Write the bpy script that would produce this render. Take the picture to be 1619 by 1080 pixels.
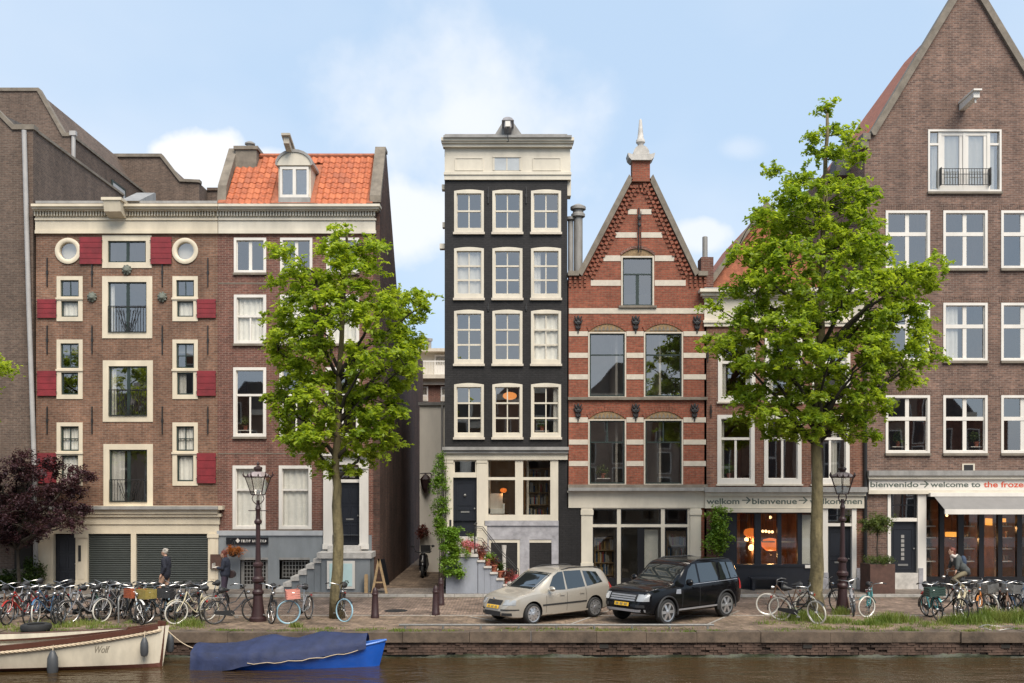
import bpy, bmesh, math, random
import numpy as np
from mathutils import Vector, Matrix
random.seed(7); RNG = np.random.default_rng(11)
R = math.radians
for o in list(bpy.data.objects): bpy.data.objects.remove(o)
SC = bpy.context.scene
COL = SC.collection
# ------------------------------------------------------------------ camera, sky, sun, exposure
F = 1591.0            # focal length in photo pixels, facade plane is Y = 0, 37 m from the camera
CAMZ = 4.07
cam = bpy.data.cameras.new('camera'); co = bpy.data.objects.new('camera', cam); COL.objects.link(co)
co.location = (0, -37, CAMZ); co.rotation_euler = (R(90), 0, 0)
cam.sensor_width = 36; cam.lens = 36 * F / 1619; cam.shift_y = (760 - 540) / 1619
cam.clip_end = 3000; SC.camera = co
SUN_EL, SUN_AZ = 52, 158
wd = bpy.data.worlds.new('World'); SC.world = wd; wd.use_nodes = True
nt = wd.node_tree; nt.nodes.clear()
def N(t, **k):
    n = nt.nodes.new(t)
    for a, b in k.items(): setattr(n, a, b)
    return n
sky = N('ShaderNodeTexSky', sky_type='NISHITA', sun_disc=False)
sky.sun_elevation = R(SUN_EL); sky.sun_rotation = R(SUN_AZ); sky.air_density = 1.0; sky.dust_density = 1.5; sky.ozone_density = 1.5
tc = N('ShaderNodeTexCoord')
sp = N('ShaderNodeSeparateXYZ'); nt.links.new(tc.outputs['Generated'], sp.inputs[0])
zz = N('ShaderNodeMath', operation='MAXIMUM'); nt.links.new(sp.outputs[2], zz.inputs[0]); zz.inputs[1].default_value = 0.0
za = N('ShaderNodeMath', operation='ADD'); nt.links.new(zz.outputs[0], za.inputs[0]); za.inputs[1].default_value = 0.22
dv = N('ShaderNodeVectorMath', operation='DIVIDE'); nt.links.new(tc.outputs['Generated'], dv.inputs[0])
cb = N('ShaderNodeCombineXYZ')
nt.links.new(za.outputs[0], cb.inputs[0]); nt.links.new(za.outputs[0], cb.inputs[1]); cb.inputs[2].default_value = 1
nt.links.new(cb.outputs[0], dv.inputs[1])
nz = N('ShaderNodeTexNoise'); nz.inputs['Scale'].default_value = .9; nz.inputs['Detail'].default_value = 5; nz.inputs['Roughness'].default_value = .5
mp = N('ShaderNodeMapping'); mp.inputs['Location'].default_value = (3.1, 1.7, 0.4); mp.inputs['Scale'].default_value = (1, .8, .3)
nt.links.new(dv.outputs[0], mp.inputs[0]); nt.links.new(mp.outputs[0], nz.inputs['Vector'])
rp = N('ShaderNodeValToRGB'); rp.color_ramp.elements[0].position = .42; rp.color_ramp.elements[1].position = .8
nt.links.new(nz.outputs[0], rp.inputs[0])
# a few small cumulus heads low in the sky beyond the houses, given by direction, edges broken by noise
def MN(op, a, b=None, c=None, clamp=False):
    n = N('ShaderNodeMath', operation=op); n.use_clamp = clamp
    for i, v in enumerate((a, b, c)):
        if v is None: continue
        if isinstance(v, (int, float)): n.inputs[i].default_value = v
        else: nt.links.new(v, n.inputs[i])
    return n.outputs[0]
ysafe = MN('MAXIMUM', sp.outputs[1], .05); qx = MN('DIVIDE', sp.outputs[0], ysafe); qz = MN('DIVIDE', sp.outputs[2], ysafe)
nb = N('ShaderNodeTexNoise'); nb.inputs['Scale'].default_value = 10; nb.inputs['Detail'].default_value = 5; nb.inputs['Roughness'].default_value = .55; nt.links.new(tc.outputs['Generated'], nb.inputs['Vector'])
nbo = MN('MULTIPLY', MN('SUBTRACT', nb.outputs[0], .5), 1.7); acc = None
for (bx_, bz_, rx_, rz_, soft, amt) in ((312, 255, 84, 66, .4, .95), (640, 330, 120, 100, .6, .8), (1112, 372, 75, 42, .5, .7), (1170, 235, 46, 24, .98, .28), (700, 200, 260, 230, .98, .75), (420, 262, 70, 34, .5, .7), (-260, 300, 160, 90, .5, .9), (1900, 330, 200, 110, .5, .9)):
    ex_ = MN('DIVIDE', MN('SUBTRACT', qx, (bx_-809.5)/F), rx_/F); ez_ = MN('DIVIDE', MN('SUBTRACT', qz, (760-bz_)/F), rz_/F)
    dd = MN('ADD', MN('SQRT', MN('ADD', MN('MULTIPLY', ex_, ex_), MN('MULTIPLY', ez_, ez_))), nbo)
    mr = N('ShaderNodeMapRange'); mr.interpolation_type = 'SMOOTHSTEP'; nt.links.new(dd, mr.inputs[0]); mr.inputs[1].default_value = 1.0; mr.inputs[2].default_value = 1.0-soft; mr.inputs[3].default_value = 0; mr.inputs[4].default_value = amt
    acc = mr.outputs[0] if acc is None else MN('MAXIMUM', acc, mr.outputs[0])
veil = N('ShaderNodeMix', data_type='RGBA'); veil.inputs[0].default_value = .8
nt.links.new(sky.outputs[0], veil.inputs[6]); veil.inputs[7].default_value = (4.3, 5.6, 7.2, 1)
front = N('ShaderNodeMapRange'); nt.links.new(sp.outputs[1], front.inputs[0]); front.inputs[1].default_value = 0; front.inputs[2].default_value = .2
cl = MN('MAXIMUM', MN('MULTIPLY', rp.outputs[0], .6), MN('MULTIPLY', acc, front.outputs[0]))
mx = N('ShaderNodeMix', data_type='RGBA'); nt.links.new(cl, mx.inputs[0])
nt.links.new(veil.outputs[2], mx.inputs[6]); mx.inputs[7].default_value = (7.2, 7.25, 7.4, 1)
bg = N('ShaderNodeBackground'); bg.inputs[1].default_value = 0.1
nt.links.new(mx.outputs[2], bg.inputs[0])
wo = N('ShaderNodeOutputWorld'); nt.links.new(bg.outputs[0], wo.inputs[0])
sl = bpy.data.lights.new('sun', 'SUN'); sl.energy = 3.7; sl.angle = R(40); sl.color = (1, .92, .81)
so = bpy.data.objects.new('sun', sl); COL.objects.link(so)
az = R(SUN_AZ); dirv = Vector((math.sin(az) * math.cos(R(SUN_EL)), math.cos(az) * math.cos(R(SUN_EL)), math.sin(R(SUN_EL))))
so.rotation_euler = dirv.to_track_quat('Z', 'Y').to_euler(); so.location = (0, -20, 40)
SC.render.engine = 'CYCLES'
SC.view_settings.view_transform = 'Standard'; SC.view_settings.look = 'None'
SC.view_settings.exposure = 0.55; SC.view_settings.gamma = 1.0
SC.cycles.max_bounces = 8; SC.cycles.transparent_max_bounces = 16
SC.render.resolution_x = 1024; SC.render.resolution_y = 683

# ------------------------------------------------------------------ helpers
def W(px, py, Y=0.0):
    d = 37 + Y; return ((px - 809.5) * d / F, CAMZ - (py - 760) * d / F)
def G(px, py, z=0.0):
    d = (CAMZ - z) * F / (py - 760); return ((px - 809.5) * d / F, d - 37)
class MB:
    def __init__(s): s.v = []; s.f = []; s.m = []
    def add(s, vs, fs, mi=0):
        o = len(s.v); s.v += [tuple(v) for v in vs]
        for f in fs: s.f.append(tuple(i + o for i in f)); s.m.append(mi)
        return s
    def box(s, x0, x1, y0, y1, z0, z1, mi=0):
        if x0 > x1: x0, x1 = x1, x0
        if y0 > y1: y0, y1 = y1, y0
        if z0 > z1: z0, z1 = z1, z0
        return s.add([(x0,y0,z0),(x1,y0,z0),(x1,y1,z0),(x0,y1,z0),(x0,y0,z1),(x1,y0,z1),(x1,y1,z1),(x0,y1,z1)],
              [(0,3,2,1),(4,5,6,7),(0,1,5,4),(1,2,6,5),(2,3,7,6),(3,0,4,7)], mi)
    def px(s, a, b, c, d, y0, y1, mi=0, ref=None):
        rf = y0 if ref is None else ref
        x0, z1 = W(a, b, rf); x1, z0 = W(c, d, rf)
        return s.box(x0, x1, y0, y1, z0, z1, mi)
    def prism(s, pts, y0, y1, mi=0):      # pts in (x,z)
        n = len(pts)
        s.add([(x, y0, z) for x, z in pts] + [(x, y1, z) for x, z in pts],
              [tuple(range(n)), tuple(range(2*n-1, n-1, -1))] + [(i, i+n, (i+1) % n + n, (i+1) % n) for i in range(n)], mi); return s
    def prismx(s, pts, x0, x1, mi=0):     # pts in (y,z)
        n = len(pts)
        s.add([(x0, y, z) for y, z in pts] + [(x1, y, z) for y, z in pts],
              [tuple(range(n)), tuple(range(2*n-1, n-1, -1))] + [(i, i+n, (i+1) % n + n, (i+1) % n) for i in range(n)], mi); return s
    def prismz(s, pts, z0, z1, mi=0):
        n = len(pts)
        s.add([(x, y, z0) for x, y in pts] + [(x, y, z1) for x, y in pts],
              [tuple(range(n)), tuple(range(2*n-1, n-1, -1))] + [(i, i+n, (i+1) % n + n, (i+1) % n) for i in range(n)], mi); return s
    def tube(s, pts, r, n=8, mi=0, closed=False):
        pts = [Vector(p) for p in pts]; L = len(pts)
        rr = r if isinstance(r, (list, tuple)) else [r] * L
        o = len(s.v); up = Vector((0, 0, 1)); pu = None
        for i, p in enumerate(pts):
            if closed: t = pts[(i+1) % L] - pts[i-1]
            else: t = pts[min(i+1, L-1)] - pts[max(i-1, 0)]
            if t.length < 1e-9: t = Vector((0, 0, 1))
            t.normalize()
            if pu is None:
                a = up if abs(t.z) < .9 else Vector((1, 0, 0)); u = t.cross(a).normalized()
            else:
                u = pu - t * pu.dot(t); u = u.normalized() if u.length > 1e-6 else t.orthogonal().normalized()
            pu = u; w = t.cross(u)
            for k in range(n):
                a = 2 * math.pi * k / n
                s.v.append(tuple(p + (u * math.cos(a) + w * math.sin(a)) * rr[i]))
        m = L if closed else L - 1
        for i in range(m):
            for k in range(n):
                a = o + i*n + k; b = o + i*n + (k+1) % n; c = o + ((i+1) % L)*n + (k+1) % n; d = o + ((i+1) % L)*n + k
                s.f.append((a, b, c, d)); s.m.append(mi)
        if not closed:
            s.f.append(tuple(o + k for k in range(n-1, -1, -1))); s.m.append(mi)
            s.f.append(tuple(o + (L-1)*n + k for k in range(n))); s.m.append(mi)
        return s
    def lathe(s, prof, c=(0, 0, 0), n=14, mi=0, axis='z', cap=True):
        o = len(s.v)
        for r, z in prof:
            for k in range(n):
                a = 2*math.pi*k/n; x, y = r*math.cos(a), r*math.sin(a)
                if axis == 'z': p = (x, y, z)
                elif axis == 'y': p = (x, z, y)
                else: p = (z, x, y)
                s.v.append((c[0]+p[0], c[1]+p[1], c[2]+p[2]))
        for i in range(len(prof)-1):
            for k in range(n):
                s.f.append((o+i*n+k, o+i*n+(k+1) % n, o+(i+1)*n+(k+1) % n, o+(i+1)*n+k)); s.m.append(mi)
        if cap:
            s.f.append(tuple(o+k for k in range(n-1, -1, -1))); s.m.append(mi)
            s.f.append(tuple(o+(len(prof)-1)*n+k for k in range(n))); s.m.append(mi)
        return s
    def ball(s, c, r, n=10, mi=0):
        rx, ry, rz = r if isinstance(r, (tuple, list)) else (r, r, r); h = max(4, n//2); o = len(s.v)
        for i in range(1, h):
            t = math.pi*i/h
            for k in range(n):
                a = 2*math.pi*k/n; s.v.append((c[0]+rx*math.sin(t)*math.cos(a), c[1]+ry*math.sin(t)*math.sin(a), c[2]+rz*math.cos(t)))
        s.v.append((c[0], c[1], c[2]+rz)); s.v.append((c[0], c[1], c[2]-rz)); T = len(s.v)-2; B = T+1
        for i in range(h-2):
            for k in range(n):
                s.f.append((o+i*n+k, o+(i+1)*n+k, o+(i+1)*n+(k+1) % n, o+i*n+(k+1) % n)); s.m.append(mi)
        for k in range(n):
            s.f.append((T, o+k, o+(k+1) % n)); s.m.append(mi)
            s.f.append((B, o+(h-2)*n+(k+1) % n, o+(h-2)*n+k)); s.m.append(mi)
        return s
    def grid(s, fn, nu, nv, mi=0):
        o = len(s.v)
        for i in range(nu+1):
            for j in range(nv+1): s.v.append(tuple(fn(i/nu, j/nv)))
        for i in range(nu):
            for j in range(nv):
                a = o+i*(nv+1)+j; s.f.append((a, a+nv+1, a+nv+2, a+1)); s.m.append(mi)
        return s
    def mesh(s, name, mats, off=(0, 0, 0), smooth=False, fix=True, angle=None):
        me = bpy.data.meshes.new(name)
        me.from_pydata([(x-off[0], y-off[1], z-off[2]) for x, y, z in s.v], [], s.f)
        for m in (mats if isinstance(mats, (list, tuple)) else [mats]): me.materials.append(m)
        me.polygons.foreach_set('material_index', s.m)
        if fix:
            b = bmesh.new(); b.from_mesh(me); bmesh.ops.recalc_face_normals(b, faces=b.faces); b.to_mesh(me); b.free()
        if smooth:
            me.polygons.foreach_set('use_smooth', [True]*len(me.polygons))
            me.set_sharp_from_angle(angle=R(angle or 45))
        me.update(); return me
    def build(s, name, mats, parent=None, smooth=False, kind=None, angle=None, fix=True):
        off = (0, 0, 0)
        if parent is not None:
            r = parent
            while r.parent: r = r.parent
            off = tuple(r.location)
        ob = bpy.data.objects.new(name, s.mesh(name, mats, off, smooth, fix, angle)); COL.objects.link(ob)
        if parent is not None: ob.parent = parent
        if kind: ob['kind'] = kind
        return ob
def tag(o, label, cat, group=None):
    o['label'] = label; o['category'] = cat
    if group: o['group'] = group
    return o
def thing(name, label, cat, loc=(0, 0, 0), group=None):
    o = bpy.data.objects.new(name, None); COL.objects.link(o); o.location = loc; o.empty_display_size = .2
    return tag(o, label, cat, group)
def copy_tree(o, parent=None):
    c = o.copy(); COL.objects.link(c); c.parent = parent
    for ch in list(o.children):
        copy_tree(ch, c)
    return c
def obj_mesh(name, me, parent, loc=(0, 0, 0), rot=(0, 0, 0), scale=(1, 1, 1)):
    o = bpy.data.objects.new(name, me); COL.objects.link(o); o.parent = parent
    o.location = loc; o.rotation_euler = rot; o.scale = scale; return o
def setmat(o, m, slot=0):
    o.material_slots[slot].link = 'OBJECT'; o.material_slots[slot].material = m

# ------------------------------------------------------------------ materials
def newmat(name):
    m = bpy.data.materials.new(name); m.use_nodes = True
    return m, m.node_tree, m.node_tree.nodes['Principled BSDF']
def pm(name, col, rough=.6, var=.18, ns=2.5, bump=.0, metal=0, spec=.5, coat=0, streak=0, bscale=40):
    m, t, b = newmat(name)
    g = t.nodes.new('ShaderNodeNewGeometry'); n = t.nodes.new('ShaderNodeTexNoise')
    mpn = t.nodes.new('ShaderNodeMapping'); mpn.inputs['Scale'].default_value = (1, 1, .35 if streak else 1)
    t.links.new(g.outputs['Position'], mpn.inputs[0]); t.links.new(mpn.outputs[0], n.inputs['Vector'])
    n.inputs['Scale'].default_value = ns; n.inputs['Detail'].default_value = 6; n.inputs['Roughness'].default_value = .65
    r = t.nodes.new('ShaderNodeMapRange'); t.links.new(n.outputs[0], r.inputs[0])
    r.inputs[1].default_value = .3; r.inputs[2].default_value = .7; r.inputs[3].default_value = 1 - var; r.inputs[4].default_value = 1 + var * .6
    mm = t.nodes.new('ShaderNodeVectorMath'); mm.operation = 'SCALE'; mm.inputs[0].default_value = col[:3]
    t.links.new(r.outputs[0], mm.inputs['Scale']); t.links.new(mm.outputs[0], b.inputs['Base Color'])
    b.inputs['Roughness'].default_value = rough; b.inputs['Metallic'].default_value = metal
    b.inputs['Specular IOR Level'].default_value = spec; b.inputs['Coat Weight'].default_value = coat; b.inputs['Coat Roughness'].default_value = .04
    if bump:
        n2 = t.nodes.new('ShaderNodeTexNoise'); n2.inputs['Scale'].default_value = bscale; n2.inputs['Detail'].default_value = 3
        t.links.new(g.outputs['Position'], n2.inputs['Vector'])
        bp = t.nodes.new('ShaderNodeBump'); bp.inputs['Strength'].default_value = bump; bp.inputs['Distance'].default_value = .02
        t.links.new(n2.outputs[0], bp.inputs['Height']); t.links.new(bp.outputs[0], b.inputs['Normal'])
    return m
def brick(name, c1, c2, mortar, bw=.215, rh=.066, ms=.009, flat=False, bump=.35, stain=.35, rough=.85, spec=.3, lo=.55):
    m, t, b = newmat(name); L = t.links.new
    g = t.nodes.new('ShaderNodeNewGeometry'); s = t.nodes.new('ShaderNodeSeparateXYZ'); L(g.outputs['Position'], s.inputs[0])
    c = t.nodes.new('ShaderNodeCombineXYZ')
    if flat:
        rt = t.nodes.new('ShaderNodeMapping'); rt.inputs['Rotation'].default_value = (0, 0, R(flat)); L(g.outputs['Position'], rt.inputs[0]); src = rt.outputs[0]
    else:
        a = t.nodes.new('ShaderNodeMath'); a.operation = 'ADD'; L(s.outputs[0], a.inputs[0]); L(s.outputs[1], a.inputs[1])
        L(a.outputs[0], c.inputs[0]); L(s.outputs[2], c.inputs[1]); src = c.outputs[0]
    br = t.nodes.new('ShaderNodeTexBrick'); L(src, br.inputs['Vector'])
    br.inputs['Scale'].default_value = 1; br.inputs['Brick Width'].default_value = bw; br.inputs['Row Height'].default_value = rh
    br.inputs['Mortar Size'].default_value = ms; br.inputs['Mortar Smooth'].default_value = .3
    br.inputs['Color1'].default_value = (*c1, 1); br.inputs['Color2'].default_value = (*c2, 1); br.inputs['Mortar'].default_value = (*mortar, 1)
    n = t.nodes.new('ShaderNodeTexNoise'); n.inputs['Scale'].default_value = .55; n.inputs['Detail'].default_value = 9; n.inputs['Roughness'].default_value = .72
    L(g.outputs['Position'], n.inputs['Vector'])
    r = t.nodes.new('ShaderNodeMapRange'); L(n.outputs[0], r.inputs[0]); r.inputs[1].default_value = .3; r.inputs[2].default_value = .7
    r.inputs[3].default_value = 1 - stain; r.inputs[4].default_value = 1 + stain * .7
    ms_ = t.nodes.new('ShaderNodeMapping'); ms_.inputs['Scale'].default_value = (2.2, 2.2, .22); L(g.outputs['Position'], ms_.inputs[0])
    n4 = t.nodes.new('ShaderNodeTexNoise'); n4.inputs['Scale'].default_value = 1; n4.inputs['Detail'].default_value = 5; L(ms_.outputs[0], n4.inputs['Vector'])
    r4 = t.nodes.new('ShaderNodeMapRange'); L(n4.outputs[0], r4.inputs[0]); r4.inputs[1].default_value = .35; r4.inputs[2].default_value = .65; r4.inputs[3].default_value = 1-stain*.55; r4.inputs[4].default_value = 1+stain*.35
    n3 = t.nodes.new('ShaderNodeTexNoise'); n3.inputs['Scale'].default_value = 9; n3.inputs['Detail'].default_value = 4; L(src, n3.inputs['Vector'])
    r3 = t.nodes.new('ShaderNodeMapRange'); L(n3.outputs[0], r3.inputs[0]); r3.inputs[1].default_value = .3; r3.inputs[2].default_value = .7; r3.inputs[3].default_value = .8; r3.inputs[4].default_value = 1.2
    pr = t.nodes.new('ShaderNodeMath'); pr.operation = 'MULTIPLY'; p4 = t.nodes.new('ShaderNodeMath'); p4.operation = 'MULTIPLY'; L(r.outputs[0], p4.inputs[0]); L(r4.outputs[0], p4.inputs[1]); L(p4.outputs[0], pr.inputs[0]); L(r3.outputs[0], pr.inputs[1])
    mm = t.nodes.new('ShaderNodeVectorMath'); mm.operation = 'SCALE'; L(br.outputs['Color'], mm.inputs[0]); L(pr.outputs[0], mm.inputs['Scale'])
    L(mm.outputs[0], b.inputs['Base Color']); b.inputs['Roughness'].default_value = rough; b.inputs['Specular IOR Level'].default_value = spec
    bp = t.nodes.new('ShaderNodeBump'); bp.invert = True; bp.inputs['Strength'].default_value = bump; bp.inputs['Distance'].default_value = .012
    L(br.outputs['Fac'], bp.inputs['Height']); L(bp.outputs[0], b.inputs['Normal'])
    return m
def glassmat(name, tint=.9, refl=.23, wob=.012):
    m, t, b = newmat(name); t.nodes.remove(b); L = t.links.new; out = t.nodes['Material Output']
    tr = t.nodes.new('ShaderNodeBsdfTransparent'); tr.inputs[0].default_value = (tint, tint, tint*.98, 1)
    gl = t.nodes.new('ShaderNodeBsdfGlossy'); gl.inputs['Roughness'].default_value = .015; gl.inputs[0].default_value = (1, .97, .94, 1)
    lw = t.nodes.new('ShaderNodeFresnel'); lw.inputs[0].default_value = 1.5
    g0 = t.nodes.new('ShaderNodeNewGeometry'); io = t.nodes.new('ShaderNodeMath'); io.operation = 'MULTIPLY_ADD'; L(g0.outputs['Backfacing'], io.inputs[0]); io.inputs[1].default_value = 1/1.5-1.5; io.inputs[2].default_value = 1.5; L(io.outputs[0], lw.inputs[0])   # a thin pane reflects alike from both sides
    a = t.nodes.new('ShaderNodeMath'); a.operation = 'ADD'; a.use_clamp = True; L(lw.outputs[0], a.inputs[0]); a.inputs[1].default_value = refl
    g = t.nodes.new('ShaderNodeNewGeometry'); n = t.nodes.new('ShaderNodeTexNoise'); n.inputs['Scale'].default_value = 1.1; n.inputs['Detail'].default_value = 0
    L(g.outputs['Position'], n.inputs['Vector']); bp = t.nodes.new('ShaderNodeBump'); bp.inputs['Strength'].default_value = wob; bp.inputs['Distance'].default_value = .1
    L(n.outputs[0], bp.inputs['Height']); L(bp.outputs[0], gl.inputs['Normal'])
    mx = t.nodes.new('ShaderNodeMixShader'); L(a.outputs[0], mx.inputs[0]); L(tr.outputs[0], mx.inputs[1]); L(gl.outputs[0], mx.inputs[2]); L(mx.outputs[0], out.inputs[0])
    return m
def emis(name, col, st):
    m, t, b = newmat(name); b.inputs['Base Color'].default_value = (*col, 1)
    b.inputs['Emission Color'].default_value = (*col, 1); b.inputs['Emission Strength'].default_value = st; return m
def leafmat(name, c1, c2, trans=.35):
    m, t, b = newmat(name); L = t.links.new; out = t.nodes['Material Output']
    g = t.nodes.new('ShaderNodeNewGeometry'); r = t.nodes.new('ShaderNodeMix'); r.data_type = 'RGBA'
    nn = t.nodes.new('ShaderNodeTexNoise'); nn.inputs['Scale'].default_value = 1.1; nn.inputs['Detail'].default_value = 2; L(g.outputs['Position'], nn.inputs['Vector'])
    nr_ = t.nodes.new('ShaderNodeMapRange'); L(nn.outputs[0], nr_.inputs[0]); nr_.inputs[1].default_value = .35; nr_.inputs[2].default_value = .65; nr_.inputs[3].default_value = -.3; nr_.inputs[4].default_value = .5
    ad = t.nodes.new('ShaderNodeMath'); ad.operation = 'MULTIPLY_ADD'; ad.use_clamp = True; L(g.outputs['Random Per Island'], ad.inputs[0]); ad.inputs[1].default_value = .8; L(nr_.outputs[0], ad.inputs[2])
    L(ad.outputs[0], r.inputs[0]); r.inputs[6].default_value = (*c1, 1); r.inputs[7].default_value = (*c2, 1)
    L(r.outputs[2], b.inputs['Base Color']); b.inputs['Roughness'].default_value = .5; b.inputs['Specular IOR Level'].default_value = .35
    tl = t.nodes.new('ShaderNodeBsdfTranslucent'); h = t.nodes.new('ShaderNodeVectorMath'); h.operation = 'MULTIPLY'; L(r.outputs[2], h.inputs[0]); h.inputs[1].default_value = (1.5, 1.4, .7)
    L(h.outputs[0], tl.inputs[0]); mx = t.nodes.new('ShaderNodeMixShader'); mx.inputs[0].default_value = trans
    L(b.outputs[0], mx.inputs[1]); L(tl.outputs[0], mx.inputs[2]); L(mx.outputs[0], out.inputs[0]); return m
M = {}
M['br0'] = brick('dark_brick', (.140,.093,.070), (.090,.061,.048), (.15,.125,.10), stain=.25)
M['br1'] = brick('brown_brick', (.215,.108,.066), (.135,.068,.044), (.22,.17,.13))
M['br2'] = brick('maroon_brick', (.185,.074,.052), (.115,.048,.037), (.23,.165,.13))
M['br2s'] = brick('dark_side_brick', (.105,.05,.036), (.06,.032,.026), (.085,.065,.05), stain=.5)  # darker, blotchier version of the maroon brick, for the alley side wall
M['br3'] = brick('black_painted_brick', (.021,.019,.019), (.016,.0145,.0145), (.012,.011,.011), rough=.6, stain=.3)
M['br4'] = brick('red_brick', (.285,.080,.045), (.19,.056,.034), (.20,.12,.08), stain=.22)
M['br5'] = brick('red_brown_brick', (.215,.090,.056), (.135,.058,.040), (.23,.16,.12))
M['br6'] = brick('purple_brown_brick', (.205,.118,.086), (.105,.062,.049), (.22,.175,.145), stain=.3)
M['brA'] = brick('plain_brick', (.36,.25,.19), (.27,.19,.15), (.32,.28,.24))
M['street'] = brick('street_clinker', (.265,.190,.130), (.18,.128,.092), (.13,.10,.075), bw=.2, rh=.1, ms=.012, flat=45, bump=.4, stain=.5)
M['road'] = brick('road_clinker', (.255,.180,.135), (.175,.126,.098), (.125,.098,.08), bw=.2, rh=.1, ms=.01, flat=90.01, bump=.35, stain=.5)
M['walk'] = brick('pavement_tile', (.21,.175,.145), (.165,.135,.115), (.10,.09,.075), bw=.3, rh=.3, ms=.012, flat=.01, bump=.25, stain=.3)
M['cream'] = pm('cream_paint', (.61,.53,.40), .5, .2, 1.2, bump=.05, streak=1)
M['cream2'] = pm('pale_cream_paint', (.59,.535,.435), .5, .2, 1.2, bump=.05, streak=1)
M['white'] = pm('white_paint', (.66,.62,.56), .45, .12, 1.5, streak=1)
M['stone'] = pm('white_band_stone', (.53,.47,.385), .75, .15, 5, bump=.1)
M['lead'] = pm('lead_sheet', (.26,.25,.235), .55, .3, 3, streak=1)
M['grey'] = pm('grey_plaster', (.20,.215,.225), .7, .22, 1.6, bump=.08, streak=1)
M['bluegrey'] = pm('blue_grey_render', (.25,.265,.30), .75, .22, 1.8, bump=.1, streak=1)
M['hard'] = pm('weathered_grey_stone', (.33,.32,.335), .8, .35, 3.5, bump=.15)
M['step'] = pm('pale_step_stone', (.48,.45,.41), .8, .3, 5, bump=.15)
M['cop'] = pm('coping_stone', (.19,.16,.125), .85, .35, 3, bump=.2)
M['quay'] = pm('quay_coping_stone', (.115,.083,.058), .85, .6, 2.2, bump=.4, bscale=22)
M['qbrick'] = pm('quay_brick', (.088,.054,.039), .9, .75, 1.8, bump=.3)
M['moss'] = pm('wet_moss', (.028,.033,.013), .6, .6, 4, bump=.6, bscale=18)
M['red'] = pm('red_shutter_paint', (.19,.014,.020), .65, .38, 3)
M['dgreen'] = pm('dark_green_paint', (.022,.035,.030), .4, .15, 3)
M['roll'] = pm('grey_green_roller_steel', (.036,.042,.038), .5, .15, 3)
M['black'] = pm('black_gloss_paint', (.012,.012,.014), .3, .1, 3)
M['navyblk'] = pm('blue_black_paint', (.014,.016,.022), .35, .1, 3)
M['iron'] = pm('black_iron', (.016,.015,.015), .5, .2, 8)
M['lampred'] = pm('maroon_iron', (.034,.014,.014), .45, .25, 8)
M['zinc'] = pm('zinc_pipe', (.36,.345,.33), .6, .15, 2)
M['steel'] = pm('galvanised_steel', (.26,.255,.24), .45, .2, 10, metal=.6)
M['chrome'] = pm('chrome', (.42,.41,.40), .32, .05, 5, metal=1)
M['tile'] = pm('orange_clay_tile', (.40,.108,.042), .65, .4, 5, bump=.1)
M['tile2'] = pm('weathered_red_tile', (.33,.105,.05), .75, .45, 6, bump=.6, bscale=12)
M['dtile'] = pm('dark_roof_tile', (.075,.07,.068), .7, .35, 6, bump=.6, bscale=12)
M['wood'] = pm('pale_wood', (.40,.27,.14), .65, .25, 9)
M['plaster'] = pm('cream_plaster', (.80,.74,.64), .85, .15, 1.0, bump=.06, streak=1)
M['room'] = pm('room_paint', (.52,.47,.40), .9, .2, 1)
M['shoproom'] = pm('shop_room_paint', (.33,.17,.09), .9, .4, 2)
M['curt'] = pm('white_curtain', (.62,.60,.55), .9, .08, 6)
M['glass'] = glassmat('window_glass')
M['glassc'] = glassmat('curtained_window_glass', .98, .02, .008)
M['glassd'] = glassmat('shop_glass', .9, .0, .01)
M['glassb'] = pm('obscured_glass', (.42,.44,.45), .25, .1, 3)
M['fglass'] = glassmat('lantern_glass', .8, .1, .1)
M['tyre'] = pm('black_rubber', (.018,.018,.018), .75, .2, 9)
M['graytyre'] = pm('white_wall_rubber', (.60,.57,.50), .7, .15, 9)
M['bluetyre'] = pm('pale_blue_rubber', (.30,.50,.60), .6, .1, 9)
M['plastic'] = pm('black_plastic', (.02,.02,.021), .55, .1, 6)
M['terra'] = pm('terracotta', (.36,.115,.065), .8, .25, 8)
M['corten'] = pm('rusty_steel', (.085,.042,.03), .75, .4, 4)
M['bark'] = pm('bark', (.155,.125,.062), .95, .6, 6, bump=1.0, bscale=14, streak=1)
M['bark2'] = pm('dark_twig_bark', (.045,.036,.026), .95, .3, 6)
M['leafA'] = leafmat('elm_leaf', (.16,.25,.02), (.38,.47,.05), .55)
M['leafB'] = leafmat('elm_leaf_dark', (.145,.235,.02), (.35,.445,.047), .55)
M['leafP'] = leafmat('copper_leaf', (.035,.015,.020), (.075,.032,.038), .2)
M['leafI'] = leafmat('ivy_leaf', (.10,.20,.015), (.19,.30,.035), .3)
M['leafO'] = leafmat('olive_leaf', (.065,.10,.02), (.13,.165,.04), .3)
M['leafD'] = leafmat('dark_shrub_leaf', (.03,.06,.01), (.07,.11,.02), .3)
M['grassm'] = leafmat('grass_blade', (.10,.16,.022), (.21,.235,.06), .3)
M['pinkf'] = leafmat('pink_petal', (.55,.12,.18), (.70,.28,.32), .3)
M['orf'] = leafmat('orange_petal', (.48,.14,.03), (.25,.10,.02), .3)
M['redf'] = leafmat('red_leaf', (.10,.025,.022), (.18,.05,.035), .3)
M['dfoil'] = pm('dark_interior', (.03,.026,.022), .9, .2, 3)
M['skin'] = pm('skin', (.50,.30,.21), .55, .06, 8)
M['ink'] = pm('sign_ink', (.10,.12,.10), .7, .1, 8)
M['redink'] = pm('red_sign_ink', (.56,.085,.04), .7, .1, 8)
M['mint'] = pm('mint_poster', (.50,.66,.65), .5, .05, 4)
M['yellow'] = pm('yellow_plate', (.74,.43,.03), .4, .05, 4)
def cm(name, col, rough=.5, **k):
    if name not in M: M[name] = pm(name, col, rough, **k)
    return M[name]
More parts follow.
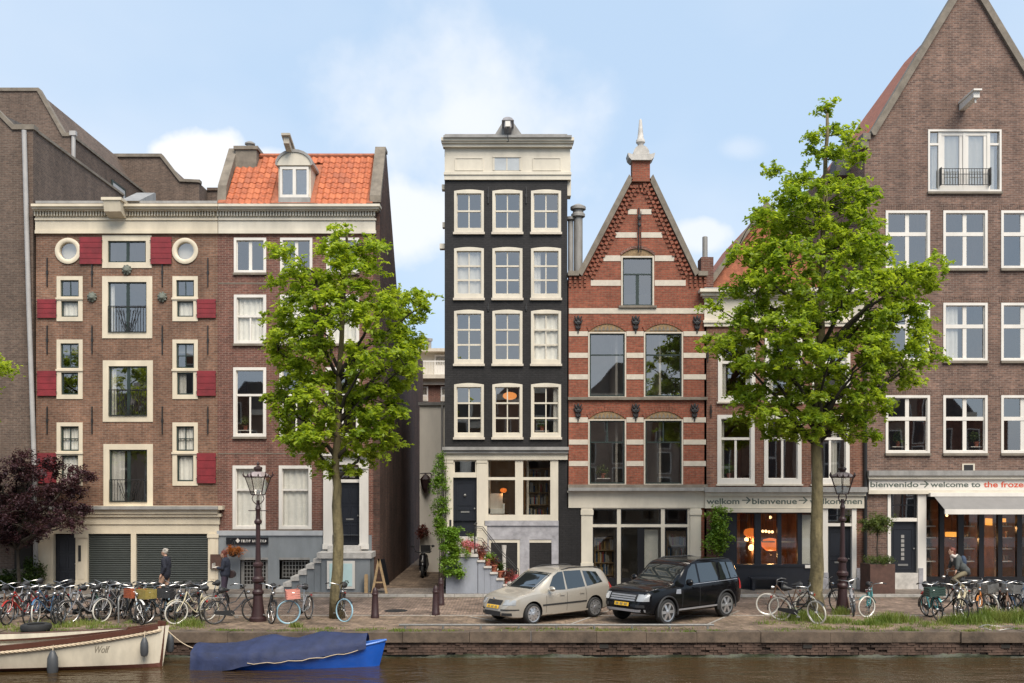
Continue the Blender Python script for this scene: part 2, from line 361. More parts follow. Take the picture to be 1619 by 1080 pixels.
# ------------------------------------------------------------------ the setting
def struct(o): o['kind'] = 'structure'; return o
WZ = -0.68                                   # water level
m_, t_, b_ = newmat('canal_water'); M['water'] = m_
b_.inputs['Base Color'].default_value = (.046, .027, .010, 1); b_.inputs['Roughness'].default_value = .04; b_.inputs['IOR'].default_value = 1.33
g_ = t_.nodes.new('ShaderNodeNewGeometry'); hs = []
for sc_, dist, st_ in (((.7, 1.5, 1), 1.0, .35), ((2.2, 4.5, 1), .45, .45), ((7, 13, 1), .14, .5)):
    mp_ = t_.nodes.new('ShaderNodeMapping'); mp_.inputs['Scale'].default_value = sc_; t_.links.new(g_.outputs['Position'], mp_.inputs[0])
    n_ = t_.nodes.new('ShaderNodeTexNoise'); n_.inputs['Scale'].default_value = 1; n_.inputs['Detail'].default_value = 3; t_.links.new(mp_.outputs[0], n_.inputs['Vector'])
    bp_ = t_.nodes.new('ShaderNodeBump'); bp_.inputs['Strength'].default_value = st_; bp_.inputs['Distance'].default_value = dist * .22
    t_.links.new(n_.outputs[0], bp_.inputs['Height'])
    if hs: t_.links.new(hs[-1].outputs[0], bp_.inputs['Normal'])
    hs.append(bp_)
t_.links.new(hs[-1].outputs[0], b_.inputs['Normal'])
XL, XR = -60, 60
struct(MB().add([(XL, -35, WZ), (XR, -35, WZ), (XR, -9.9, WZ), (XL, -9.9, WZ)], [(0, 1, 2, 3)]).build('canal_water', M['water']))
QY = -10.0
def sheet(name, x0, x1, y0, y1, z, m): return struct(MB().add([(x0, y0, z), (x1, y0, z), (x1, y1, z), (x0, y1, z)], [(0, 1, 2, 3)]).build(name, m))
sheet('ground', -600, 600, -9.6, 900, -.02, M['street'])
sheet('quay_paving', XL, XR, -9.52, -6.6, 0.0, M['street'])
sheet('road', XL, XR, -6.6, -2.0, 0.003, M['road'])
# diagonal parking lines
for px0, px1 in ((742, 812), (962, 900), (1168, 1118), (1110, 1040)):
    a = G(px0, 966 if px0 > 800 else 975); b = G(px1, 988)
    v = Vector((b[0]-a[0], b[1]-a[1])); n = Vector((-v.y, v.x)).normalized()*.045
    ln = MB().add([(a[0]-n.x, a[1]-n.y, .009), (a[0]+n.x, a[1]+n.y, .009), (b[0]+n.x, b[1]+n.y, .009), (b[0]-n.x, b[1]-n.y, .009)], [(0, 1, 2, 3)]).build('parking_line', pm('worn_road_paint', (.30,.27,.235), .8, .4, 6)); struct(ln)
pav = struct(MB().box(XL, XR, -1.8, .3, -.1, .09).build('pavement', M['walk']))
kerb = MB().box(XL, XR, -1.995, -1.975, -.1, .02).build('kerb', M['cop']); struct(kerb)
x = -22.0
km = MB().box(0, .985, -1.98, -1.8, -.1, .095).mesh('kerb_stone', pm('kerb_granite', (.34,.32,.29), .8, .3, 4))
while x < 23: obj_mesh('kerb_stone', km, kerb, (x, 0, 0)); x += 1.0
for gx0, gx1 in ((-22, 22),):
    gs = MB().box(gx0, gx1, -6.72, -6.6, -.1, .012).build('gutter_strip', pm('gutter_stone', (.30,.27,.235), .8, .3, 3)); struct(gs)
sheet('opposite_quay_paving', XL, XR, -60, -35, -.005, M['street'])
# alley behind: floor is the ground sheet, slightly lighter paving
sheet('alley_paving', -7.6, -2.6, .3, 30, .012, M['street'])
# quay wall: body, coping blocks, bricks
qw = struct(MB().box(XL, XR, -9.85, -9.55, -1.6, -.30).build('quay_wall', M['moss']))
x = -24.0; k = 0
while x < 24:
    w = random.uniform(1.25, 1.95)
    MB().box(x, x+w-.012, QY + random.uniform(-.03, .03), -9.5, -.275, random.uniform(-.018, .012)).build('coping_stone', M['quay'], qw); x += w; k += 1
mb = MB(); z = -.285; row = 0
while z > -.60:
    x = -23 - (row % 2) * .11
    while x < 23:
        d = random.uniform(-.025, .02)
        if random.random() < .03: d = .07
        mb.box(x, x+.205, -9.93+d, -9.84, z-.058, z); x += .217
    z -= .068; row += 1
mb.build('wall_bricks', M['qbrick'], qw, kind='stuff')
def mossfn(u, v):
    x = -23 + 46*u; return (x, -9.945 - .05*v - .02*math.sin(x*3.1+v*5) - random.uniform(0, .03), -.62 + .05*math.sin(x*1.7)*math.sin(x*.63) + random.uniform(-.02, .02) - .18*v)
mb = MB().grid(mossfn, 500, 3); mb.build('moss_band', M['moss'], qw, smooth=True, kind='stuff', angle=180)
for px in (955, 1277, 560, 1590):       # drain holes
    xx, zz_ = W(px, 1022, -9.95); MB().box(xx-.12, xx+.12, -9.955, -9.9, zz_-.05, zz_+.05).build('drain_hole', M['dfoil'], qw)

# ------------------------------------------------------------------ houses
def facade(mb, outline, holes, y=0, depth=.28, mi=0):
    zs = sorted(set([o[0] for o in outline] + [h[2] for h in holes] + [h[3] for h in holes]))
    zs = [z for z in zs if outline[0][0] - 1e-6 <= z <= outline[-1][0] + 1e-6]
    def lr(z):
        for (za, la, ra), (zb, lb, rb) in zip(outline, outline[1:]):
            if za - 1e-6 <= z <= zb + 1e-6 and zb > za:
                t = (z - za) / (zb - za); return la + (lb-la)*t, ra + (rb-ra)*t
        return outline[-1][1:]
    for za, zb in zip(zs, zs[1:]):
        if zb - za < 1e-5: continue
        e = (zb-za)*1e-3; la, ra = lr(za+e); lb, rb = lr(zb-e)
        hh = sorted([h for h in holes if h[2] <= za + 1e-6 and h[3] >= zb - 1e-6])
        xa, xb = la, lb
        for h in hh:
            mb.add([(xa, y, za), (h[0], y, za), (h[0], y, zb), (xb, y, zb)], [(0, 1, 2, 3)], mi); xa = xb = h[1]
        mb.add([(xa, y, za), (ra, y, za), (rb, y, zb), (xb, y, zb)], [(0, 1, 2, 3)], mi)
    for a, b, c, d in holes:
        D = depth
        mb.add([(a,y,c),(b,y,c),(b,y,d),(a,y,d),(a,y+D,c),(b,y+D,c),(b,y+D,d),(a,y+D,d)], [(0,1,5,4),(1,2,6,5),(2,3,7,6),(3,0,4,7)], mi)
class House:
    def __init__(s, name, label, px0, px1, base=0.09, cat='house', cprob=0):
        s.cprob = cprob
        s.x0 = W(px0, 0)[0]; s.x1 = W(px1, 0)[0]
        s.root = thing(name, label, cat, ((s.x0+s.x1)/2, 0, 0)); s.holes = []
    def hole(s, a, b, c, d):
        x0, z1 = W(a, b); x1, z0 = W(c, d); s.holes.append((x0, x1, z0, z1))
    def part(s, mb, name, m, par=None, **k): return mb.build(name, m, par or s.root, **k)
    def win(s, a, b, c, d, rows, cas=5, mat='white', inner=None, bar=2, rail=3.5, glass='glass', sill=None, curtain=None, name='window', hole=True, y=0, proud=.03, bot=None, label=None, arch=0, topc=None):
        """casing of `cas` px, then sash bars; rows = [(fraction, columns)] from the top"""
        if hole: s.hole(a+1, b+1, c-1, d-1)
        bot = cas if bot is None else bot
        mb = MB(); Y0, Y1 = y-proud, y+.14
        mb.px(a, b, a+cas, d, Y0, Y1, ref=0); mb.px(c-cas, b, c, d, Y0, Y1, ref=0)
        tc_ = cas if topc is None else topc; mb.px(a+cas, b, c-cas, b+tc_, Y0+.002, Y1, ref=0)
        if bot: mb.px(a+cas, d-bot, c-cas, d, Y0+.002, Y1, ref=0)
        w = s.part(mb, name, M[mat])
        if label: w['label'] = label
        ia, ib, ic, id_ = a+cas, b+tc_, c-cas, d-bot
        sm = M[inner[0]] if inner else M[mat]; f = inner[1] if inner else 1.2
        sb = MB(); ys, ye = y+.045, y+.10
        sb.px(ia, ib, ia+f, id_, ys, ye, ref=0); sb.px(ic-f, ib, ic, id_, ys, ye, ref=0)
        sb.px(ia+f, ib, ic-f, ib+f, ys+.002, ye, ref=0); sb.px(ia+f, id_-f, ic-f, id_, ys+.002, ye, ref=0)
        T = sum(r[0] for r in rows); Hh = id_ - ib - 2*f - rail*(len(rows)-1); yy = ib+f; panes = []
        for ri, rw in enumerate(rows):
            hgt = Hh*rw[0]/T; n = rw[1]; wd_ = (ic-ia-2*f - bar*(n-1))/n
            for k in range(n):
                xa = ia+f + k*(wd_+bar); panes.append((xa, yy, xa+wd_, yy+hgt))
                if k < n-1: sb.px(xa+wd_, yy, xa+wd_+bar, yy+hgt, ys+.004, ye-.004, ref=0)
            if ri < len(rows)-1:
                rt = rail if len(rw) < 3 else rail
                sb.px(ia+f, yy+hgt, ic-f, yy+hgt+rail, ys-.012 if len(rw) < 3 else ys+.003, ye, ref=0)
            yy += hgt + rail
        if curtain is None and hole and random.random() < s.cprob:
            k_ = random.random(); curtain = [(.07, random.uniform(.16, .3), 1), (random.uniform(.7, .84), .93, 1)] if k_ < .5 else ([(.07, random.uniform(.2, .4), 1)] if k_ < .75 else [(.07, .93, .6)])
        if curtain and glass == 'glass' and sum(q_[1]-q_[0] for q_ in curtain) > .5 and b > 430: glass = 'glassc'
        s.part(sb, 'sash', sm, w)
        for (pa, pb, pc, pd) in panes:
            x0, z1 = W(pa-.3, pb-.3); x1, z0 = W(pc+.3, pd+.3); t1, t2 = random.gauss(0, .004), random.gauss(0, .005); y0 = y+.07
            v = [(x0, y0-t1-t2, z0), (x1, y0+t1-t2, z0), (x1, y0+t1+t2, z1), (x0, y0-t1+t2, z1)]
            s.part(MB().add(v, [(0, 1, 2, 3)]), 'pane', M[glass], w, fix=False)
        if sill:
            mb = MB().px(a-sill[1], d-.5, c+sill[1], d+sill[0], y-.09, y+.05, ref=0); s.part(mb, 'sill', M[sill[2]], w)
        if curtain:
            for (ca, cc, dens) in curtain:
                x0, z1 = W(a+(c-a)*ca, ib); x1, z0 = W(a+(c-a)*cc, id_); nn = max(8, int((x1-x0)*22*dens))
                def fn(u, v): return (x0+(x1-x0)*u, y+.135+.018*math.sin(u*nn*2.1+math.sin(u*7)*1.5)*(1-.3*v), z1+(z0-z1)*v)
                s.part(MB().grid(fn, nn*5, 2), 'curtain', M['curt'], w, smooth=True, angle=180)
        return w
    def shell(s, mat, outline, floors, depth=9.0, room='room', y=0, parts='wall', front=True):
        """brick front with openings, side and back walls, rooms with floors behind"""
        mb = MB(); facade(mb, outline, s.holes, y)
        w = s.part(mb, parts, M[mat])
        z0, z1 = outline[0][0], max(o[0] for o in outline if o[2]-o[1] > .9*(outline[0][2]-outline[0][1]))
        xl, xr = outline[0][1], outline[0][2]
        sd = MB().box(xl, xl+.2, y+.001, depth, z0, z1).box(xr-.2, xr, y+.001, depth, z0, z1).box(xl+.2, xr-.2, depth-.2, depth, z0, z1)
        s.part(sd, 'side_wall', M[mat])
        rm = MB().box(xl+.2, xr-.2, 3.4, 3.5, z0, z1-.05)
        for f in floors: rm.box(xl+.2, xr-.2, y+.28, 3.4, W(0, f)[1]-.12, W(0, f)[1]+.12)
        for t in (.36, .68): rm.box(xl+(xr-xl)*t-.04, xl+(xr-xl)*t+.04, y+.6, 3.4, z0, z1-.06)
        s.part(rm, 'interior', M[room])
        return w
def cornice(h, px0, px1, segs, mat, name='cornice', par=None, el=1, er=1):
    mb = MB()
    for (y0, y1, proud) in segs: mb.px(px0-proud*20*el, y0, px1+proud*20*er, y1, -proud, .1, ref=-proud)
    return h.part(mb, name, M[mat], par)
def dentils(h, px0, px1, y0, y1, step, w, proud, mat, par):
    mb = MB(); x = px0
    while x < px1: mb.px(x, y0, x+w, y1, -proud, 0, ref=0); x += step
    h.part(mb, 'dentil_row', M[mat], par, kind='stuff')
def anchor(h, px, py0, py1):
    mb = MB().px(px-.8, py0, px+.8, py1, -.05, .01, ref=0).px(px-1.6, (py0+py1)/2-2, px+1.6, (py0+py1)/2+3, -.045, .01, ref=0)
    h.part(mb, 'wall_anchor', M['iron'])
def planks_shutter(h, a, b, c, d, n):
    x0, z1 = W(a, b); x1, z0 = W(c, d)
    s = MB().box(x0+.03, x0+.09, -.045, -.028, z0+.03, z1-.03).box(x1-.09, x1-.03, -.045, -.028, z0+.03, z1-.03)
    s.box(x0+.02, x1-.02, -.03, -.012, z0+.01, z1-.01)
    sh = h.part(s, 'shutter', M['red'])
    for k in range(n):
        za = z0+(z1-z0)*k/n; zb = z0+(z1-z0)*(k+1)/n-.012
        h.part(MB().box(x0, x1, -.075+random.uniform(-.003, .003), -.046, za, zb), 'plank', M['red'], sh)
    hg = MB()
    for t in (.15, .85): hg.box(x0-.03, x0+.02, -.085, -.06, z0+(z1-z0)*t-.012, z0+(z1-z0)*t+.012).box(x1-.02, x1+.03, -.085, -.06, z0+(z1-z0)*t-.012, z0+(z1-z0)*t+.012)
    h.part(hg, 'hinge', M['iron'], sh)
def rail_panel(h, a, b, c, d, par, fancy=True, y=-.06):
    x0, z1 = W(a, b); x1, z0 = W(c, d); mb = MB()
    mb.box(x0, x1, y-.015, y+.015, z1-.03, z1).box(x0, x1, y-.012, y+.012, z0+.03, z0+.05)
    n = 14
    for k in range(n+1):
        x = x0+(x1-x0)*k/n
        if k in (0, n) or not (4 < k < 10) or not fancy: mb.box(x-.008, x+.008, y-.008, y+.008, z0+.03, z1-.02)
    if fancy:
        cx = (x0+x1)/2; hh = z1-z0
        for sgn in (-1, 1):
            for q in (.1, .2, .29):
                pts = [(cx+sgn*q*.25, y, z0+.06)] + [(cx+sgn*(q*(.4+.9*t)), y, z0+.06+hh*.8*t) for t in (.2, .4, .6, .8, 1)]
                mb.tube(pts, .012, 5)
        mb.tube([(cx+.1*math.cos(a_), y, z0+hh*.3+.1*math.sin(a_)) for a_ in [i*math.pi/5 for i in range(10)]], .012, 5, closed=True)
    h.part(mb, 'balcony_rail', M['iron'], par)
def panel_door(h, a, b, c, d, mat, npan=3, y=.1, letter=True, knob=True, glassy=None):
    x0, z1 = W(a, b); x1, z0 = W(c, d); w = x1-x0; H = z1-z0
    dr = h.part(MB().box(x0, x1, y, y+.05, z0, z1), 'door', M[mat])
    mb = MB()
    for k in range(npan):
        za = z0+H*(.06+k*.92/npan); zb = za+H*.8/npan
        for (xa, xb) in ((x0+w*.12, x0+w*.46), (x0+w*.54, x0+w*.88)) if npan > 2 else ((x0+w*.14, x0+w*.86),):
            mb.box(xa, xb, y-.018, y, za, za+.03).box(xa, xb, y-.018, y, zb-.03, zb).box(xa, xa+.03, y-.016, y, za+.03, zb-.03).box(xb-.03, xb, y-.016, y, za+.03, zb-.03)
    h.part(mb, 'moulding', M[mat], dr)
    if letter: h.part(MB().box(x0+w*.32, x1-w*.32, y-.02, y, z0+H*.4, z0+H*.4+.06), 'letter_slot', M['steel'], dr)
    if knob: h.part(MB().ball((x1-w*.1, y-.05, z0+H*.47), .035, 8), 'knob', M['steel'], dr, smooth=True)
    return dr
def text(s, px0, px1, pym, hpx, m, parent, Y=0, name='lettering', squash=True, shear=0, ext=.004):
    cu = bpy.data.curves.new('t', 'FONT'); cu.body = s; cu.size = 1; cu.extrude = ext; cu.shear = shear; cu.offset = .02
    to = bpy.data.objects.new('t', cu); COL.objects.link(to); dg = bpy.context.evaluated_depsgraph_get()
    me = bpy.data.meshes.new_from_object(to.evaluated_get(dg)); bpy.data.objects.remove(to)
    xs = [v.co.x for v in me.vertices]; ys = [v.co.y for v in me.vertices]
    x0, zc = W(px0, pym, Y); x1, _ = W(px1, pym, Y); sx = (x1-x0)/(max(xs)-min(xs)); sy = hpx*(37+Y)/F/.72
    r = parent
    while r.parent: r = r.parent
    L = r.location
    for v in me.vertices:
        v.co = Vector((x0+(v.co.x-min(xs))*sx - L.x, Y-v.co.z - L.y, zc+(v.co.y-.34)*sy - L.z))
    me.materials.clear(); me.materials.append(m); o = bpy.data.objects.new(name, me); COL.objects.link(o); o.parent = parent; return o

# ---- far left dark brick building
h = House('dark_brick_building', 'tall dark brown brick building with stepped parapets and a zinc downpipe', -160, 52, cat='building')
xl, xr = W(-160, 0)[0], W(52, 0)[0]
z1 = W(0, 205)[1]; zg = W(0, 185)[1]
mb = MB().prism([(xl, 0), (xr, 0), (xr, z1), (W(20, 0)[0], z1), (W(-14, 0)[0], z1+.8), (xl, z1+.8)], .02, 8.6)
h.part(mb, 'wall', M['br0'])
x2 = -20.0; zt2 = 19.7
for (ya, yb, nm) in ((8.7, 18.0, 'wing'),):
    X = x2
    p = MB().prism([(xl-6, 0), (X, 0), (X, zt2), (X-.35, zt2), (X-1.55, 21.75), (xl-6, 21.75)], ya, yb)
    wg = h.part(p, nm, M['br0'])
    cp = MB().prism([(X+.06, zt2), (X+.06, zt2+.16), (X-.3, zt2+.16), (X-1.48, 21.9), (xl-6, 21.9), (xl-6, 21.75), (X-1.55, 21.75), (X-.4, zt2)], ya-.06, ya+.3)
    h.part(cp, 'coping', M['cop'], wg)
    h.part(MB().box(X-.02, X+.07, ya+.3, yb-.01, zt2-.02, zt2+.1), 'eaves_gutter', M['cop'], wg)
rb = h.part(MB().prism([(-30, 0), (-17.1, 0), (-17.1, 20.35), (-18.15, 20.4), (-19.2, 21.75), (-30, 21.75)], 18.0, 29), 'rear_wing', M['br0'])
h.part(MB().prism([(-17.04, 20.33), (-17.04, 20.5), (-18.08, 20.55), (-19.13, 21.92), (-30, 21.92), (-30, 21.75), (-19.2, 21.75), (-18.15, 20.4), (-17.1, 20.35)], 17.9, 18.3), 'coping', M['cop'], rb)
h.part(MB().box(-17.1, -15.9, 19.5, 29, 0, 20.35).box(-17.1, -15.84, 19.4, 19.7, 20.35, 20.5), 'rear_block', M['br0'])
h.part(MB().tube([(x2+.12, 8.62, 15.0), (x2+.12, 8.62, 19.7)], .09, 8).box(x2-.02, x2+.26, 8.5, 8.69, 19.7, 19.9), 'rear_downpipe', M['zinc'])
h.part(MB().prism([(xr+.06, z1), (xr+.06, z1+.18), (W(21, 0)[0], z1+.18), (W(-13, 0)[0], z1+.98), (xl, z1+.98), (xl, z1+.8), (W(-14, 0)[0], z1+.8), (W(20, 0)[0], z1)], -.05, .3), 'coping', M['cop'])
h.part(MB().box(xr-.02, xr+.06, .3, 8.6, z1-.02, z1+.08), 'eaves_gutter', M['cop'])
h.part(MB().prism([(xr, z1+.05), (W(20, 0)[0], z1+.05), (W(-14, 0)[0], z1+.8)], .3, 8.6), 'roof', M['dtile'])
ww = h.part(MB().box(x2-.02, x2+.05, 13.2, 15.0, 18.0, 19.1), 'window', M['dgreen']); h.part(MB().box(x2+.05, x2+.06, 13.35, 14.85, 18.12, 18.98), 'pane', M['glassb'], ww)
px0 = W(47, 0)[0]
h.part(MB().tube([(px0-.15, -.12, W(0, 208)[1]), (px0+.02, -.12, W(0, 480)[1]), (px0+.2, -.12, W(0, 705)[1]), (px0+.3, -.12, .1)], .085, 10), 'downpipe', M['zinc'], smooth=True)
h.part(MB().px(-160, 900, 52, 935, -.03, .0, ref=0), 'plinth', M['cop'])
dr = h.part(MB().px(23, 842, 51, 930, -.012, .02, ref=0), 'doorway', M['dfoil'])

# ---- brown house with red shutters
h = House('shuttered_brick_house', 'brown brick canal house with red plank shutters and grey roller shutters below', 57, 344)
EN = ('dgreen', 2.2)
casc = 'cream'
h.win(162, 372, 240, 424, [(1, 2)], 9, casc, EN, bar=4)
for (a, b, c, d, rb, cur) in ((162, 437, 241, 535, 484, [(.14, .22, 1)]), (163, 570, 242, 667, 616, [(.14, .24, 1)]), (164, 702, 242, 803, 758, [(.13, .4, 1)])):
    w = h.win(a, b, c, d, [(1, 2)], 9, casc, EN, bar=5, curtain=cur); rail_panel(h, a+10, rb, c-9, d-8, w)
for side, a, c in ((0, 90, 131), (1, 273, 313)):
    for (b, t, d, cols) in ((437, 471, 508, (2, 1)), (537, 584, 631, (2, 2, 1)), (668, 715, 768, (2, 2, 1))):
        cur = [(.2, .8, 1)] if b != 537 else ([(.2, .5, 1)] if side else None)
        o1 = h.win(a, b, c, t+2, [(1, 2)] if b == 437 else [(1, 2, 0), (1, 2, 0)], 6, casc, EN, bar=1.4, rail=1.4, bot=4, curtain=[(.2, .8, 1)] if b == 668 else None)
        o2 = h.win(a, t+2, c, d, [(1, 1)], 7, casc, EN, curtain=cur, bot=7, topc=3)
        h.part(MB().px(a-1, t, c+1, t+3, -.07, -.03, ref=0), 'transom_ledge', M[casc], o2)
for (a, c) in ((60, 90), (312, 342)):
    for b, d, n in ((473, 503, 4), (586, 626, 4), (716, 764, 4)): planks_shutter(h, a, b, c, d, n)
planks_shutter(h, 127, 375, 162, 418, 5); planks_shutter(h, 239, 375, 272, 418, 5)
for cx in (108, 293):
    X0, Z0 = W(cx, 397); r1, r2 = 20.5*37/F, 13.5*37/F; h.holes.append((X0-r2*1.02, X0+r2*1.02, Z0-r2*1.02, Z0+r2*1.02))
    mb = MB(); n = 32; o = 0
    for (r, y) in ((r1, -.0), (r1, -.045), (r1-.05, -.06), (r2+.03, -.055), (r2, -.03), (r2, .12)):
        for k in range(n): a = 2*math.pi*k/n; mb.v.append((X0+r*math.cos(a), y, Z0+r*math.sin(a)))
    for i in range(5):
        for k in range(n): mb.f.append((i*n+k, i*n+(k+1) % n, (i+1)*n+(k+1) % n, (i+1)*n+k)); mb.m.append(0)
    w = h.part(mb, 'round_window', M[casc], smooth=True)
    h.part(MB().add([(X0+r2*math.cos(2*math.pi*k/n), .06, Z0+r2*math.sin(2*math.pi*k/n)) for k in range(n)], [tuple(range(n))]), 'pane', M['glass'], w)
    h.part(MB().add([(X0+r2*math.cos(2*math.pi*k/n), .2, Z0+r2*math.sin(2*math.pi*k/n)) for k in range(n)], [tuple(range(n))]), 'curtain', M['curt'], w)
for ax in (75, 146, 257, 329):
    for (a, b) in ((408, 453), (515, 560), (643, 686)): anchor(h, ax, a, b)
for (cx, cy) in ((146, 470), (257, 470), (201, 427)):
    X0, Z0 = W(cx, cy); mb = MB().ball((X0, -.03, Z0), (.15, .12, .16), 10).ball((X0, -.12, Z0-.03), (.08, .07, .07), 8)
    for a in range(9): mb.ball((X0+.14*math.cos(a*.7), -.04, Z0+.15*math.sin(a*.7)), .05, 6)
    h.part(mb, 'lion_head', cm('verdigris_stone', (.13,.14,.115), .8), smooth=True)
cn = cornice(h, 57, 344, [(322, 326, .42), (326, 330, .34), (330, 333, .24), (346, 369, .07), (345, 348, .12), (364, 369, .11)], casc, er=0)
dentils(h, 57, 342, 333, 343, 4.4, 2.3, .17, casc, cn); h.part(MB().px(57, 333, 344, 346, -.06, .1, ref=0), 'dentil_bed', M[casc], cn)
x0, zc = W(172, 325); x1, _ = W(205, 0)
h.part(MB().prismx([(-.72, zc), (.3, zc), (.3, zc-.5), (-.3, zc-.5), (-.62, zc-.38), (-.68, zc-.15)], x0+.08, x1-.08).box(x0+.02, x1-.02, -.76, .3, zc, zc+.1), 'hoist_box', M[casc])
h.part(MB().prismx([(-.2, zc+.12), (1.6, zc+.12), (1.6, zc+.9), (1.5, zc+.9)], W(192, 0)[0], W(222, 0)[0]), 'skylight', M['lead'])
# shop front with rollers
sf = cornice(h, 62, 345, [(800, 806, .32), (812, 817, .2), (817, 829, .1), (829, 844, .05)], casc, 'shop_cornice')
h.part(MB().px(56, 800, 349, 805, -.4, .02, ref=0), 'lead_flashing', M['lead'], sf); h.part(MB().px(60, 806, 347, 812, -.27, .02, ref=0), 'moulding', M[casc], sf)
for (a, c) in ((62, 86), (121, 140), (330, 346)):
    h.part(MB().px(a, 844, c, 933, -.09, .1, ref=0).px(a-1, 844, c+1, 850, -.13, -.09, ref=0).px(a-1, 918, c+1, 933, -.12, -.09, ref=0).px(a+4, 852, c-4, 916, -.105, -.09, ref=0), 'pilaster', M[casc])
h.part(MB().px(208, 844, 216, 933, -.07, .1, ref=0), 'post', M[casc])
for (a, c) in ((140, 208), (216, 330)):
    x0, z1_ = W(a, 844); x1, z0_ = W(c, 933); mb = MB(); n = 26
    for k in range(n):
        za = z0_+(z1_-z0_)*k/n; zb = z0_+(z1_-z0_)*(k+1)/n; zm = (za+zb)/2
        mb.prismx([(.06, za), (.035, za+.012), (.025, zm), (.035, zb-.012), (.06, zb)], x0, x1)
    h.part(mb, 'roller_shutter', M['roll'])
panel_door(h, 86, 846, 121, 933, 'navyblk', 3, .12, letter=False)
h.part(MB().px(126, 862, 130, 887, -.13, -.105, ref=0), 'intercom', M['iron'])
x0, x1 = W(57, 0)[0], W(344, 0)[0]
h.hole(62, 844, 345, 936)
h.shell('br1', [(.0, x0, x1), (W(0, 322)[1], x0, x1)], (430, 552, 685, 806), depth=9)
h.part(MB().box(x0, x1, -.05, 9, W(0, 322)[1], W(0, 318)[1]), 'roof', M['lead'])
tag(MB().px(335, 876, 353, 899, -.2, -.14, ref=0).px(336, 877, 352, 898, -.215, -.2, ref=0).build('notice_board', M['corten']), 'brown notice board on the cream pilaster beside the grey plinth', 'notice board')

# ---- maroon house with orange tiled roof
h = House('orange_roof_house', 'maroon brick corner house with orange pantile roof, dormer and grey plinth', 344, 590)
for (a, c) in ((370, 421), (443, 494), (516, 568)):
    h.win(a, 376, c, 432, [(1, 2)], 4, 'white', bar=5, sill=(3, 1, 'cop'))
    h.win(a, 466, c, 544, [(.42, 1), (.58, 2)], 4.5, 'white', bar=2.5, sill=(3, 1, 'cop'), curtain=[(.08, .92, .8)])
    h.win(a-1, 581, c, 691, [(.38, 1), (.62, 2)], 4.5, 'white', bar=2.5, sill=(3, 1, 'cop'))
for (a, c) in ((368, 420), (441, 493)):
    h.win(a, 736, c, 837, [(.36, 1), (.64, 1)], 5, 'white', bar=2, rail=3, sill=(3, 1, 'cop'), curtain=[(.06, .94, .7)])
h.hole(525, 738, 569, 868)
for (a, c) in ((512, 526), (569, 583)):
    h.part(MB().px(a, 735, c, 868, -.12, .05, ref=0).px(a-1, 735, c+1, 741, -.16, -.12, ref=0).px(a-1, 860, c+1, 868, -.15, -.12, ref=0), 'door_pilaster', M['white'])
h.part(MB().px(510, 716, 585, 721, -.3, .05, ref=0).px(511, 721, 584, 735, -.14, .05, ref=0), 'door_entablature', M['white'])
tw = h.part(MB().px(526, 758, 569, 763, .02, .15, ref=0).px(526, 738, 536, 868, .05, .15, ref=0).px(536, 738, 569, 742, .05, .15, ref=0), 'door_frame', M['white'])
h.part(MB().px(536, 742, 569, 758, .09, .1, ref=0), 'pane', M['glass'], tw)
panel_door(h, 536, 763, 569, 862, 'navyblk', 3, .1)
h.part(MB().px(526, 862, 569, 868, -.02, .2, ref=0), 'threshold', M['step'])
h.part(MB().px(345, 447, 588, 448.6, -.012, .01, ref=0), 'string_course', M['cop']); h.part(MB().px(345, 716, 510, 717.6, -.012, .01, ref=0), 'string_course', M['cop'])
# plinth with basement openings
for (a, b, c, d) in ((380, 882, 424, 934), (442, 882, 490, 916)):
    h.hole(a, b, c, d)
    w = h.part(MB().px(a-.5, b-.5, c+.5, b+3, -.055, .2, ref=0), 'basement_opening', M['lead'])
    h.part(MB().px(a, b+3, c, d, .22, .24, ref=0), 'pane', M['dfoil'], w)
    gm = MB()
    n = 7 if a < 400 else 8
    for k in range(n+1): xx = a+4+(c-a-8)*k/n; gm.px(xx-.5, b+5, xx+.5, d-6 if a < 400 else d-2, .12, .14, ref=0)
    for k in range(8 if a < 400 else 5): yy = b+6+k*6; gm.px(a+4, yy, c-4, yy+.9, .115, .135, ref=0)
    if a < 400: gm.px(a, b+3, a+5, d, .1, .16, ref=0).px(c-5, b+3, c, d, .1, .16, ref=0).px(a, d-9, c, d, .1, .16, ref=0)
    h.part(gm, 'grille', M['lead'], w)
pl = MB(); plh = [hh for hh in h.holes if hh[3] < W(0, 880)[1]]
facade(pl, [(0, W(345, 0)[0], W(588, 0)[0]), (W(0, 846)[1], W(345, 0)[0], W(588, 0)[0])], plh + [(W(526, 0)[0], W(569, 0)[0], W(0, 862)[1], W(0, 846)[1])], -.05, .3)
h.part(pl, 'plinth', M['grey']); h.part(MB().px(344, 839, 511, 846.5, -.1, .02, ref=0), 'plinth_cap', pm('pale_grey_cap', (.36,.37,.38), .7, .2, 2, streak=1))
# steps and landing in front of the door
xa, xb = W(508, 0, -1.1)[0], W(585, 0, -1.1)[0]; zl = W(0, 874, -1.1)[1]
st = h.part(MB().box(xa, xb, -1.1, -.05, 0, zl-.2), 'stair_base', M['grey'])
h.part(MB().box(xa-.15, xb+.06, -1.16, -.05, zl-.2, zl).box(W(522, 0)[0], W(572, 0)[0], -.5, -.05, zl, zl+.2), 'landing', M['step'], st)
zs_ = zl; xs_ = xa-.02
for k in range(6):
    zs_ -= (zl)/7.; h.part(MB().box(xs_-.27, xs_+.03, -1.1, -.08, zs_-.15, zs_), 'step', M['step'], st)
    h.part(MB().box(xs_-.24, xs_+.02, -1.05, -.1, 0, zs_-.152), 'stair_wall', M['grey'], st); xs_ -= .27
pp = thing('display_case', 'white framed pale mint display case on the grey stair base', 'display case', (W(539, 0, -1.15)[0], -1.15, W(0, 931, -1.15)[1]))
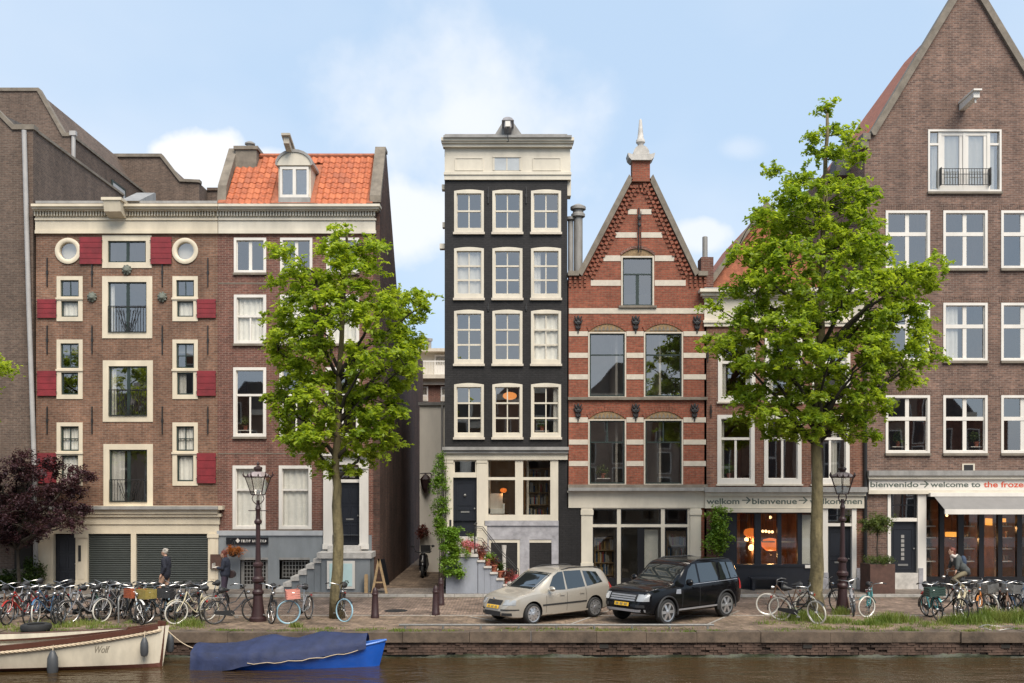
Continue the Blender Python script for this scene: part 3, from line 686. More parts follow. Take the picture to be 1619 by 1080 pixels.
MB().px(517, 887, 561, 931, -1.16, -1.11, ref=-1.15).build('frame', M['white'], pp); MB().px(521, 891, 557, 927, -1.168, -1.16, ref=-1.15).build('panel', M['mint'], pp)
ez = MB()
cx, cz = W(548, 921, -1.17)
for a in range(6): ez.ball((cx+.06*math.cos(a), -1.17, cz+.06*math.sin(a)), (.03, .004, .03), 6)
ez.build('emblem', M['ink'], pp)
# cornice and roof
cn = cornice(h, 345, 592, [(322, 326, .42), (326, 330, .34), (330, 333, .24), (346, 369, .07), (345, 348, .12), (364, 369, .11)], 'cream2', el=0)
dentils(h, 345, 595, 333, 343, 4.4, 2.3, .17, 'cream2', cn); h.part(MB().px(345, 333, 592, 346, -.06, .1, ref=0), 'dentil_bed', M['cream2'], cn)
x0, x1 = W(344, 0)[0], W(590, 0)[0]; ze = W(0, 322)[1]; RY, RZ = 1.75, 16.55
h.shell('br2', [(0, x0, x1), (ze, x0, x1)], (445, 560, 712, 845), depth=5.2)
h.holes = []
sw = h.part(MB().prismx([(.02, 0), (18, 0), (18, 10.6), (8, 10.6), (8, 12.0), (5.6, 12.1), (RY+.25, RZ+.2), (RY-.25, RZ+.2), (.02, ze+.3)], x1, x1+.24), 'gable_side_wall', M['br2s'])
h.part(MB().prismx([(-.04, ze+.05), (-.04, ze+.3), (RY-.3, RZ+.28), (RY+.3, RZ+.28), (RY+.25, RZ+.15), (RY-.25, RZ+.15), (.06, ze+.05)], x1-.12, x1+.28), 'gable_coping', M['cop'])
h.part(MB().prismx([(0, ze), (.1, ze+.7), (RY-.2, RZ+.25), (RY+.2, RZ+.25), (2.6, ze)], x0-.02, x0+.3), 'left_parapet', M['cop'])
ch = h.part(MB().box(x0+.3, x0+1.1, 1.3, 2.4, ze+.5, RZ+.12).box(x0+.24, x0+1.16, 1.24, 2.46, RZ+.12, RZ+.25), 'chimney', M['cop'])
h.part(MB().lathe([(.13, RZ+.25), (.13, RZ+.42), (.2, RZ+.44), (.2, RZ+.49), (.1, RZ+.55)], (x0+.75, 1.7, 0), 10), 'chimney_pot', M['lead'], ch)
rf = h.part(MB().prismx([(-.1, ze-.0), (RY, RZ-.06), (4.0, ze-.0)], x0+.02, x1-.02), 'roof', M['tile2'])
# dormer
dx0, dz0 = W(440, 316); dx1, dz1 = W(491, 262)
def dors(u): return RZ
dm = h.part(MB().box(dx0, dx1, .05, 1.6, dz0-.1, dz1), 'dormer', M['cream2'])
cxm = (dx0+dx1)/2; hw = (dx1-dx0)/2
h.part(MB().prism([(dx0-.08, dz1)] + [(cxm+(hw+.08)*math.cos(a), dz1+.52*math.sin(a)) for a in [math.pi*(1-i/12) for i in range(13)]], -.06, 1.8), 'dormer_pediment', M['cream2'], dm)
h.part(MB().prism([(cxm+(hw+.1)*math.cos(a), dz1+.03+.55*math.sin(a)) for a in [math.pi*(1-i/12) for i in range(13)]] + [(cxm+(hw+.04)*math.cos(a), dz1-.02+.5*math.sin(a)) for a in [math.pi*(i/12) for i in range(13)]], -.1, 1.8), 'dormer_roof', M['lead'], dm)
dwm = MB().px(443, 264, 488, 268, -.03, .1, ref=0).px(443, 308, 488, 313, -.03, .1, ref=0)
for a in (443, 463, 485): dwm.px(a, 268, a+(5 if a == 463 else 3.4), 308, -.03, .1, ref=0)
h.part(dwm, 'dormer_window', M['white'], dm)
for a in (446.4, 468): h.part(MB().px(a, 268, a+17, 308, .02, .03, ref=0), 'pane', M['glass'], dm); 
h.part(MB().px(444, 266, 487, 312, .045, .048, ref=0), 'blind', M['dfoil'], dm)
h.part(MB().px(441, 313, 491, 322, -.08, .3, ref=0), 'lead_apron', M['lead'], dm)
bx, bz = W(463, 243)
h.part(MB().prismx([(-.55, bz+.2), (-.55, bz+.46), (.4, bz+.12), (.4, bz-.15)], bx-.22, bx-.02).prismx([(-.65, bz+.46), (-.65, bz+.54), (.4, bz+.2), (.4, bz+.1)], bx-.28, bx+.04), 'hoist_beam', pm('weathered_beam', (.42,.37,.30), .8, .3, 4))
# pantiles one by one
slope = Vector((0, RY+.1, RZ-ze)); SL = slope.length; sd_ = slope.normalized(); ang = math.atan2(sd_.z, sd_.y)
tw_, te = .235, .325
tm = MB()
def tfn(u, v):
    a = u*2*math.pi
    return (u*tw_*1.04, -.0+v*(te+.05), .028*math.sin(a)+.03+.022*(1-v))
tm.grid(tfn, 9, 1); o_ = len(tm.v)
tm.grid(lambda u, v: (u*tw_*1.04, 0, .028*math.sin(u*2*math.pi)+.052-.04*v), 9, 1)
tme = tm.mesh('roof_tile', M['tile'], smooth=True, fix=False)
rx = h.root.location
nrow = int(SL/te)
xcols = int((x1-x0-.5)/tw_)
for r_ in range(nrow+1):
    for c_ in range(xcols):
        X = x0+.32+c_*tw_; sy = -.12+r_*te; zz_ = ze-.0+sd_.z*sy
        if zz_ > RZ-.12: continue
        if dx0-.3 < X < dx1+.02 and zz_ < dz1+.35: continue
        if X < x0+1.1 and zz_ > RZ-.85: continue
        o = obj_mesh('roof_tile', tme, rf, (X-rx.x, -.1+sd_.y*sy, zz_+random.uniform(-.006, .006)), (ang, random.uniform(-.015, .015), random.uniform(-.02, .02)))
        if random.random() < .45: setmat(o, cm('orange_tile_%d' % random.randrange(3), random.choice([(.33, .095, .042), (.45, .13, .05), (.26, .085, .045)]), .6))
h.part(MB().tube([(x0+.3, RY, RZ+.02), (x1, RY, RZ+.02)], .1, 8), 'ridge', M['tile2'], rf)
# sign over the basement
sg = thing('hanging_sign_board', 'black sign board with white lettering on the grey plinth', 'sign', (W(392, 0)[0], -.1, W(0, 860)[1]))
MB().px(359, 849.5, 425, 860, -.13, -.05, ref=0).build('board', M['black'], sg)
lt = MB()
for k in range(16):
    if k == 6: continue
    q = 383+k*2.5; lt.px(q, 853, q+.7, 857, -.134, -.13, ref=0); lt.px(q+.7, 853+random.choice((0, 1.6, 3.2)), q+1.7, 853.8+random.choice((0, 1.6, 3.2)), -.134, -.13, ref=0)
lt.build('lettering', M['white'], sg)
ex, ez_ = W(377.5, 854.5); MB().prism([(ex-.08, ez_), (ex, ez_-.09), (ex+.08, ez_), (ex, ez_+.09)], -.135, -.13).build('emblem', M['white'], sg)
MB().tube([(W(370, 0)[0], -.14, W(0, 852)[1]), (W(370, 0)[0], -.45, W(0, 851)[1]), (W(370, 0)[0], -.5, W(0, 853)[1])], .012, 6).build('bracket', M['iron'], sg)
# ---- black house
h = House('black_house', 'narrow black painted brick house with cream cornice and white sash windows', 703, 897, cprob=.3)
for (a, c) in ((718, 765), (778.5, 826), (839.5, 887)):
    for ri, (b, d) in enumerate(((302, 368), (393, 472), (492, 576), (608, 692))):
        rows = [(1, 2), (1, 2)] if ri == 0 else [(1.06, 2), (.98, 2, 0), (1, 2)]
        w = h.win(a, b, c, d, rows, 4, 'cream2', bar=1.8, rail=2.6, bot=7, sill=(3, 1.5, 'stone'), curtain=[(.08, .92, .5)] if (ri == 1 and a < 720) else ([(.75, .92, .8)] if ri == 3 and a > 800 else ([] if ri == 3 else None)))
        n = 9; x0, zt = W(a, b); x1, _ = W(c, 0)
        h.part(MB().prism([(x0, zt-.0)] + [(x0+(x1-x0)*k/n, zt+.055*math.sin(math.pi*k/n)) for k in range(n+1)], -.012, .0), 'arched_head', M['cream2'], w)
xl, xr = W(703, 0)[0], W(897, 0)[0]
cn = cornice(h, 704, 901, [(217, 222, .34), (222, 226, .27), (226, 232, .19), (232, 248, .03), (248, 272, .05), (272, 276, .12), (276, 284, .08)], 'cream2')
h.part(MB().px(701, 213.5, 904, 217, -.42, .3, ref=-.42), 'lead_capping', M['lead'], cn)
for (a, c) in ((719, 764), (842, 887)):
    mb = MB().px(a, 250, c, 251.5, -.07, -.05, ref=0).px(a, 269, c, 270.5, -.07, -.05, ref=0).px(a, 251.5, a+1.5, 269, -.07, -.05, ref=0).px(c-1.5, 251.5, c, 269, -.07, -.05, ref=0); h.part(mb, 'panel', M['cream2'], cn)
fw = h.part(MB().px(779, 247.5, 824, 250, -.09, -.05, ref=0).px(779, 250, 782, 270, -.07, -.05, ref=0).px(821, 250, 824, 270, -.07, -.05, ref=0).px(800.5, 250, 802.5, 270, -.06, -.05, ref=0), 'attic_window', M['cream2'])
for a in (782, 802.5): h.part(MB().px(a, 250, a+18.3, 270, -.058, -.052, ref=0), 'pane', M['glassb'], fw)
# hoist hood
hx, hz = W(803, 214)
hd = h.part(MB().prismx([(-.6, hz+.08), (-.6, hz+.36), (1.2, hz+.36), (1.2, hz)], hx-.13, hx+.13).prism([(hx-.22, hz+.32)]+[(hx+.2*math.cos(a), hz+.32+.12*math.sin(a)) for a in (3.1, 2.5, 1.9, 1.3, .7, .1)]+[(hx+.22, hz+.32)], -.68, 1.2), 'hoist_hood', M['hard'])
h.part(MB().prism([(hx-.52, hz), (hx+.56, hz), (hx+.2, hz+.52), (hx-.2, hz+.52)], .1, 1.2), 'hoist_gable', M['lead'], hd)
h.part(MB().box(hx-.09, hx+.09, -.66, -.6, hz+.1, hz+.3), 'hoist_front', M['white'], hd)
h.part(MB().tube([(hx, -.6, hz+.12), (hx, -.6, hz-.3), (hx+.03, -.6, hz-.42), (hx-.04, -.6, hz-.44)], .02, 6), 'hook', M['iron'], hd)
for (a, b) in ((735, 752), (760, 780), (290, 300), (383, 391)):
    pass
for ax in (772, 832):
    for (b, d) in ((296, 322), (480, 492)): anchor(h, ax, b, d)
# ground floor timber front
lf = h.part(MB().px(700, 707, 899, 712, -.3, .02, ref=0).px(702, 712, 898, 717, -.22, .02, ref=0), 'lead_ledge', M['lead'])
h.part(MB().px(703, 717, 897, 727, -.12, .02, ref=0), 'fascia', M['cream2'])
for (a, c) in ((703, 716.5), (754, 770)): h.part(MB().px(a, 727, c, 866, -.08, .12, ref=0).px(a-.6, 727, c+.6, 732, -.1, -.08, ref=0).px(a-.6, 840, c+.6, 866, -.1, -.08, ref=0).px(a+3, 735, c-3, 838, -.09, -.08, ref=0), 'pilaster', M['cream2'])
h.part(MB().px(870, 727, 882.5, 824, -.06, .12, ref=0), 'post', M['cream2'])
tr = h.part(MB().px(716.5, 727, 754, 729.5, -.04, .12, ref=0).px(716.5, 747, 754, 755, -.05, .12, ref=0).px(716.5, 729.5, 719, 747, -.03, .12, ref=0).px(751.5, 729.5, 754, 747, -.03, .12, ref=0), 'transom_window', M['cream2'])
h.part(MB().px(719, 729.5, 751.5, 747, .05, .06, ref=0), 'pane', M['glass'], tr)
dr = panel_door(h, 716.5, 755, 754, 848, 'navyblk', 2, .08); h.part(MB().ball((W(735, 0)[0], .04, W(0, 783)[1]), .05, 10), 'knocker', M['steel'], dr)
sw = h.part(MB().px(770, 727, 772, 824, -.05, .12, ref=0).px(772, 727, 870, 728.5, -.05, .12, ref=0).px(814.5, 728.5, 827, 814, -.05, .12, ref=0).px(772, 754.5, 814.5, 759, -.055, .12, ref=0).px(827, 754.5, 870, 759, -.055, .12, ref=0).px(772, 814, 870, 823, -.055, .12, ref=0), 'front_window', M['cream2'])
for (a, c) in ((772, 814.5), (827, 870)):
    for (b, d) in ((728.5, 754.5), (759, 814)): h.part(MB().px(a, b, c, d, .06, .066, ref=0), 'pane', M['glassd'], sw)
h.hole(704, 727, 882, 823.5); h.hole(704, 823.5, 754, 866)
# stone basement
bs = MB(); facade(bs, [(0, W(754, 0)[0], W(883, 0)[0]), (W(0, 823)[1], W(754, 0)[0], W(883, 0)[0])], [(W(773, 0)[0], W(822, 0)[0], .1, W(0, 853)[1]), (W(837, 0)[0], W(872, 0)[0], .1, W(0, 853)[1])], -.04, .3)
h.part(bs, 'stone_basement', M['hard']); h.part(MB().px(766, 823.2, 883, 831, -.09, -.04, ref=0), 'stone_sill', M['hard'])
bw = h.part(MB().px(773, 853, 822, 858, -.02, .1, ref=0).px(773, 858, 776, 930, -.02, .1, ref=0).px(818, 858, 822, 930, -.02, .1, ref=0), 'basement_window', M['cream2'])
h.part(MB().px(776, 858, 818, 930, .08, .09, ref=0), 'pane', M['glassd'], bw); h.part(MB().lathe([(.1, .1), (.08, .3), (.075, 1.4), (.1, 1.7)], (W(797, 0)[0], .02, 0), 10), 'column', M['step'], bw)
h.part(MB().px(837, 853, 872, 858, -.02, .1, ref=0), 'door_head', M['cream2'])
panel_door(h, 837, 858, 872, 932, 'black', 2, .1, letter=False)
rw = MB().px(882.5, 727, 897, 803, -.005, .05, ref=0)
h.shell('br3', [(0, xl, xr), (W(0, 214)[1], xl, xr)], (382, 482, 592, 707, 845), depth=9)
h.part(MB().px(883, 803, 918.5, 934, -.02, .0, ref=0), 'black_wall_return', M['br3'])
h.part(MB().box(xl, xr, 0, 9, W(0, 214)[1], W(0, 214)[1]+.05), 'roof', M['lead'])
for (py, l) in ((292, .12), (352, .1), (386, .2)): h.part(MB().box(xl-l, xl, .2, .5, W(0, py+5)[1], W(0, py-3)[1]), 'eaves_bracket', M['cream2'])
h.part(MB().box(xr, xr+.14, .1, .6, W(0, 308)[1], W(0, 282)[1]), 'eaves_bracket', M['cream2'])
# pendant lamp glowing behind the middle window
lp = thing('pendant_lamp', 'round orange lamp glowing behind the middle first floor window of the black house', 'lamp', (W(806, 0, 1.2)[0], 1.2, W(0, 626, 1.2)[1]))
c_ = lp.location; MB().ball((c_.x, c_.y, c_.z), (.27, .27, .15), 14).build('shade', emis('lamp_glow', (1, .36, .09), .75), lp, smooth=True)
MB().tube([(c_.x, c_.y, c_.z+.14), (c_.x, c_.y, c_.z+.75)], .012, 6).build('cord', M['iron'], lp)
# stoop of the black house
YF = -1.55
zl = W(0, 876, YF)[1]; xa = W(705, 0, YF)[0]; xb = W(755, 0, YF)[0]
zd = W(0, 848)[1]
st = h.part(MB().box(xa, xb, YF, -.08, 0, zl-.1), 'stair_base', M['bluegrey'])
h.part(MB().box(xa, xb+.02, YF-.05, -.08, zl-.1, zl), 'landing', M['step'], st)
for k in range(2): h.part(MB().box(W(716, 0)[0], W(756, 0)[0], -.75+.33*k, -.08, zl+.002+k*(zd-zl)/2, zl+(k+1)*(zd-zl)/2), 'step', M['step'], st)
nst = 6; xs_ = xb+.02; zs_ = zl; STEPS = []
for k in range(nst):
    zs_ -= zl/(nst+1); h.part(MB().box(xs_-.03, xs_+.25, YF-.05, -.1, zs_-.07, zs_), 'step', M['step'], st)
    h.part(MB().box(xs_, xs_+.22, YF, -.12, 0, zs_-.072), 'stair_wall', M['bluegrey'], st); STEPS.append((xs_+.12, zs_)); xs_ += .225
for Yr in (YF+.1, -.25):
    rl = MB()
    rl.tube([(xb-.1, Yr, zl), (xb-.1, Yr, zl+1.0)], .028, 6).ball((xb-.1, Yr, zl+1.03), .05, 8)
    rl.tube([(xb-.1, Yr, zl+.92), (xb+.15, Yr, zl+.9), (xb+.85, Yr, zl+.0), (xb+1.45, Yr, zl-.65), (xb+1.45, Yr, zl-1.2)], .016, 6)
    rl.tube([(xb-.1, Yr, zl+.5), (xb+.12, Yr, zl+.48), (xb+.8, Yr, zl-.35)], .014, 6)
    h.part(rl, 'handrail', M['iron'], st)
h.part(MB().tube([(xa+.15, YF+.1, zl), (xa+.15, YF+.1, zl+1.2)], .04, 8), 'newel_post', M['iron'], st)

# ---- flue pipes between the houses
fl = thing('flue_pipe', 'pair of grey metal flue pipes rising beside the black house', 'flue', (W(914, 0, .6)[0], .6, 9.0))
xf = W(914, 0, .7)[0]; MB().lathe([(.17, 11.0), (.17, 13.9), (.26, 13.95), (.26, 14.05), (.2, 14.1), (.2, 14.2), (.29, 14.22), (.29, 14.32), (.1, 14.42)], (xf, .7, 0), 12).build('pipe', M['lead'], fl, smooth=True)
MB().lathe([(.1, 11.0), (.1, 13.8), (.18, 13.85), (.18, 13.95)], (xf-.28, .75, 0), 10).build('pipe', M['lead'], fl, smooth=True)

# ---- red brick gable house
h = House('red_gable_house', 'red brick house with white stone bands and pointed stepped gable topped by a finial', 899, 1117)
xl, xr = W(899, 0)[0], W(1117, 0)[0]
WIN4 = ((930, 525, 990, 628), (1018, 525, 1080, 628), (930, 663, 990, 766), (1018, 663, 1080, 766))
for (a, b, c, d) in WIN4:
    w = h.win(a, b, c, d, [(.33, 1), (.67, 1)] if b < 600 else [(.33, 2), (.67, 1)], 2.2, 'stone', ('dgreen', 2.2), bar=2, rail=2, bot=1, proud=.015, glass='glass')
    x0, z0 = W(a+1, b); x1, _ = W(c-1, b); n = 14; hh = 12/43.; aw = x1-x0
    arc = [(x0+aw*k/n, z0+.02+hh*(1-((k/n)*2-1)**2)) for k in range(n+1)]
    h.part(MB().prism([(x0, z0)] + arc + [(x1, z0)], -.008, .0), 'tympanum', pm('tile_infill', (.26,.17,.085), .8, .5, 14), w)
    mb = MB()
    for k in range(7): mb.prism([(x0+aw*(.14+.105*k), z0+.05), (x0+aw*(.19+.105*k), z0+.05+.17*(1-((.19+.105*k)*2-1)**2)), (x0+aw*(.235+.105*k), z0+.05)], -.03, -.008)
    h.part(mb, 'carved_infill', M['cop'], w)
    for k in range(n):      # voussoirs
        (xa, za), (xb_, zb) = arc[k], arc[k+1]; f = 1+.26
        def out(x, z): return (x+(x-(x0+x1)/2)*.11, z+.17)
        h.part(MB().prism([(xa, za), (xb_-.006, zb), out(xb_-.006, zb), out(xa, za)], -.035, .0), 'voussoir', M['br4'], w)
aw_ = h.win(982, 405, 1034, 484, [(.33, 1), (.67, 2)], 2.5, 'stone', ('dgreen', 2), bar=5, rail=2, bot=1, sill=(3, 4, 'cop'))
n = 10; x0, z0 = W(981, 405); x1, _ = W(1035, 405)
arc = [(x0+(x1-x0)*k/n, z0+.02+.26*(1-((k/n)*2-1)**2)) for k in range(n+1)]
h.part(MB().prism([(x0, z0)]+arc+[(x1, z0)], -.008, .0), 'tympanum', pm('tile_infill2', (.26,.17,.085), .8, .5, 14), aw_)
h.part(MB().prism(arc + [(x, z+.1) for x, z in arc[::-1]], -.05, 0), 'arch_label', M['br2'], aw_)
# bands
def band(a, c, b, d): h.part(MB().px(a, b, c, d, -.018, .01, ref=0), 'stone_band', M['stone'])
band(899.5, 1116.5, 487.5, 496)
for (b, d) in ((524, 531.5), (558, 566), (592, 600), (660, 668), (695, 703), (729, 737)):
    for (a, c) in ((899.5, 929.5), (990.5, 1017.5), (1080.5, 1116)): band(a, c, b, d)
for (a, c, b, d) in ((993, 1007, 331, 339), (1012, 1030, 331, 339), (973, 1007, 367.5, 376), (1013, 1047, 367.5, 376), (954, 981.5, 404, 413), (1035, 1066, 404, 413), (934, 981.5, 443, 452), (1035, 1084, 443, 452)): band(a, c, b, d)
h.part(MB().px(898, 628, 1118, 632.5, -.1, .01, ref=0), 'string_course', M['cop']); h.part(MB().px(898, 766, 1118, 771, -.12, .01, ref=0), 'string_course', M['cop'])
# iron wall ties
for (cx, cy) in ((914, 512), (1005, 512), (1102, 512), (914, 651), (1005, 651), (1098, 651)):
    X0, Z0 = W(cx, cy); mb = MB().box(X0-.025, X0+.025, -.05, -.0, Z0-.35, Z0+.2)
    for sgn in (-1, 1):
        for (dx, dz, rr) in ((.12, .06, .085), (.1, .2, .07), (.07, -.12, .055)):
            mb.tube([(X0, -.04, Z0+dz-.1), (X0+sgn*dx*.7, -.05, Z0+dz-.05), (X0+sgn*dx*1.3, -.05, Z0+dz+rr)], [.03, .045, .018], 6)
    mb.ball((X0, -.05, Z0+.22), (.05, .03, .09), 8).ball((X0, -.05, Z0+.05), (.09, .035, .1), 8); h.part(mb, 'wall_tie', M['iron'])
cz = W(0, 340)[1]; cx = W(1010, 0)[0]
h.part(MB().tube([(cx-.02, -.12, W(0, 330)[1]), (cx-.02, -.1, W(0, 400)[1])], .022, 6).tube([(cx+.07, -.08, W(0, 335)[1]), (cx+.07, -.08, W(0, 400)[1])], .014, 6).ball((cx, -.12, W(0, 345)[1]), (.07, .05, .12), 8).ball((cx, -.12, W(0, 357)[1]), (.06, .05, .09), 8), 'hoist_iron', M['iron'])
# gable outline
zsh = W(0, 452)[1]; zs2 = W(0, 436)[1]; zn = W(0, 285)[1]; zt = W(0, 256)[1]
nl, nr = W(999, 0)[0], W(1027, 0)[0]; sl_, sr_ = W(921, 0)[0], W(1097, 0)[0]
h.hole(919, 803, 1108, 936)
outl = [(0, xl, xr), (zs2, xl, xr), (zs2+.001, sl_, sr_), (zn, nl, nr), (zt, nl, nr)]
h.shell('br4', outl, (505, 645, 790), depth=9)
mb = MB()
for s_, (ax, bx_) in ((-1, (sl_, nl)), (1, (sr_, nr))):
    o_ = .14*s_
    h.part(MB().prism([(ax+o_*.2, zs2-.03), (ax+o_*1.3, zs2+.1), (bx_+o_*.8, zn+.18), (bx_-o_*.15, zn+.0)], -.14, .3), 'gable_coping', M['cop'])
    ex = xl if s_ < 0 else xr
    h.part(MB().box(min(ex, ax+o_)-(.03 if s_ < 0 else 0), max(ex, ax+o_)+(.03 if s_ > 0 else 0), -.16, .3, zs2-.02, zs2+.15), 'kneeler', M['cop'])
    # brick corbel frieze along the rake: two staggered rows of blocks
    cf = MB(); v = Vector((bx_-ax, 0, zn-zs2)); L = v.length; u = v.normalized(); nrm = Vector((-u.z, 0, u.x))*s_*(1)
    if nrm.z > 0: nrm = -nrm
    k = 0; t = .1
    while t < L-.1:
        for row in range(3):
            tt = t + (row % 2)*.09; c0 = Vector((ax, 0, zs2)) + u*tt + nrm*(.10+row*.13); e = u*.05; f_ = nrm*.055
            q = [c0-e-f_, c0+e-f_, c0+e*1.6*(1 if row % 2 else .4)+f_, c0-e*1.6*(1 if row % 2 else .4)+f_]
            cf.prism([(p.x, p.z) for p in q], -.1+.025*row, .0)
        t += .18
    xk = ex
    while (xk < ax+.1) if s_ < 0 else (xk > ax-.1):
        for row in range(3): cf.box(xk+.02*s_*-1, xk+.1*s_*-1, -.1+.025*row, 0, zs2-.15-.13*row, zs2-.05-.13*row)
        xk += .18*(-s_)
    h.part(cf, 'corbel_frieze', M['br4'], kind='stuff')
mb = MB()
for k in range(5):
    for row in range(2): mb.box(nl+.02+k*.13+row*.05, nl+.09+k*.13+row*.05, -.09+.03*row, 0, zn-.3-.16*row, zn-.2-.16*row)
h.part(mb, 'corbel_frieze', M['br4'], kind='stuff')
h.part(MB().box(nl-.0, nr+.0, -.12, .35, zn+.0, zt).box(nl-.03, nr+.03, -.14, .0, zn-.08, zn+.02), 'neck', M['br4'])
# finial
fx = (nl+nr)/2; zf = zt
fi = h.part(MB().prism([(fx-.36, zf), (fx-.46, zf+.1), (fx-.5, zf+.26), (fx-.36, zf+.22), (fx+.36, zf+.22), (fx+.5, zf+.26), (fx+.46, zf+.1), (fx+.36, zf)], -.24, .4), 'finial', M['step'])
h.part(MB().prism([(fx+.3*math.cos(a), zf+.22+.34*math.sin(a)) for a in [math.pi*i/12 for i in range(13)]], -.2, .3), 'finial_shell', M['step'], fi)
h.part(MB().lathe([(.1, zf+.5), (.11, zf+.66), (.17, zf+.72), (.16, zf+.82), (.12, zf+.86), (.09, zf+1.12), (.05, zf+1.55), (.01, zf+1.6)], (fx, .05, 0), 12), 'finial_spire', M['step'], fi, smooth=True)
h.part(MB().add([(sl_, .3, zs2), (sr_, .3, zs2), (fx, .3, zn-.1), (sl_, 9, zs2), (sr_, 9, zs2), (fx, 9, zn-.1)], [(0, 2, 5, 3), (1, 4, 5, 2), (3, 5, 4)]), 'roof', M['dtile'])
h.part(MB().box(xl, sl_+.02, .3, 9, zs2-.05, zs2).box(sr_-.02, xr, .3, 9, zs2-.05, zs2), 'gutter', M['lead'])
cxx = W(1113, 0, 1)[0]; chz = W(0, 436)[1]
ch = h.part(MB().box(cxx-.2, cxx+.26, .5, 1.2, chz-.3, W(0, 411, 1)[1]), 'chimney', M['br2']); h.part(MB().lathe([(.1, W(0, 411, 1)[1]), (.1, W(0, 377, 1)[1]), (.07, W(0, 376, 1)[1])], (cxx, .8, 0), 10), 'chimney_pot', M['lead'], ch)
# shop front
sf = cornice(h, 900, 1113, [(776, 779, .14), (779, 803, .06)], 'cream2', 'fascia'); h.part(MB().px(898, 771, 1115, 776, -.3, .02, ref=0), 'lead_flashing', M['lead'], sf)
for (a, c) in ((919, 937), (1091, 1108)): h.part(MB().px(a, 803, c, 934, -.05, .12, ref=0).px(a-1, 806, c+1, 814, -.08, -.05, ref=0).px(a-1, 890, c+1, 934, -.08, -.05, ref=0), 'pilaster', M['cream2'])
w = h.part(MB().px(937, 803, 1091, 805, -.0, .12, ref=0).px(937, 829, 1091, 833.5, -.01, .12, ref=0).px(975.5, 805, 981.5, 934, -.012, .12, ref=0).px(1045, 805, 1051, 934, -.012, .12, ref=0).px(1087, 805, 1091, 934, -.005, .12, ref=0), 'shop_window', M['cream2'])
for (a, c) in ((937, 975.5), (981.5, 1045), (1051, 1087)):
    dk = MB(); 
    for (b, d) in ((805, 829), (833.5, 934)):
        dk.px(a, b, a+2, d, .03, .1, ref=0).px(c-2, b, c, d, .03, .1, ref=0).px(a+2, b, c-2, b+2, .03, .1, ref=0).px(a+2, d-(2 if b < 820 else 20), c-2, d, .03, .1, ref=0)
        h.part(MB().px(a+1, b+1, c-1, d-1, .066, .07, ref=0), 'pane', M['glassd'], w)
    if a == 981.5: dk.px(1008, 833.5, 1019, 934, .02, .1, ref=0)
    h.part(dk, 'sash', M['black'], w)
h.part(MB().px(1020, 838, 1042, 925, .25, .3, ref=0), 'curtain', M['curt'], w)

# ---- brown house with sign, lamp shop
h = House('lamp_shop_house', 'low red brown brick house with white cornice above a lamp shop', 1113, 1367, cprob=.4)
xl, xr = W(1113.5, 0)[0], W(1367, 0)[0]
for (a, c) in ((1135, 1194), (1209, 1268), (1284, 1344)):
    h.win(a, 535, c, 636, [(.36, 1), (.64, 1)], 6, 'white', rail=4, bot=9, sill=(2, 2, 'stone'))
    h.win(a-1, 656, c-1, 766, [(.32, 1), (.68, 2)], 6, 'white', rail=4, bar=3.5, bot=9, sill=(2, 2, 'stone'), curtain=[(.08, .2, 1)] if a < 1200 else ([(.55, .7, 1)] if a > 1280 else None))
cn = cornice(h, 1115, 1365, [(456, 461, .4), (461, 467, .28), (467, 471, .16), (471, 506, .06), (506, 510, .14), (510, 516, .09)], 'cream2')
anchor(h, 1119, 552, 572); anchor(h, 1124, 640, 660)
h.hole(1138, 803, 1286, 934); h.hole(1300, 803, 1353, 934)
h.shell('br5', [(0, xl, xr), (W(0, 456)[1], xl, xr)], (522, 645, 775), depth=9, room='shoproom')
ze = W(0, 456)[1]; rxc = (xl+xr)/2 - .4
h.part(MB().prism([(xl+.2, ze), (xr-.3, ze), (rxc, ze+3.3)], 1.2, 9), 'gable_roof', M['tile2'])
h.part(MB().prism([(xl+.0, ze), (xl+.25, ze), (rxc, ze+3.25), (xr-.35, ze), (xr-.1, ze), (rxc, ze+3.5)], 1.0, 1.25), 'gable_coping', M['cop'])
h.part(MB().box(xl, xr, -.05, 1.2, ze-.03, ze+.03), 'gutter', M['lead'])
ls = h.part(MB().px(1112, 770, 1367, 778, -.32, .02, ref=0), 'lead_flashing', M['lead']); h.part(MB().px(1114, 778, 1366, 784, -.2, .02, ref=0), 'moulding', M['cream2'])
# black shop front
bf = MB().px(1138, 803, 1286, 812, .0, .15, ref=0).px(1138, 895, 1286, 934, -.02, .15, ref=0).px(1138, 892, 1286, 896, -.05, .15, ref=0)
for (a, c) in ((1138, 1165), (1193, 1203), (1229, 1235.5), (1261, 1268)): bf.px(a, 812, c, 892, -.01, .15, ref=0)
sfw = h.part(bf, 'shop_front', M['navyblk'])
for (a, c) in ((1165, 1193), (1203, 1229), (1235.5, 1261), (1268, 1286)): h.part(MB().px(a, 812, c, 892, .07, .075, ref=0), 'pane', M['glassd'], sfw)
h.part(MB().px(1269, 814, 1286, 893, .12, .14, ref=0), 'blind', M['curt'], sfw); h.part(MB().px(1272, 893, 1287, 898, -.08, -.05, ref=0), 'sill_box', M['white'], sfw)
for (a, c) in ((1165, 1193), (1235.5, 1261), (1203, 1229)): h.part(MB().px(a, 857, c, 858.5, .3, .55, ref=0), 'shelf', M['wood'], sfw)
df = h.part(MB().px(1300, 803, 1308.5, 934, -.05, .15, ref=0).px(1346.5, 803, 1353.5, 934, -.05, .15, ref=0).px(1308.5, 827.5, 1346.5, 832, -.03, .15, ref=0), 'door_frame', M['white'])
h.part(MB().px(1308.5, 803, 1346.5, 827.5, .07, .075, ref=0), 'pane', M['glass'], df)
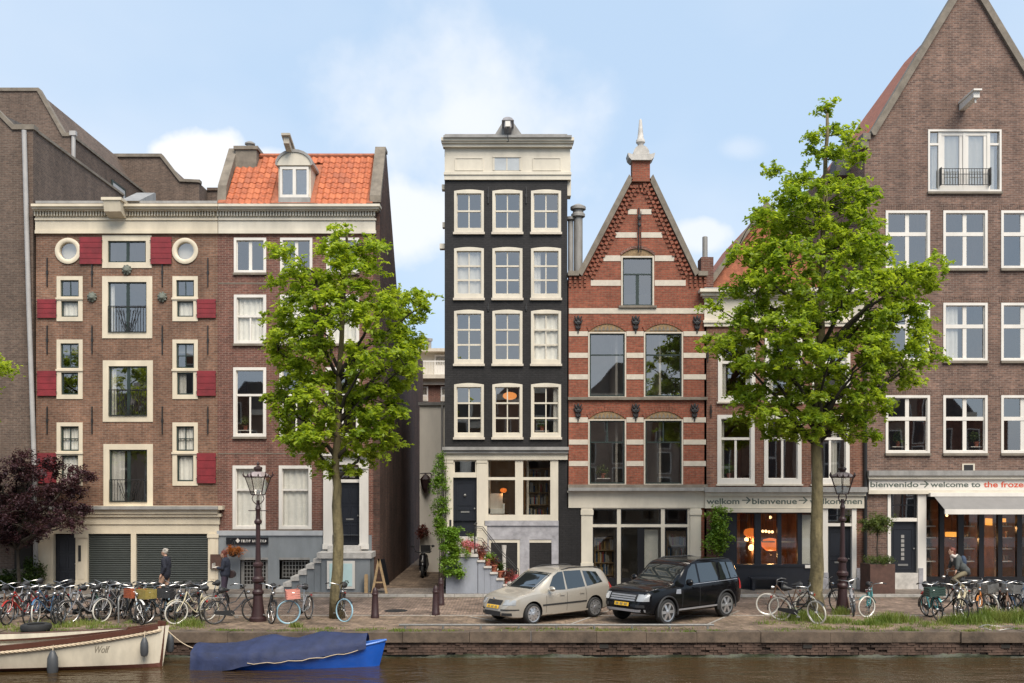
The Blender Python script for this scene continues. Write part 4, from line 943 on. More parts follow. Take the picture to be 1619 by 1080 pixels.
h.part(MB().px(1308.5, 814.5, 1346.5, 816, .05, .1, ref=0).px(1326.5, 803, 1328.5, 827, .05, .1, ref=0), 'glazing_bar', M['black'], df)
panel_door(h, 1308.5, 832, 1346.5, 930, 'navyblk', 2, .1)
h.part(MB().px(1298, 905, 1308.6, 934, -.1, -.05, ref=0), 'stone_foot', M['hard']); h.part(MB().px(1353.6, 898, 1367, 934, -.08, -.0, ref=0), 'stone_foot', M['hard'])
h.part(MB().tube([(xr+.0, -.08, W(0, 690)[1]), (xr+.0, -.08, .1)], .07, 8).tube([(xr, -.08, ze-1.6), (xr, -.08, W(0, 690)[1])], .06, 8), 'downpipe', M['iron'])
sg = thing('shop_sign', 'cream fascia board reading welkom bienvenue willkommen over the lamp shop', 'sign', (W(1240, 0)[0], -.1, W(0, 803)[1]))
MB().px(1114, 784, 1366, 803.5, -.12, -.0, ref=0).build('board', M['cream2'], sg)
def arrow(px, py, par, m, Y):
    x, z = W(px, py, Y); mb = MB().box(x-.16, x+.13, Y-.004, Y, z-.018, z+.018)
    for s_ in (-1, 1): mb.prism([(x+.17, z), (x+.02, z+s_*.13), (x-.02, z+s_*.11), (x+.1, z)], Y-.005, Y-.001)
    mb.build('arrow', m, par)
text('welkom', 1117, 1169, 792.5, 9, M['ink'], sg, -.121); arrow(1180, 791, sg, M['ink'], -.122)
text('bienvenue', 1189, 1260, 792.5, 9, M['ink'], sg, -.121); arrow(1270, 791, sg, M['ink'], -.122)
text('willkommen', 1280, 1363, 792.5, 9, M['ink'], sg, -.121)
tag(MB().px(1139, 804, 1287, 810, -.25, -.02, ref=0).build('awning_box', M['cream2']), 'folded cream awning box under the welkom fascia board', 'awning box')
gl = emis('warm_bulb', (1, .6, .28), 2.6)
def pendant(px, py, Y, kind, label, r=.12):
    x, z = W(px, py, Y); o = thing('pendant_lamp', label, 'lamp', (x, Y, z), 'lit lamps in the shop windows')
    if kind == 'bulb': MB().ball((x, Y, z), r, 10).build('bulb', gl, o, smooth=True)
    elif kind == 'dome':
        MB().lathe([(r*.2, z+r*.6), (r*.8, z+r*.45), (r, z+r*.05), (r*.95, z-r*.3), (r*.5, z-r*.7)], (x, Y, 0), 16).build('shade', emis('orange_shade', (.9, .2, .03), .55), o, smooth=True)
    elif kind == 'drum': MB().lathe([(r, z-r*.35), (r, z+r*.35)], (x, Y, 0), 18).build('shade', emis('amber_shade', (1, .42, .07), .9), o, smooth=True)
    MB().tube([(x, Y, z+r*.5), (x, Y, max(z+r, 3.35))], .01, 5).build('cord', M['iron'], o)
    if kind != 'bulb' or r > .1:
        ld = bpy.data.lights.new('lamp_light', 'POINT'); ld.energy = 18 if r > .2 else 4; ld.color = (1, .55, .22); ld.shadow_soft_size = .1
        lo = bpy.data.objects.new('lamp_light', ld); COL.objects.link(lo); lo.parent = o; lo.location = (0, .1, -r*1.2 if kind != 'drum' else -r*.6)
for (px, py, Y, k_, l_, r_) in ((1219, 860, .9, 'dome', 'orange glass dome lamp hanging low in the lamp shop window', .36), (1187, 842, 1.1, 'dome', 'amber glass dome lamp hanging beside the shop window pier', .27),
        (1206, 840, 1.0, 'bulb', 'small bare lit bulbs in a row in the lamp shop', .055), (1211, 840, 1.0, 'bulb', 'small bare lit bulbs in a row in the lamp shop', .055), (1216, 841, 1.0, 'bulb', 'small bare lit bulbs in a row in the lamp shop', .055), (1221, 841, 1.0, 'bulb', 'small bare lit bulbs in a row in the lamp shop', .055),
        (1218, 818, 1.6, 'bulb', 'single bright bulb near the ceiling of the lamp shop', .06), (1188, 866, 1.2, 'bulb', 'white globe lamp standing low at the lamp shop window', .12), (1180, 853, 1.3, 'bulb', 'small globe lamp beside the amber dome lamp', .08)): pendant(px, py, Y, k_, l_, r_)

# ---- big brick gable house at the right
h = House('tall_gable_warehouse', 'tall purple brown brick house with steep pointed gable and white cross windows', 1367, 1689, cprob=.45)
xl, xr = W(1367, 0)[0], W(1689, 0)[0]
for a in (1400, 1491, 1582.5):
    for (b, d) in ((333, 425), (479, 571), (625, 717)):
        h.win(a, b, a+70, d, [(.38, 2), (.62, 2)], 4, 'white', bar=6, rail=6, sill=(3.5, 1, 'cop'))
        x0, z0 = W(a-2, b); x1, _ = W(a+72, b); mb = MB(); xx = x0
        while xx < x1: mb.box(xx, xx+.055, -.012, 0, z0, z0+.22); xx += .066
        h.part(mb, 'soldier_course', M['br6'], kind='stuff')
w = h.win(1467, 205, 1583, 304, [(1, 1)], 3, 'white', hole=True, bot=4, sill=(3, 1, 'cop'), glass='glassb')
for p in list(w.children):
    if p.name.startswith(('pane', 'sash')): bpy.data.objects.remove(p)
mb = MB()
for a in (1484, 1523, 1561): mb.px(a, 208, a+(5 if a != 1523 else 4), 300, .02, .1, ref=0)
mb.px(1470, 226, 1484, 229.5, .02, .1, ref=0).px(1566, 226, 1580, 229.5, .02, .1, ref=0).px(1489, 208, 1561, 214, .03, .1, ref=0).px(1489, 293, 1561, 300, .03, .1, ref=0)
for a in (1489, 1517.5, 1527, 1556): mb.px(a, 214, a+5, 293, .045, .1, ref=0)
h.part(mb, 'sash', M['white'], w)
for (a, b, c, d) in ((1470, 208, 1484, 226), (1470, 229.5, 1484, 300), (1566, 208, 1580, 226), (1566, 229.5, 1580, 300), (1494, 214, 1517.5, 293), (1532, 214, 1556, 293)): h.part(MB().px(a, b, c, d, .07, .075, ref=0), 'pane', M['glass'], w)
x0, z1 = W(1486, 268); x1, z0 = W(1564, 294); mb = MB().box(x0, x1, -.14, -.12, z1-.02, z1).box(x0, x1, -.14, -.12, z0, z0+.02).box(x0, x1, -.14, -.12, z1-.22, z1-.2)
for k in range(19): xx = x0+(x1-x0)*k/18; mb.box(xx-.007, xx+.007, -.137, -.123, z0, z1)
for xx in (x0, x1): mb.box(xx-.015, xx+.015, -.15, .02, z0, z1+.04)
h.part(mb, 'balcony_rail', M['iron'], w)
bx, bz = W(1520, 172)
h.part(MB().prismx([(-1.15, bz-.02), (-1.15, bz+.2), (.1, bz+.18), (.1, bz-.08)], bx-.08, bx+.14).prismx([(-1.25, bz+.2), (-1.25, bz+.26), (.1, bz+.24), (.1, bz+.18)], bx-.12, bx+.18).tube([(bx+.03, -1.05, bz-.02), (bx+.03, -1.05, bz-.18)], .03, 6), 'hoist_beam', M['white'])
ap = W(1530, -12); el = W(1383, 213); er = (2*ap[0]-el[0], el[1])
h.hole(1403, 776, 1452, 934); h.hole(1463, 782, 1689, 934)
outl = [(0, xl, xr), (el[1], xl, xr), (el[1]+.001, el[0]-.12, er[0]+.12), (ap[1], ap[0]-.35, ap[0]+.35)]
h.shell('br6', outl, (447, 593, 735), depth=10, room='shoproom')
for s_, e in ((-1, el), (1, er)):
    ax, az_ = e; bx2 = ap[0]+s_*.35; o_ = .2*s_
    h.part(MB().prism([(ax+o_*.45, az_-.05), (ax+o_*.85, az_+.1), (bx2+o_*.35, ap[1]+.15), (bx2-o_*.3, ap[1]-.1), (ax+o_*.0, az_-.05)], -.12, .32), 'gable_coping', M['cop'])
    ex = xl if s_ < 0 else xr
    h.part(MB().box(ex-.12, ex+.12, -.1, .4, az_-.5, az_-.22).box(min(ex-.1, ax+o_), max(ex+.1, ax+o_), -.14, .4, az_-.22, az_+.02), 'kneeler', M['cop'])
h.part(MB().add([(xl-.02, .32, el[1]-.1), (xr+.02, .32, el[1]-.1), (ap[0], .32, ap[1]-.1), (xl-.02, 6, el[1]-.1), (xr+.02, 6, el[1]-.1), (ap[0], 6, ap[1]-.1)], [(0, 2, 5, 3), (1, 4, 5, 2), (3, 5, 4), (0, 1, 2)]), 'roof', M['tile2'])
h.part(MB().prism([(xl-.55, el[1]-1.0), (xl+.1, el[1]-1.0), (xl+.1, el[1]+.4), (xl-.02, el[1]+.55), (xl-.5, el[1]-.4)], 1.6, 2.4), 'rear_dormer', M['dtile'])
# shop front
ls = h.part(MB().px(1369, 744, 1689, 752, -.32, .02, ref=0), 'lead_flashing', M['lead']); h.part(MB().px(1370, 752, 1689, 757.5, -.24, .02, ref=0).px(1371, 775, 1689, 781, -.16, .02, ref=0), 'moulding', M['cream2'])
df = h.part(MB().px(1403, 776, 1408, 934, -.04, .15, ref=0).px(1450, 781, 1463.5, 934, -.06, .15, ref=0).px(1408, 819, 1450, 824.5, -.03, .15, ref=0), 'door_frame', M['white'])
h.part(MB().px(1408, 778, 1450, 819, .08, .085, ref=0), 'pane', M['glass'], df)
h.part(MB().px(1408, 798, 1450, 799.5, .05, .1, ref=0).px(1427, 778, 1429, 819, .05, .1, ref=0).px(1408, 778, 1412, 819, .045, .1, ref=0).px(1446, 778, 1450, 819, .045, .1, ref=0), 'glazing_bar', M['black'], df)
dr = panel_door(h, 1408, 824.5, 1450, 906, 'navyblk', 1, .1, letter=False)
h.part(MB().px(1421, 892, 1437, 895, .075, .1, ref=0), 'letter_slot', M['steel'], dr)
gm = MB()
for k in range(6): gm.px(1426, 846+k*7, 1431, 851+k*7, .08, .1, ref=0)
h.part(gm, 'door_glazing', M['lead'], dr); h.part(MB().px(1408, 906, 1450, 934, -.1, .2, ref=0), 'door_step', M['step'])
h.part(MB().px(1451, 898, 1458, 934, -.1, -.06, ref=0), 'stone_foot', M['hard'])
bf = MB().px(1463.5, 782, 1689, 790, .0, .15, ref=0).px(1463.5, 912, 1689, 934, .0, .15, ref=0)
MUL = ((1486, 1493), (1515, 1524), (1548, 1556), (1578, 1585), (1608, 1616), (1638, 1646), (1668, 1676))
for (a, c) in MUL: bf.px(a, 790, c, 912, .0, .15, ref=0)
sfw = h.part(bf, 'shop_front', M['black'])
xs2 = [1463.5] + [v for m_ in MUL for v in m_] + [1689]
for i in range(0, len(xs2), 2):
    h.part(MB().px(xs2[i], 790, xs2[i+1], 912, .07, .075, ref=0), 'pane', M['glassd'], sfw)
    if i in (0, 4, 8, 12):
        for yy in (832, 850, 868, 888): h.part(MB().px(xs2[i]+1, yy, xs2[i+1]-1, yy+1.6, .3, .6, ref=0), 'shelf', M['white'], sfw)
        gd = MB(); 
        for yy in (832, 850, 868, 888):
            for k in range(3): q = xs2[i]+3+k*6+random.uniform(-1, 1); gd.px(q, yy-random.uniform(4, 9), q+random.uniform(2, 4), yy, .38, .5, ref=0)
        h.part(gd, 'shelf_goods', cm('shelf_goods_brown', (.20,.11,.06)), sfw)
text('Gallery', 1574, 1576, 860, 5, M['white'], sfw, .06, name='window_lettering') if False else None
for (px, py, Y, k_, l_, r_) in ((1574, 825, 1.0, 'drum', 'wide amber drum lamp lit behind the awning shop window', .36), (1505, 845, 1.3, 'drum', 'small amber drum lamp lit above the rider in the awning shop', .24), (1470, 817, .9, 'bulb', 'bright spot bulb by the white door frame', .05), (1497, 815, 1.0, 'bulb', 'bright spot bulb beside the first dark mullion', .05)): pendant(px, py, Y, k_, l_, r_)
h.part(MB().px(1521, 733, 1541, 745, -.02, .02, ref=0), 'vent_frame', M['cream2']); h.part(MB().px(1523.5, 735, 1538, 746, -.03, -.02, ref=0), 'vent', M['iron'])
sg = thing('shop_sign', 'cream fascia board reading bienvenido welcome to the frozen over the awning', 'sign', (W(1500, 0)[0], -.1, W(0, 775)[1]))
MB().px(1372, 757.5, 1689, 775, -.13, -.0, ref=0).build('board', M['white'], sg)
text('bienvenido', 1376, 1452, 766, 8.5, M['ink'], sg, -.131); arrow(1461.5, 765.5, sg, M['ink'], -.132)
text('welcome to', 1471, 1550, 766, 8.5, M['ink'], sg, -.131); text('the frozen', 1555, 1626, 766, 9, M['redink'], sg, -.131)
aw = thing('awning', 'pale grey fabric awning rolled out over the shop window', 'awning', (W(1550, 0)[0], -.05, W(0, 790)[1]))
MB().px(1466, 779, 1689, 785, -.3, -.02, ref=0).build('cassette', M['white'], aw)
x0, z0 = W(1469, 785); x1 = W(1689, 0)[0]; yf = -1.25; xf, zf = W(1494, 806, yf); xf1 = x1; fab = pm('awning_fabric', (.20,.19,.18), .85, .1, 3)
MB().add([(x0+.08, -.25, z0), (x1, -.25, z0), (xf1, yf, zf), (xf, yf, zf), (x0+.08, -.25, z0-.012), (x1, -.25, z0-.012), (xf1, yf, zf-.012), (xf, yf, zf-.012)], [(0, 1, 2, 3), (7, 6, 5, 4), (0, 3, 7, 4), (1, 5, 6, 2), (0, 4, 5, 1), (3, 2, 6, 7)]).build('fabric', fab, aw)
MB().box(xf-.02, xf1, yf-.06, yf+.02, zf-.16, zf+.02).build('front_bar', M['white'], aw)
MB().tube([(xf+.3, yf, zf-.05), (xf+1.0, -.7, zf+.05), (xf+.3, -.12, zf+.3)], .025, 6).build('arm', M['steel'], aw)

# ---- white walled annex and apartments seen up the alley
h = House('plastered_annex', 'cream plastered annex wall standing back in the alley', 660, 700, cat='building')
xa, xb = W(663.5, 0, 7.7)[0], -2.0
h.part(MB().box(xa, xb, 7.7, 12, 0, W(0, 641, 7.7)[1]), 'wall', M['plaster']); h.part(MB().box(xa-.05, xb, 7.6, 12, W(0, 641, 7.7)[1], W(0, 636, 7.7)[1]), 'capping', M['lead'])
h.part(MB().tube([(W(699, 0, 7.6)[0], 7.62, 0), (W(699, 0, 7.6)[0], 7.62, W(0, 641, 7.7)[1])], .05, 8), 'downpipe', M['zinc'])
Y = 23.
h = House('rear_apartment_block', 'brick apartment block with white penthouse and balcony rising behind the alley', 640, 720, cat='building')
def q(a, b, c, d, y0, y1): 
    x0, z1 = W(a, b, Y); x1, z0 = W(c, d, Y); return MB().box(x0, x1, Y+y0, Y+y1, z0, z1)
h.part(q(560, 608, 760, 930, 0, 8), 'wall', M['br2']); h.part(q(560, 600, 760, 609, -.3, 8), 'fascia', M['cream2']); h.part(q(560, 594, 760, 600, -.7, 8), 'balcony_slab', M['stone'])
for a in (664.5, 697): 
    w = h.part(q(a, 611, a+12.5, 634.5, -.08, .05), 'window', M['white']); h.part(q(a+2, 613, a+10.5, 624, -.1, -.08), 'pane', M['glass'], w); h.part(q(a+2, 627, a+10.5, 633, -.1, -.08), 'lower_panel', M['stone'], w)
h.part(q(600, 550, 760, 594, 1.6, 8), 'penthouse', M['cream2']); h.part(q(600, 547, 760, 552, 1.0, 8), 'penthouse_roof', M['stone'])
w = h.part(q(684, 556, 720, 592, 1.5, 1.62), 'window', M['white']); h.part(q(686, 559, 720, 572, 1.45, 1.5), 'pane', M['glass'], w)
mb = q(640, 572, 740, 574, -.6, -.55)
for k in range(40):
    t = q(640+k*2.5, 574, 640.8+k*2.5, 594, -.6, -.56); mb.add(t.v, t.f)
h.part(mb, 'balcony_rail', M['white']); x, z = W(679, 548, Y+3); h.part(MB().lathe([(.12, z-.3), (.12, z+.3), (.2, z+.35), (.2, z+.5)], (x, Y+3, 0), 8), 'flue', M['lead'])
# ---- houses on the opposite bank (behind the camera, they show as reflections)
xx = -38.; i = 0
cols = ['brA', 'br5', 'br1', 'brA', 'br2', 'plaster', 'br6']
oml = MB().box(-.55, .55, -.06, .0, -.95, .95).mesh('window', M['white']); pml = MB().box(-.46, .46, -.0, .02, -.86, .86).mesh('pane', M['black'])
while xx < 38:
    w = random.uniform(5.2, 7.6); H = random.uniform(9.3, 12.0); rt = thing('opposite_house', 'narrow canal house on the opposite bank mirrored in the windows', 'house', (xx+w/2, -47, 0), 'houses on the opposite bank')
    MB().box(xx, xx+w-.03, -56, -47, 0, H).build('wall', M[cols[i % 7]], rt)
    MB().prism([(xx+.1, H), (xx+w-.1, H), (xx+w*.62, H+2.6), (xx+w*.38, H+2.6)], -56, -47.1).build('roof', M['dtile'], rt)
    MB().box(xx-.02, xx+w-.02, -47, -46.7, H-.5, H).build('cornice', M['cream2'], rt)
    for r_ in range(4):
        for c_ in range(3):
            o = obj_mesh('window', oml, rt, (-w/2+w*(c_+.5)/3, .06, 1.7+r_*(H-2)/4), (0, 0, 0)); obj_mesh('pane', pml, o, (0, .0, 0))
    xx += w; i += 1
# ------------------------------------------------------------------ foliage
def leaf_obj(name, P, Nn, size, mat, parent, ratio=.55, kind=None):
    """one folded diamond leaf per row of P; Nn = leaf normals; world coordinates"""
    n = len(P); r = parent
    while r.parent: r = r.parent
    off = np.array(r.location)
    Nn = Nn/np.linalg.norm(Nn, axis=1, keepdims=True)
    t = RNG.normal(size=(n, 3)); t -= (t*Nn).sum(1, keepdims=True)*Nn; t /= np.linalg.norm(t, axis=1, keepdims=True)
    b = np.cross(Nn, t); s = size[:, None]
    V = np.empty((n, 4, 3)); V[:, 0] = P-t*s*.5; V[:, 2] = P+t*s*.5-Nn*s*.12; V[:, 1] = P+b*s*ratio*.5+Nn*s*.1+t*s*.05; V[:, 3] = P-b*s*ratio*.5+Nn*s*.1+t*s*.05
    V = (V-off).reshape(-1, 3); me = bpy.data.meshes.new(name)
    me.vertices.add(4*n); me.vertices.foreach_set('co', V.ravel().astype(np.float32))
    me.loops.add(4*n); me.loops.foreach_set('vertex_index', np.arange(4*n, dtype=np.int32))
    me.polygons.add(n); me.polygons.foreach_set('loop_start', np.arange(0, 4*n, 4, dtype=np.int32)); me.polygons.foreach_set('loop_total', np.full(n, 4, dtype=np.int32))
    me.materials.append(mat); me.update(); me.validate()
    o = bpy.data.objects.new(name, me); COL.objects.link(o); o.parent = parent
    o['kind'] = kind or 'stuff'
    return o
def inpoly(p, poly):
    x, y = p; c = False; j = len(poly)-1
    for i in range(len(poly)):
        xi, yi = poly[i]; xj, yj = poly[j]
        if (yi > y) != (yj > y) and x < (xj-xi)*(y-yi)/(yj-yi)+xi: c = not c
        j = i
    return c
def sprays(C, nsp, nlf, slen, rise=.0, sizes=(.1, .16), out=None, flat=.55):
    P, Q, S = [], [], []
    for ci, c in enumerate(C):
        for s in range(nsp):
            a = RNG.uniform(0, 2*np.pi); d = np.array([np.cos(a), np.sin(a), RNG.normal(rise, .35)])
            if out is not None: d = d + out[ci]*.8
            d /= np.linalg.norm(d); L = slen*RNG.uniform(.45, 1.1); st = c+RNG.normal(0, slen*.25, 3)*np.array([1, 1, .8])
            k = RNG.uniform(0, 1, nlf); p = st + d*(k[:, None]*L) + RNG.normal(0, .045, (nlf, 3)); p[:, 2] -= .16*L*k**2
            nn = RNG.normal(0, flat, (nlf, 3)); nn[:, 2] += 1.0; nn += d*.25
            P.append(p); Q.append(nn); S.append(RNG.uniform(sizes[0], sizes[1], nlf))
    return np.concatenate(P), np.concatenate(Q), np.concatenate(S)
def make_tree(name, label, gp, trunk, poly, nclump, mat, mind=.42, depthf=.75, nsp=11, nlf=20, slen=.55, sizes=(.10, .165), r0=.2, nlimb=16, barkm=None, group=None, cbase=None, cat='tree', zcut=-9):
    bx, by = G(*gp); D = by+37; rt = thing(name, label, cat, (bx, by, 0), group); mpx = D/F
    tp = [Vector(((px-809.5)*mpx, by, max(0, CAMZ-(py-760)*mpx))) for px, py in trunk]; tp[0].z = -.05
    tp = [tp[0]] + [p_ for a_, b_ in zip(tp, tp[1:]) for p_ in (a_.lerp(b_, .5)+Vector((random.gauss(0, .035), random.gauss(0, .05), 0)), b_)]
    rows = {}
    def row(py):
        k = int(py)//6
        if k not in rows:
            xs = [x for x in range(int(min(p[0] for p in poly)), int(max(p[0] for p in poly))+1, 3) if inpoly((x, k*6+3), poly)]
            rows[k] = (min(xs), max(xs)) if xs else None
        return rows[k]
    C = []; tries = 0; x0, x1 = min(p[0] for p in poly), max(p[0] for p in poly); y0, y1 = min(p[1] for p in poly), max(p[1] for p in poly)
    while len(C) < nclump and tries < 30000:
        tries += 1; p = (random.uniform(x0, x1), random.uniform(y0, y1))
        if not inpoly(p, poly): continue
        rw = row(p[1])
        if not rw: continue
        hw = max(6, (rw[1]-rw[0])/2); mid = (rw[0]+rw[1])/2; u = max(-1, min(1, (p[0]-mid)/hw))
        dy = random.uniform(-1, 1)*hw*mpx*depthf*math.sqrt(max(.05, 1-u*u)); d = D+dy
        c = Vector(((p[0]-809.5)*d/F, by+dy, CAMZ-(p[1]-760)*d/F))
        if any((c-e).length < mind for e in C): continue
        C.append(c)
    # trunk and limbs
    cz = cbase if cbase else C and min(c.z for c in C)
    L = len(tp); wood = MB(); rr = [r0*(1-.82*(i/(L-1))**.8) for i in range(L)]; rr[0] = r0*1.25
    wood.tube(tp, rr, 12)
    trk = wood.build('trunk', barkm or M['bark'], rt, smooth=True, angle=180)
    def taxis(z):
        for a, b in zip(tp, tp[1:]):
            if a.z <= z <= b.z: return a.lerp(b, (z-a.z)/(b.z-a.z))
        return tp[-1].copy() if z > tp[-1].z else tp[0].copy()
    nodes = []; br = MB(); far = sorted(C, key=lambda c: -((c.x-taxis(c.z).x)**2+(c.y-by)**2))
    lim = []; 
    for c in far:
        if len(lim) >= nlimb: break
        if all((c-e).length > 1.1 for e in lim): lim.append(c)
    for c in lim:
        hd = math.hypot(c.x-taxis(c.z).x, c.y-by); zs = min(max(cz-.25, c.z-hd*random.uniform(.7, 1.15)), tp[-1].z-.3); s = taxis(zs)
        pts = []
        for k in range(9):
            t = k/8; p = s.lerp(c, t); p.z += .22*hd*math.sin(math.pi*t)*.35 - (.0); p += Vector((random.gauss(0, .05), random.gauss(0, .05), random.gauss(0, .04)))*(1 if 0 < k < 8 else 0); pts.append(p)
        br.tube(pts, [.055*(1-.85*k/8)*min(1.4, .6+hd*.35) for k in range(9)], 6); nodes += pts[2:]
    nodes += [taxis(cz+(tp[-1].z-cz)*k/14) for k in range(15)]
    for c in C:
        if c in lim: continue
        cand = [n for n in nodes if n.z < c.z+.15] or nodes; nb = min(cand, key=lambda n: (n-c).length)
        mid = nb.lerp(c, .5)+Vector((random.gauss(0, .06), random.gauss(0, .06), .06)); br.tube([nb, mid, c], [.02, .014, .006], 4)
    br.build('limbs', M['bark2'], rt, smooth=True, angle=180)
    Cn = np.array([tuple(c) for c in C]); ax = np.array([tuple(taxis(c.z)) for c in C]); out = Cn-ax; out /= np.maximum(.3, np.linalg.norm(out, axis=1, keepdims=True))
    P, Q, S = sprays(Cn, nsp, nlf, slen, .05, sizes, out)
    k = P[:, 2] > zcut
    leaf_obj('crown', P[k], Q[k], S[k], mat, rt)
    return rt
polyL = [(545,347),(558,350),(563,378),(598,375),(602,398),(588,418),(578,450),(598,470),(618,462),(640,452),(684,460),(676,492),(655,520),(660,545),(680,568),(645,600),(640,640),(620,672),(640,690),(600,715),(572,742),(540,752),(512,740),(492,716),(455,705),(425,698),(424,684),(452,668),(432,640),(428,618),(448,598),(430,560),(428,512),(446,486),(440,430),(442,398),(456,388),(476,402),(494,432),(512,420),(515,392),(522,370)]
make_tree('street_tree', 'smaller young elm with bright green leaves before the maroon brick house', (533, 977), [(533, 978), (534, 900), (532, 800), (530, 740), (536, 650), (540, 540), (546, 430), (548, 365)], polyL, 160, M['leafA'], mind=.47, r0=.2, slen=.5, sizes=(.085, .20))
polyR = [(1292,158),(1312,152),(1338,164),(1338,205),(1356,228),(1358,268),(1376,300),(1366,336),(1386,350),(1398,382),(1416,398),(1408,436),(1440,424),(1462,410),(1484,402),(1476,436),(1440,478),(1450,505),(1484,562),(1462,590),(1432,602),(1424,636),(1384,652),(1372,690),(1340,696),(1318,690),(1296,712),(1272,700),(1250,672),(1232,694),(1206,690),(1172,704),(1172,690),(1196,668),(1166,648),(1168,628),(1200,606),(1190,588),(1152,578),(1146,556),(1120,540),(1120,526),(1150,528),(1150,512),(1118,486),(1126,480),(1166,500),(1176,480),(1154,456),(1152,440),(1180,420),(1156,404),(1152,394),(1190,396),(1204,372),(1194,340),(1200,312),(1222,318),(1224,250),(1236,250),(1244,292),(1252,262),(1268,262),(1290,292),(1296,250),(1274,226),(1272,204),(1296,196)]
make_tree('street_tree', 'larger elm with broad bright green crown standing beside the lamp shop', (1290, 974), [(1293, 975), (1292, 900), (1292, 800), (1290, 700), (1294, 600), (1298, 480), (1302, 360), (1305, 250), (1308, 180)], polyR, 255, M['leafB'], mind=.5, r0=.24, nlimb=24, slen=.52, sizes=(.085, .20))
# off-frame neighbour whose twigs reach into the picture at the far left
make_tree('street_tree', 'elm mostly out of frame with a few leafy twigs before the dark building', (-150, 977), [(-150, 978), (-150, 780), (-148, 640), (-145, 520), (-140, 430)], [(-150,420),(-90,470),(-50,520),(4,560),(8,600),(-30,610),(-5,640),(-40,680),(-120,720),(-260,700),(-280,560),(-220,470)], 120, M['leafA'], mind=.5, nsp=9, nlf=18)
# copper coloured tree at the far left house corner
make_tree('copper_tree', 'dark purple leaved small tree in front of the dark brick building', (30, 941), [(30, 942), (29, 900), (30, 850), (40, 800), (50, 750)], [(-60,760),(-20,740),(20,735),(45,718),(70,712),(95,722),(90,745),(120,738),(150,742),(152,752),(125,765),(118,790),(135,805),(125,818),(150,838),(140,846),(100,838),(70,845),(45,852),(10,862),(-60,850)], 110, M['leafP'], mind=.22, nsp=12, nlf=22, slen=.42, sizes=(.075, .12), r0=.075, nlimb=12, barkm=M['bark2'])
def bush(name, label, cat, box, Y, n, mat, size=(.06, .11), base=None, stem=True, slen=.22, group=None, dy=.3):
    a, b, c, d = box; x0, z1 = W(a, b, Y); x1, z0 = W(c, d, Y)
    rt = thing(name, label, cat, ((x0+x1)/2, Y, z0 if base is None else base), group)
    C = []
    for _ in range(n):
        u, v, w = RNG.normal(0, .4, 3); C.append(((x0+x1)/2+np.clip(u, -1, 1)*(x1-x0)/2, Y+np.clip(w, -1, 1)*dy, (z0+z1)/2+np.clip(v, -1, 1)*(z1-z0)/2))
    P, Q, S = sprays(np.array(C), 5, 10, slen, .1, size); k = P[:, 2] > .1
    leaf_obj('foliage', P[k], Q[k], S[k], mat, rt)
    if stem:
        mb = MB(); zb = .09 if base is None else base
        for _ in range(5):
            c = random.choice(C); mb.tube([((x0+x1)/2+random.uniform(-.05, .05), Y, zb), ((x0+x1)/2+(c[0]-(x0+x1)/2)*.4, Y, (zb+c[2])/2), c], [.018, .012, .005], 5)
        mb.build('stem', M['bark2'], rt)
    return rt
bush('shrub', 'low dark green shrub growing under the copper tree', 'shrub', (34, 885, 66, 932), -.55, 40, M['leafD'])
bush('shrub', 'dark low shrub spilling at the foot of the dark building', 'shrub', (-10, 905, 28, 935), -.5, 40, M['leafD'])
# ivy on the black house
rt = thing('ivy', 'green climbing ivy hanging down the corner of the black house and its stoop', 'climbing plant', (W(700, 0)[0], -.15, .1))
C = []
for k in range(75):
    py = random.uniform(718, 850); w = 8+4*math.sin(py*.05); C.append((*[W(random.uniform(696-w, 696+w), py)[0], -.15-random.uniform(0, .15)], W(0, py)[1]))
P, Q, S = sprays(np.array(C), 6, 9, .16, -.1, (.05, .10)); leaf_obj('foliage', P, Q, S, M['leafI'], rt)
C = []
for k in range(95):
    t = random.random(); py = 834+t*75; C.append((W(random.gauss(712, 9), 0, YF)[0]+.05, YF-.05+random.uniform(-.25, .35), W(0, py, YF)[1]))
P, Q, S = sprays(np.array(C), 6, 10, .2, -.3, (.06, .12)); leaf_obj('hanging_foliage', P, Q, S, M['leafI'], rt)
mb = MB()
for k in range(5): xx = W(694+k*3, 0)[0]; mb.tube([(xx, -.12, .1), (xx+.05, -.14, 1.6), (xx-.03, -.13, 3.2), (xx, -.12, W(0, 725)[1])], [.02, .016, .012, .006], 5)
mb.build('stem', M['bark2'], rt)
bush('climbing_plant', 'bushy green climber on the brick pier left of the lamp shop', 'climbing plant', (1118, 806, 1152, 882), -.35, 60, M['leafI'], (.07, .13), slen=.28, base=.09)
# planter with topiary
pt = thing('planter', 'tall rusty steel planter box holding a standard tree', 'planter', (W(1388, 0, -1.2)[0], -1.2, .09)); c = pt.location
MB().prismz([(c.x-.42, -1.62), (c.x+.5, -1.5), (c.x+.42, -.72), (c.x-.5, -.82)], .09, 1.12).build('box', M['corten'], pt); MB().prismz([(c.x-.36, -1.55), (c.x+.43, -1.45), (c.x+.36, -.78), (c.x-.44, -.88)], 1.1, 1.125).build('soil', M['bark2'], pt)
tp_ = thing('standard_tree', 'small ball headed tree growing from the rusty planter', 'tree', (c.x, -1.2, 1.12))
MB().tube([(c.x, -1.2, 1.1), (c.x-.03, -1.2, 1.7), (c.x, -1.2, 2.3)], [.03, .025, .02], 6).build('trunk', M['bark2'], tp_)
C = [(c.x+random.gauss(0, .24), -1.2+random.gauss(0, .22), 2.52+random.gauss(0, .13)) for _ in range(60)]
P, Q, S = sprays(np.array(C), 5, 10, .22, .15, (.05, .09)); leaf_obj('crown', P, Q, S, M['leafO'], tp_)
C = [(c.x+random.uniform(-.45, .45), -1.2+random.uniform(-.4, .4), 1.17+random.uniform(0, .15)) for _ in range(35)]
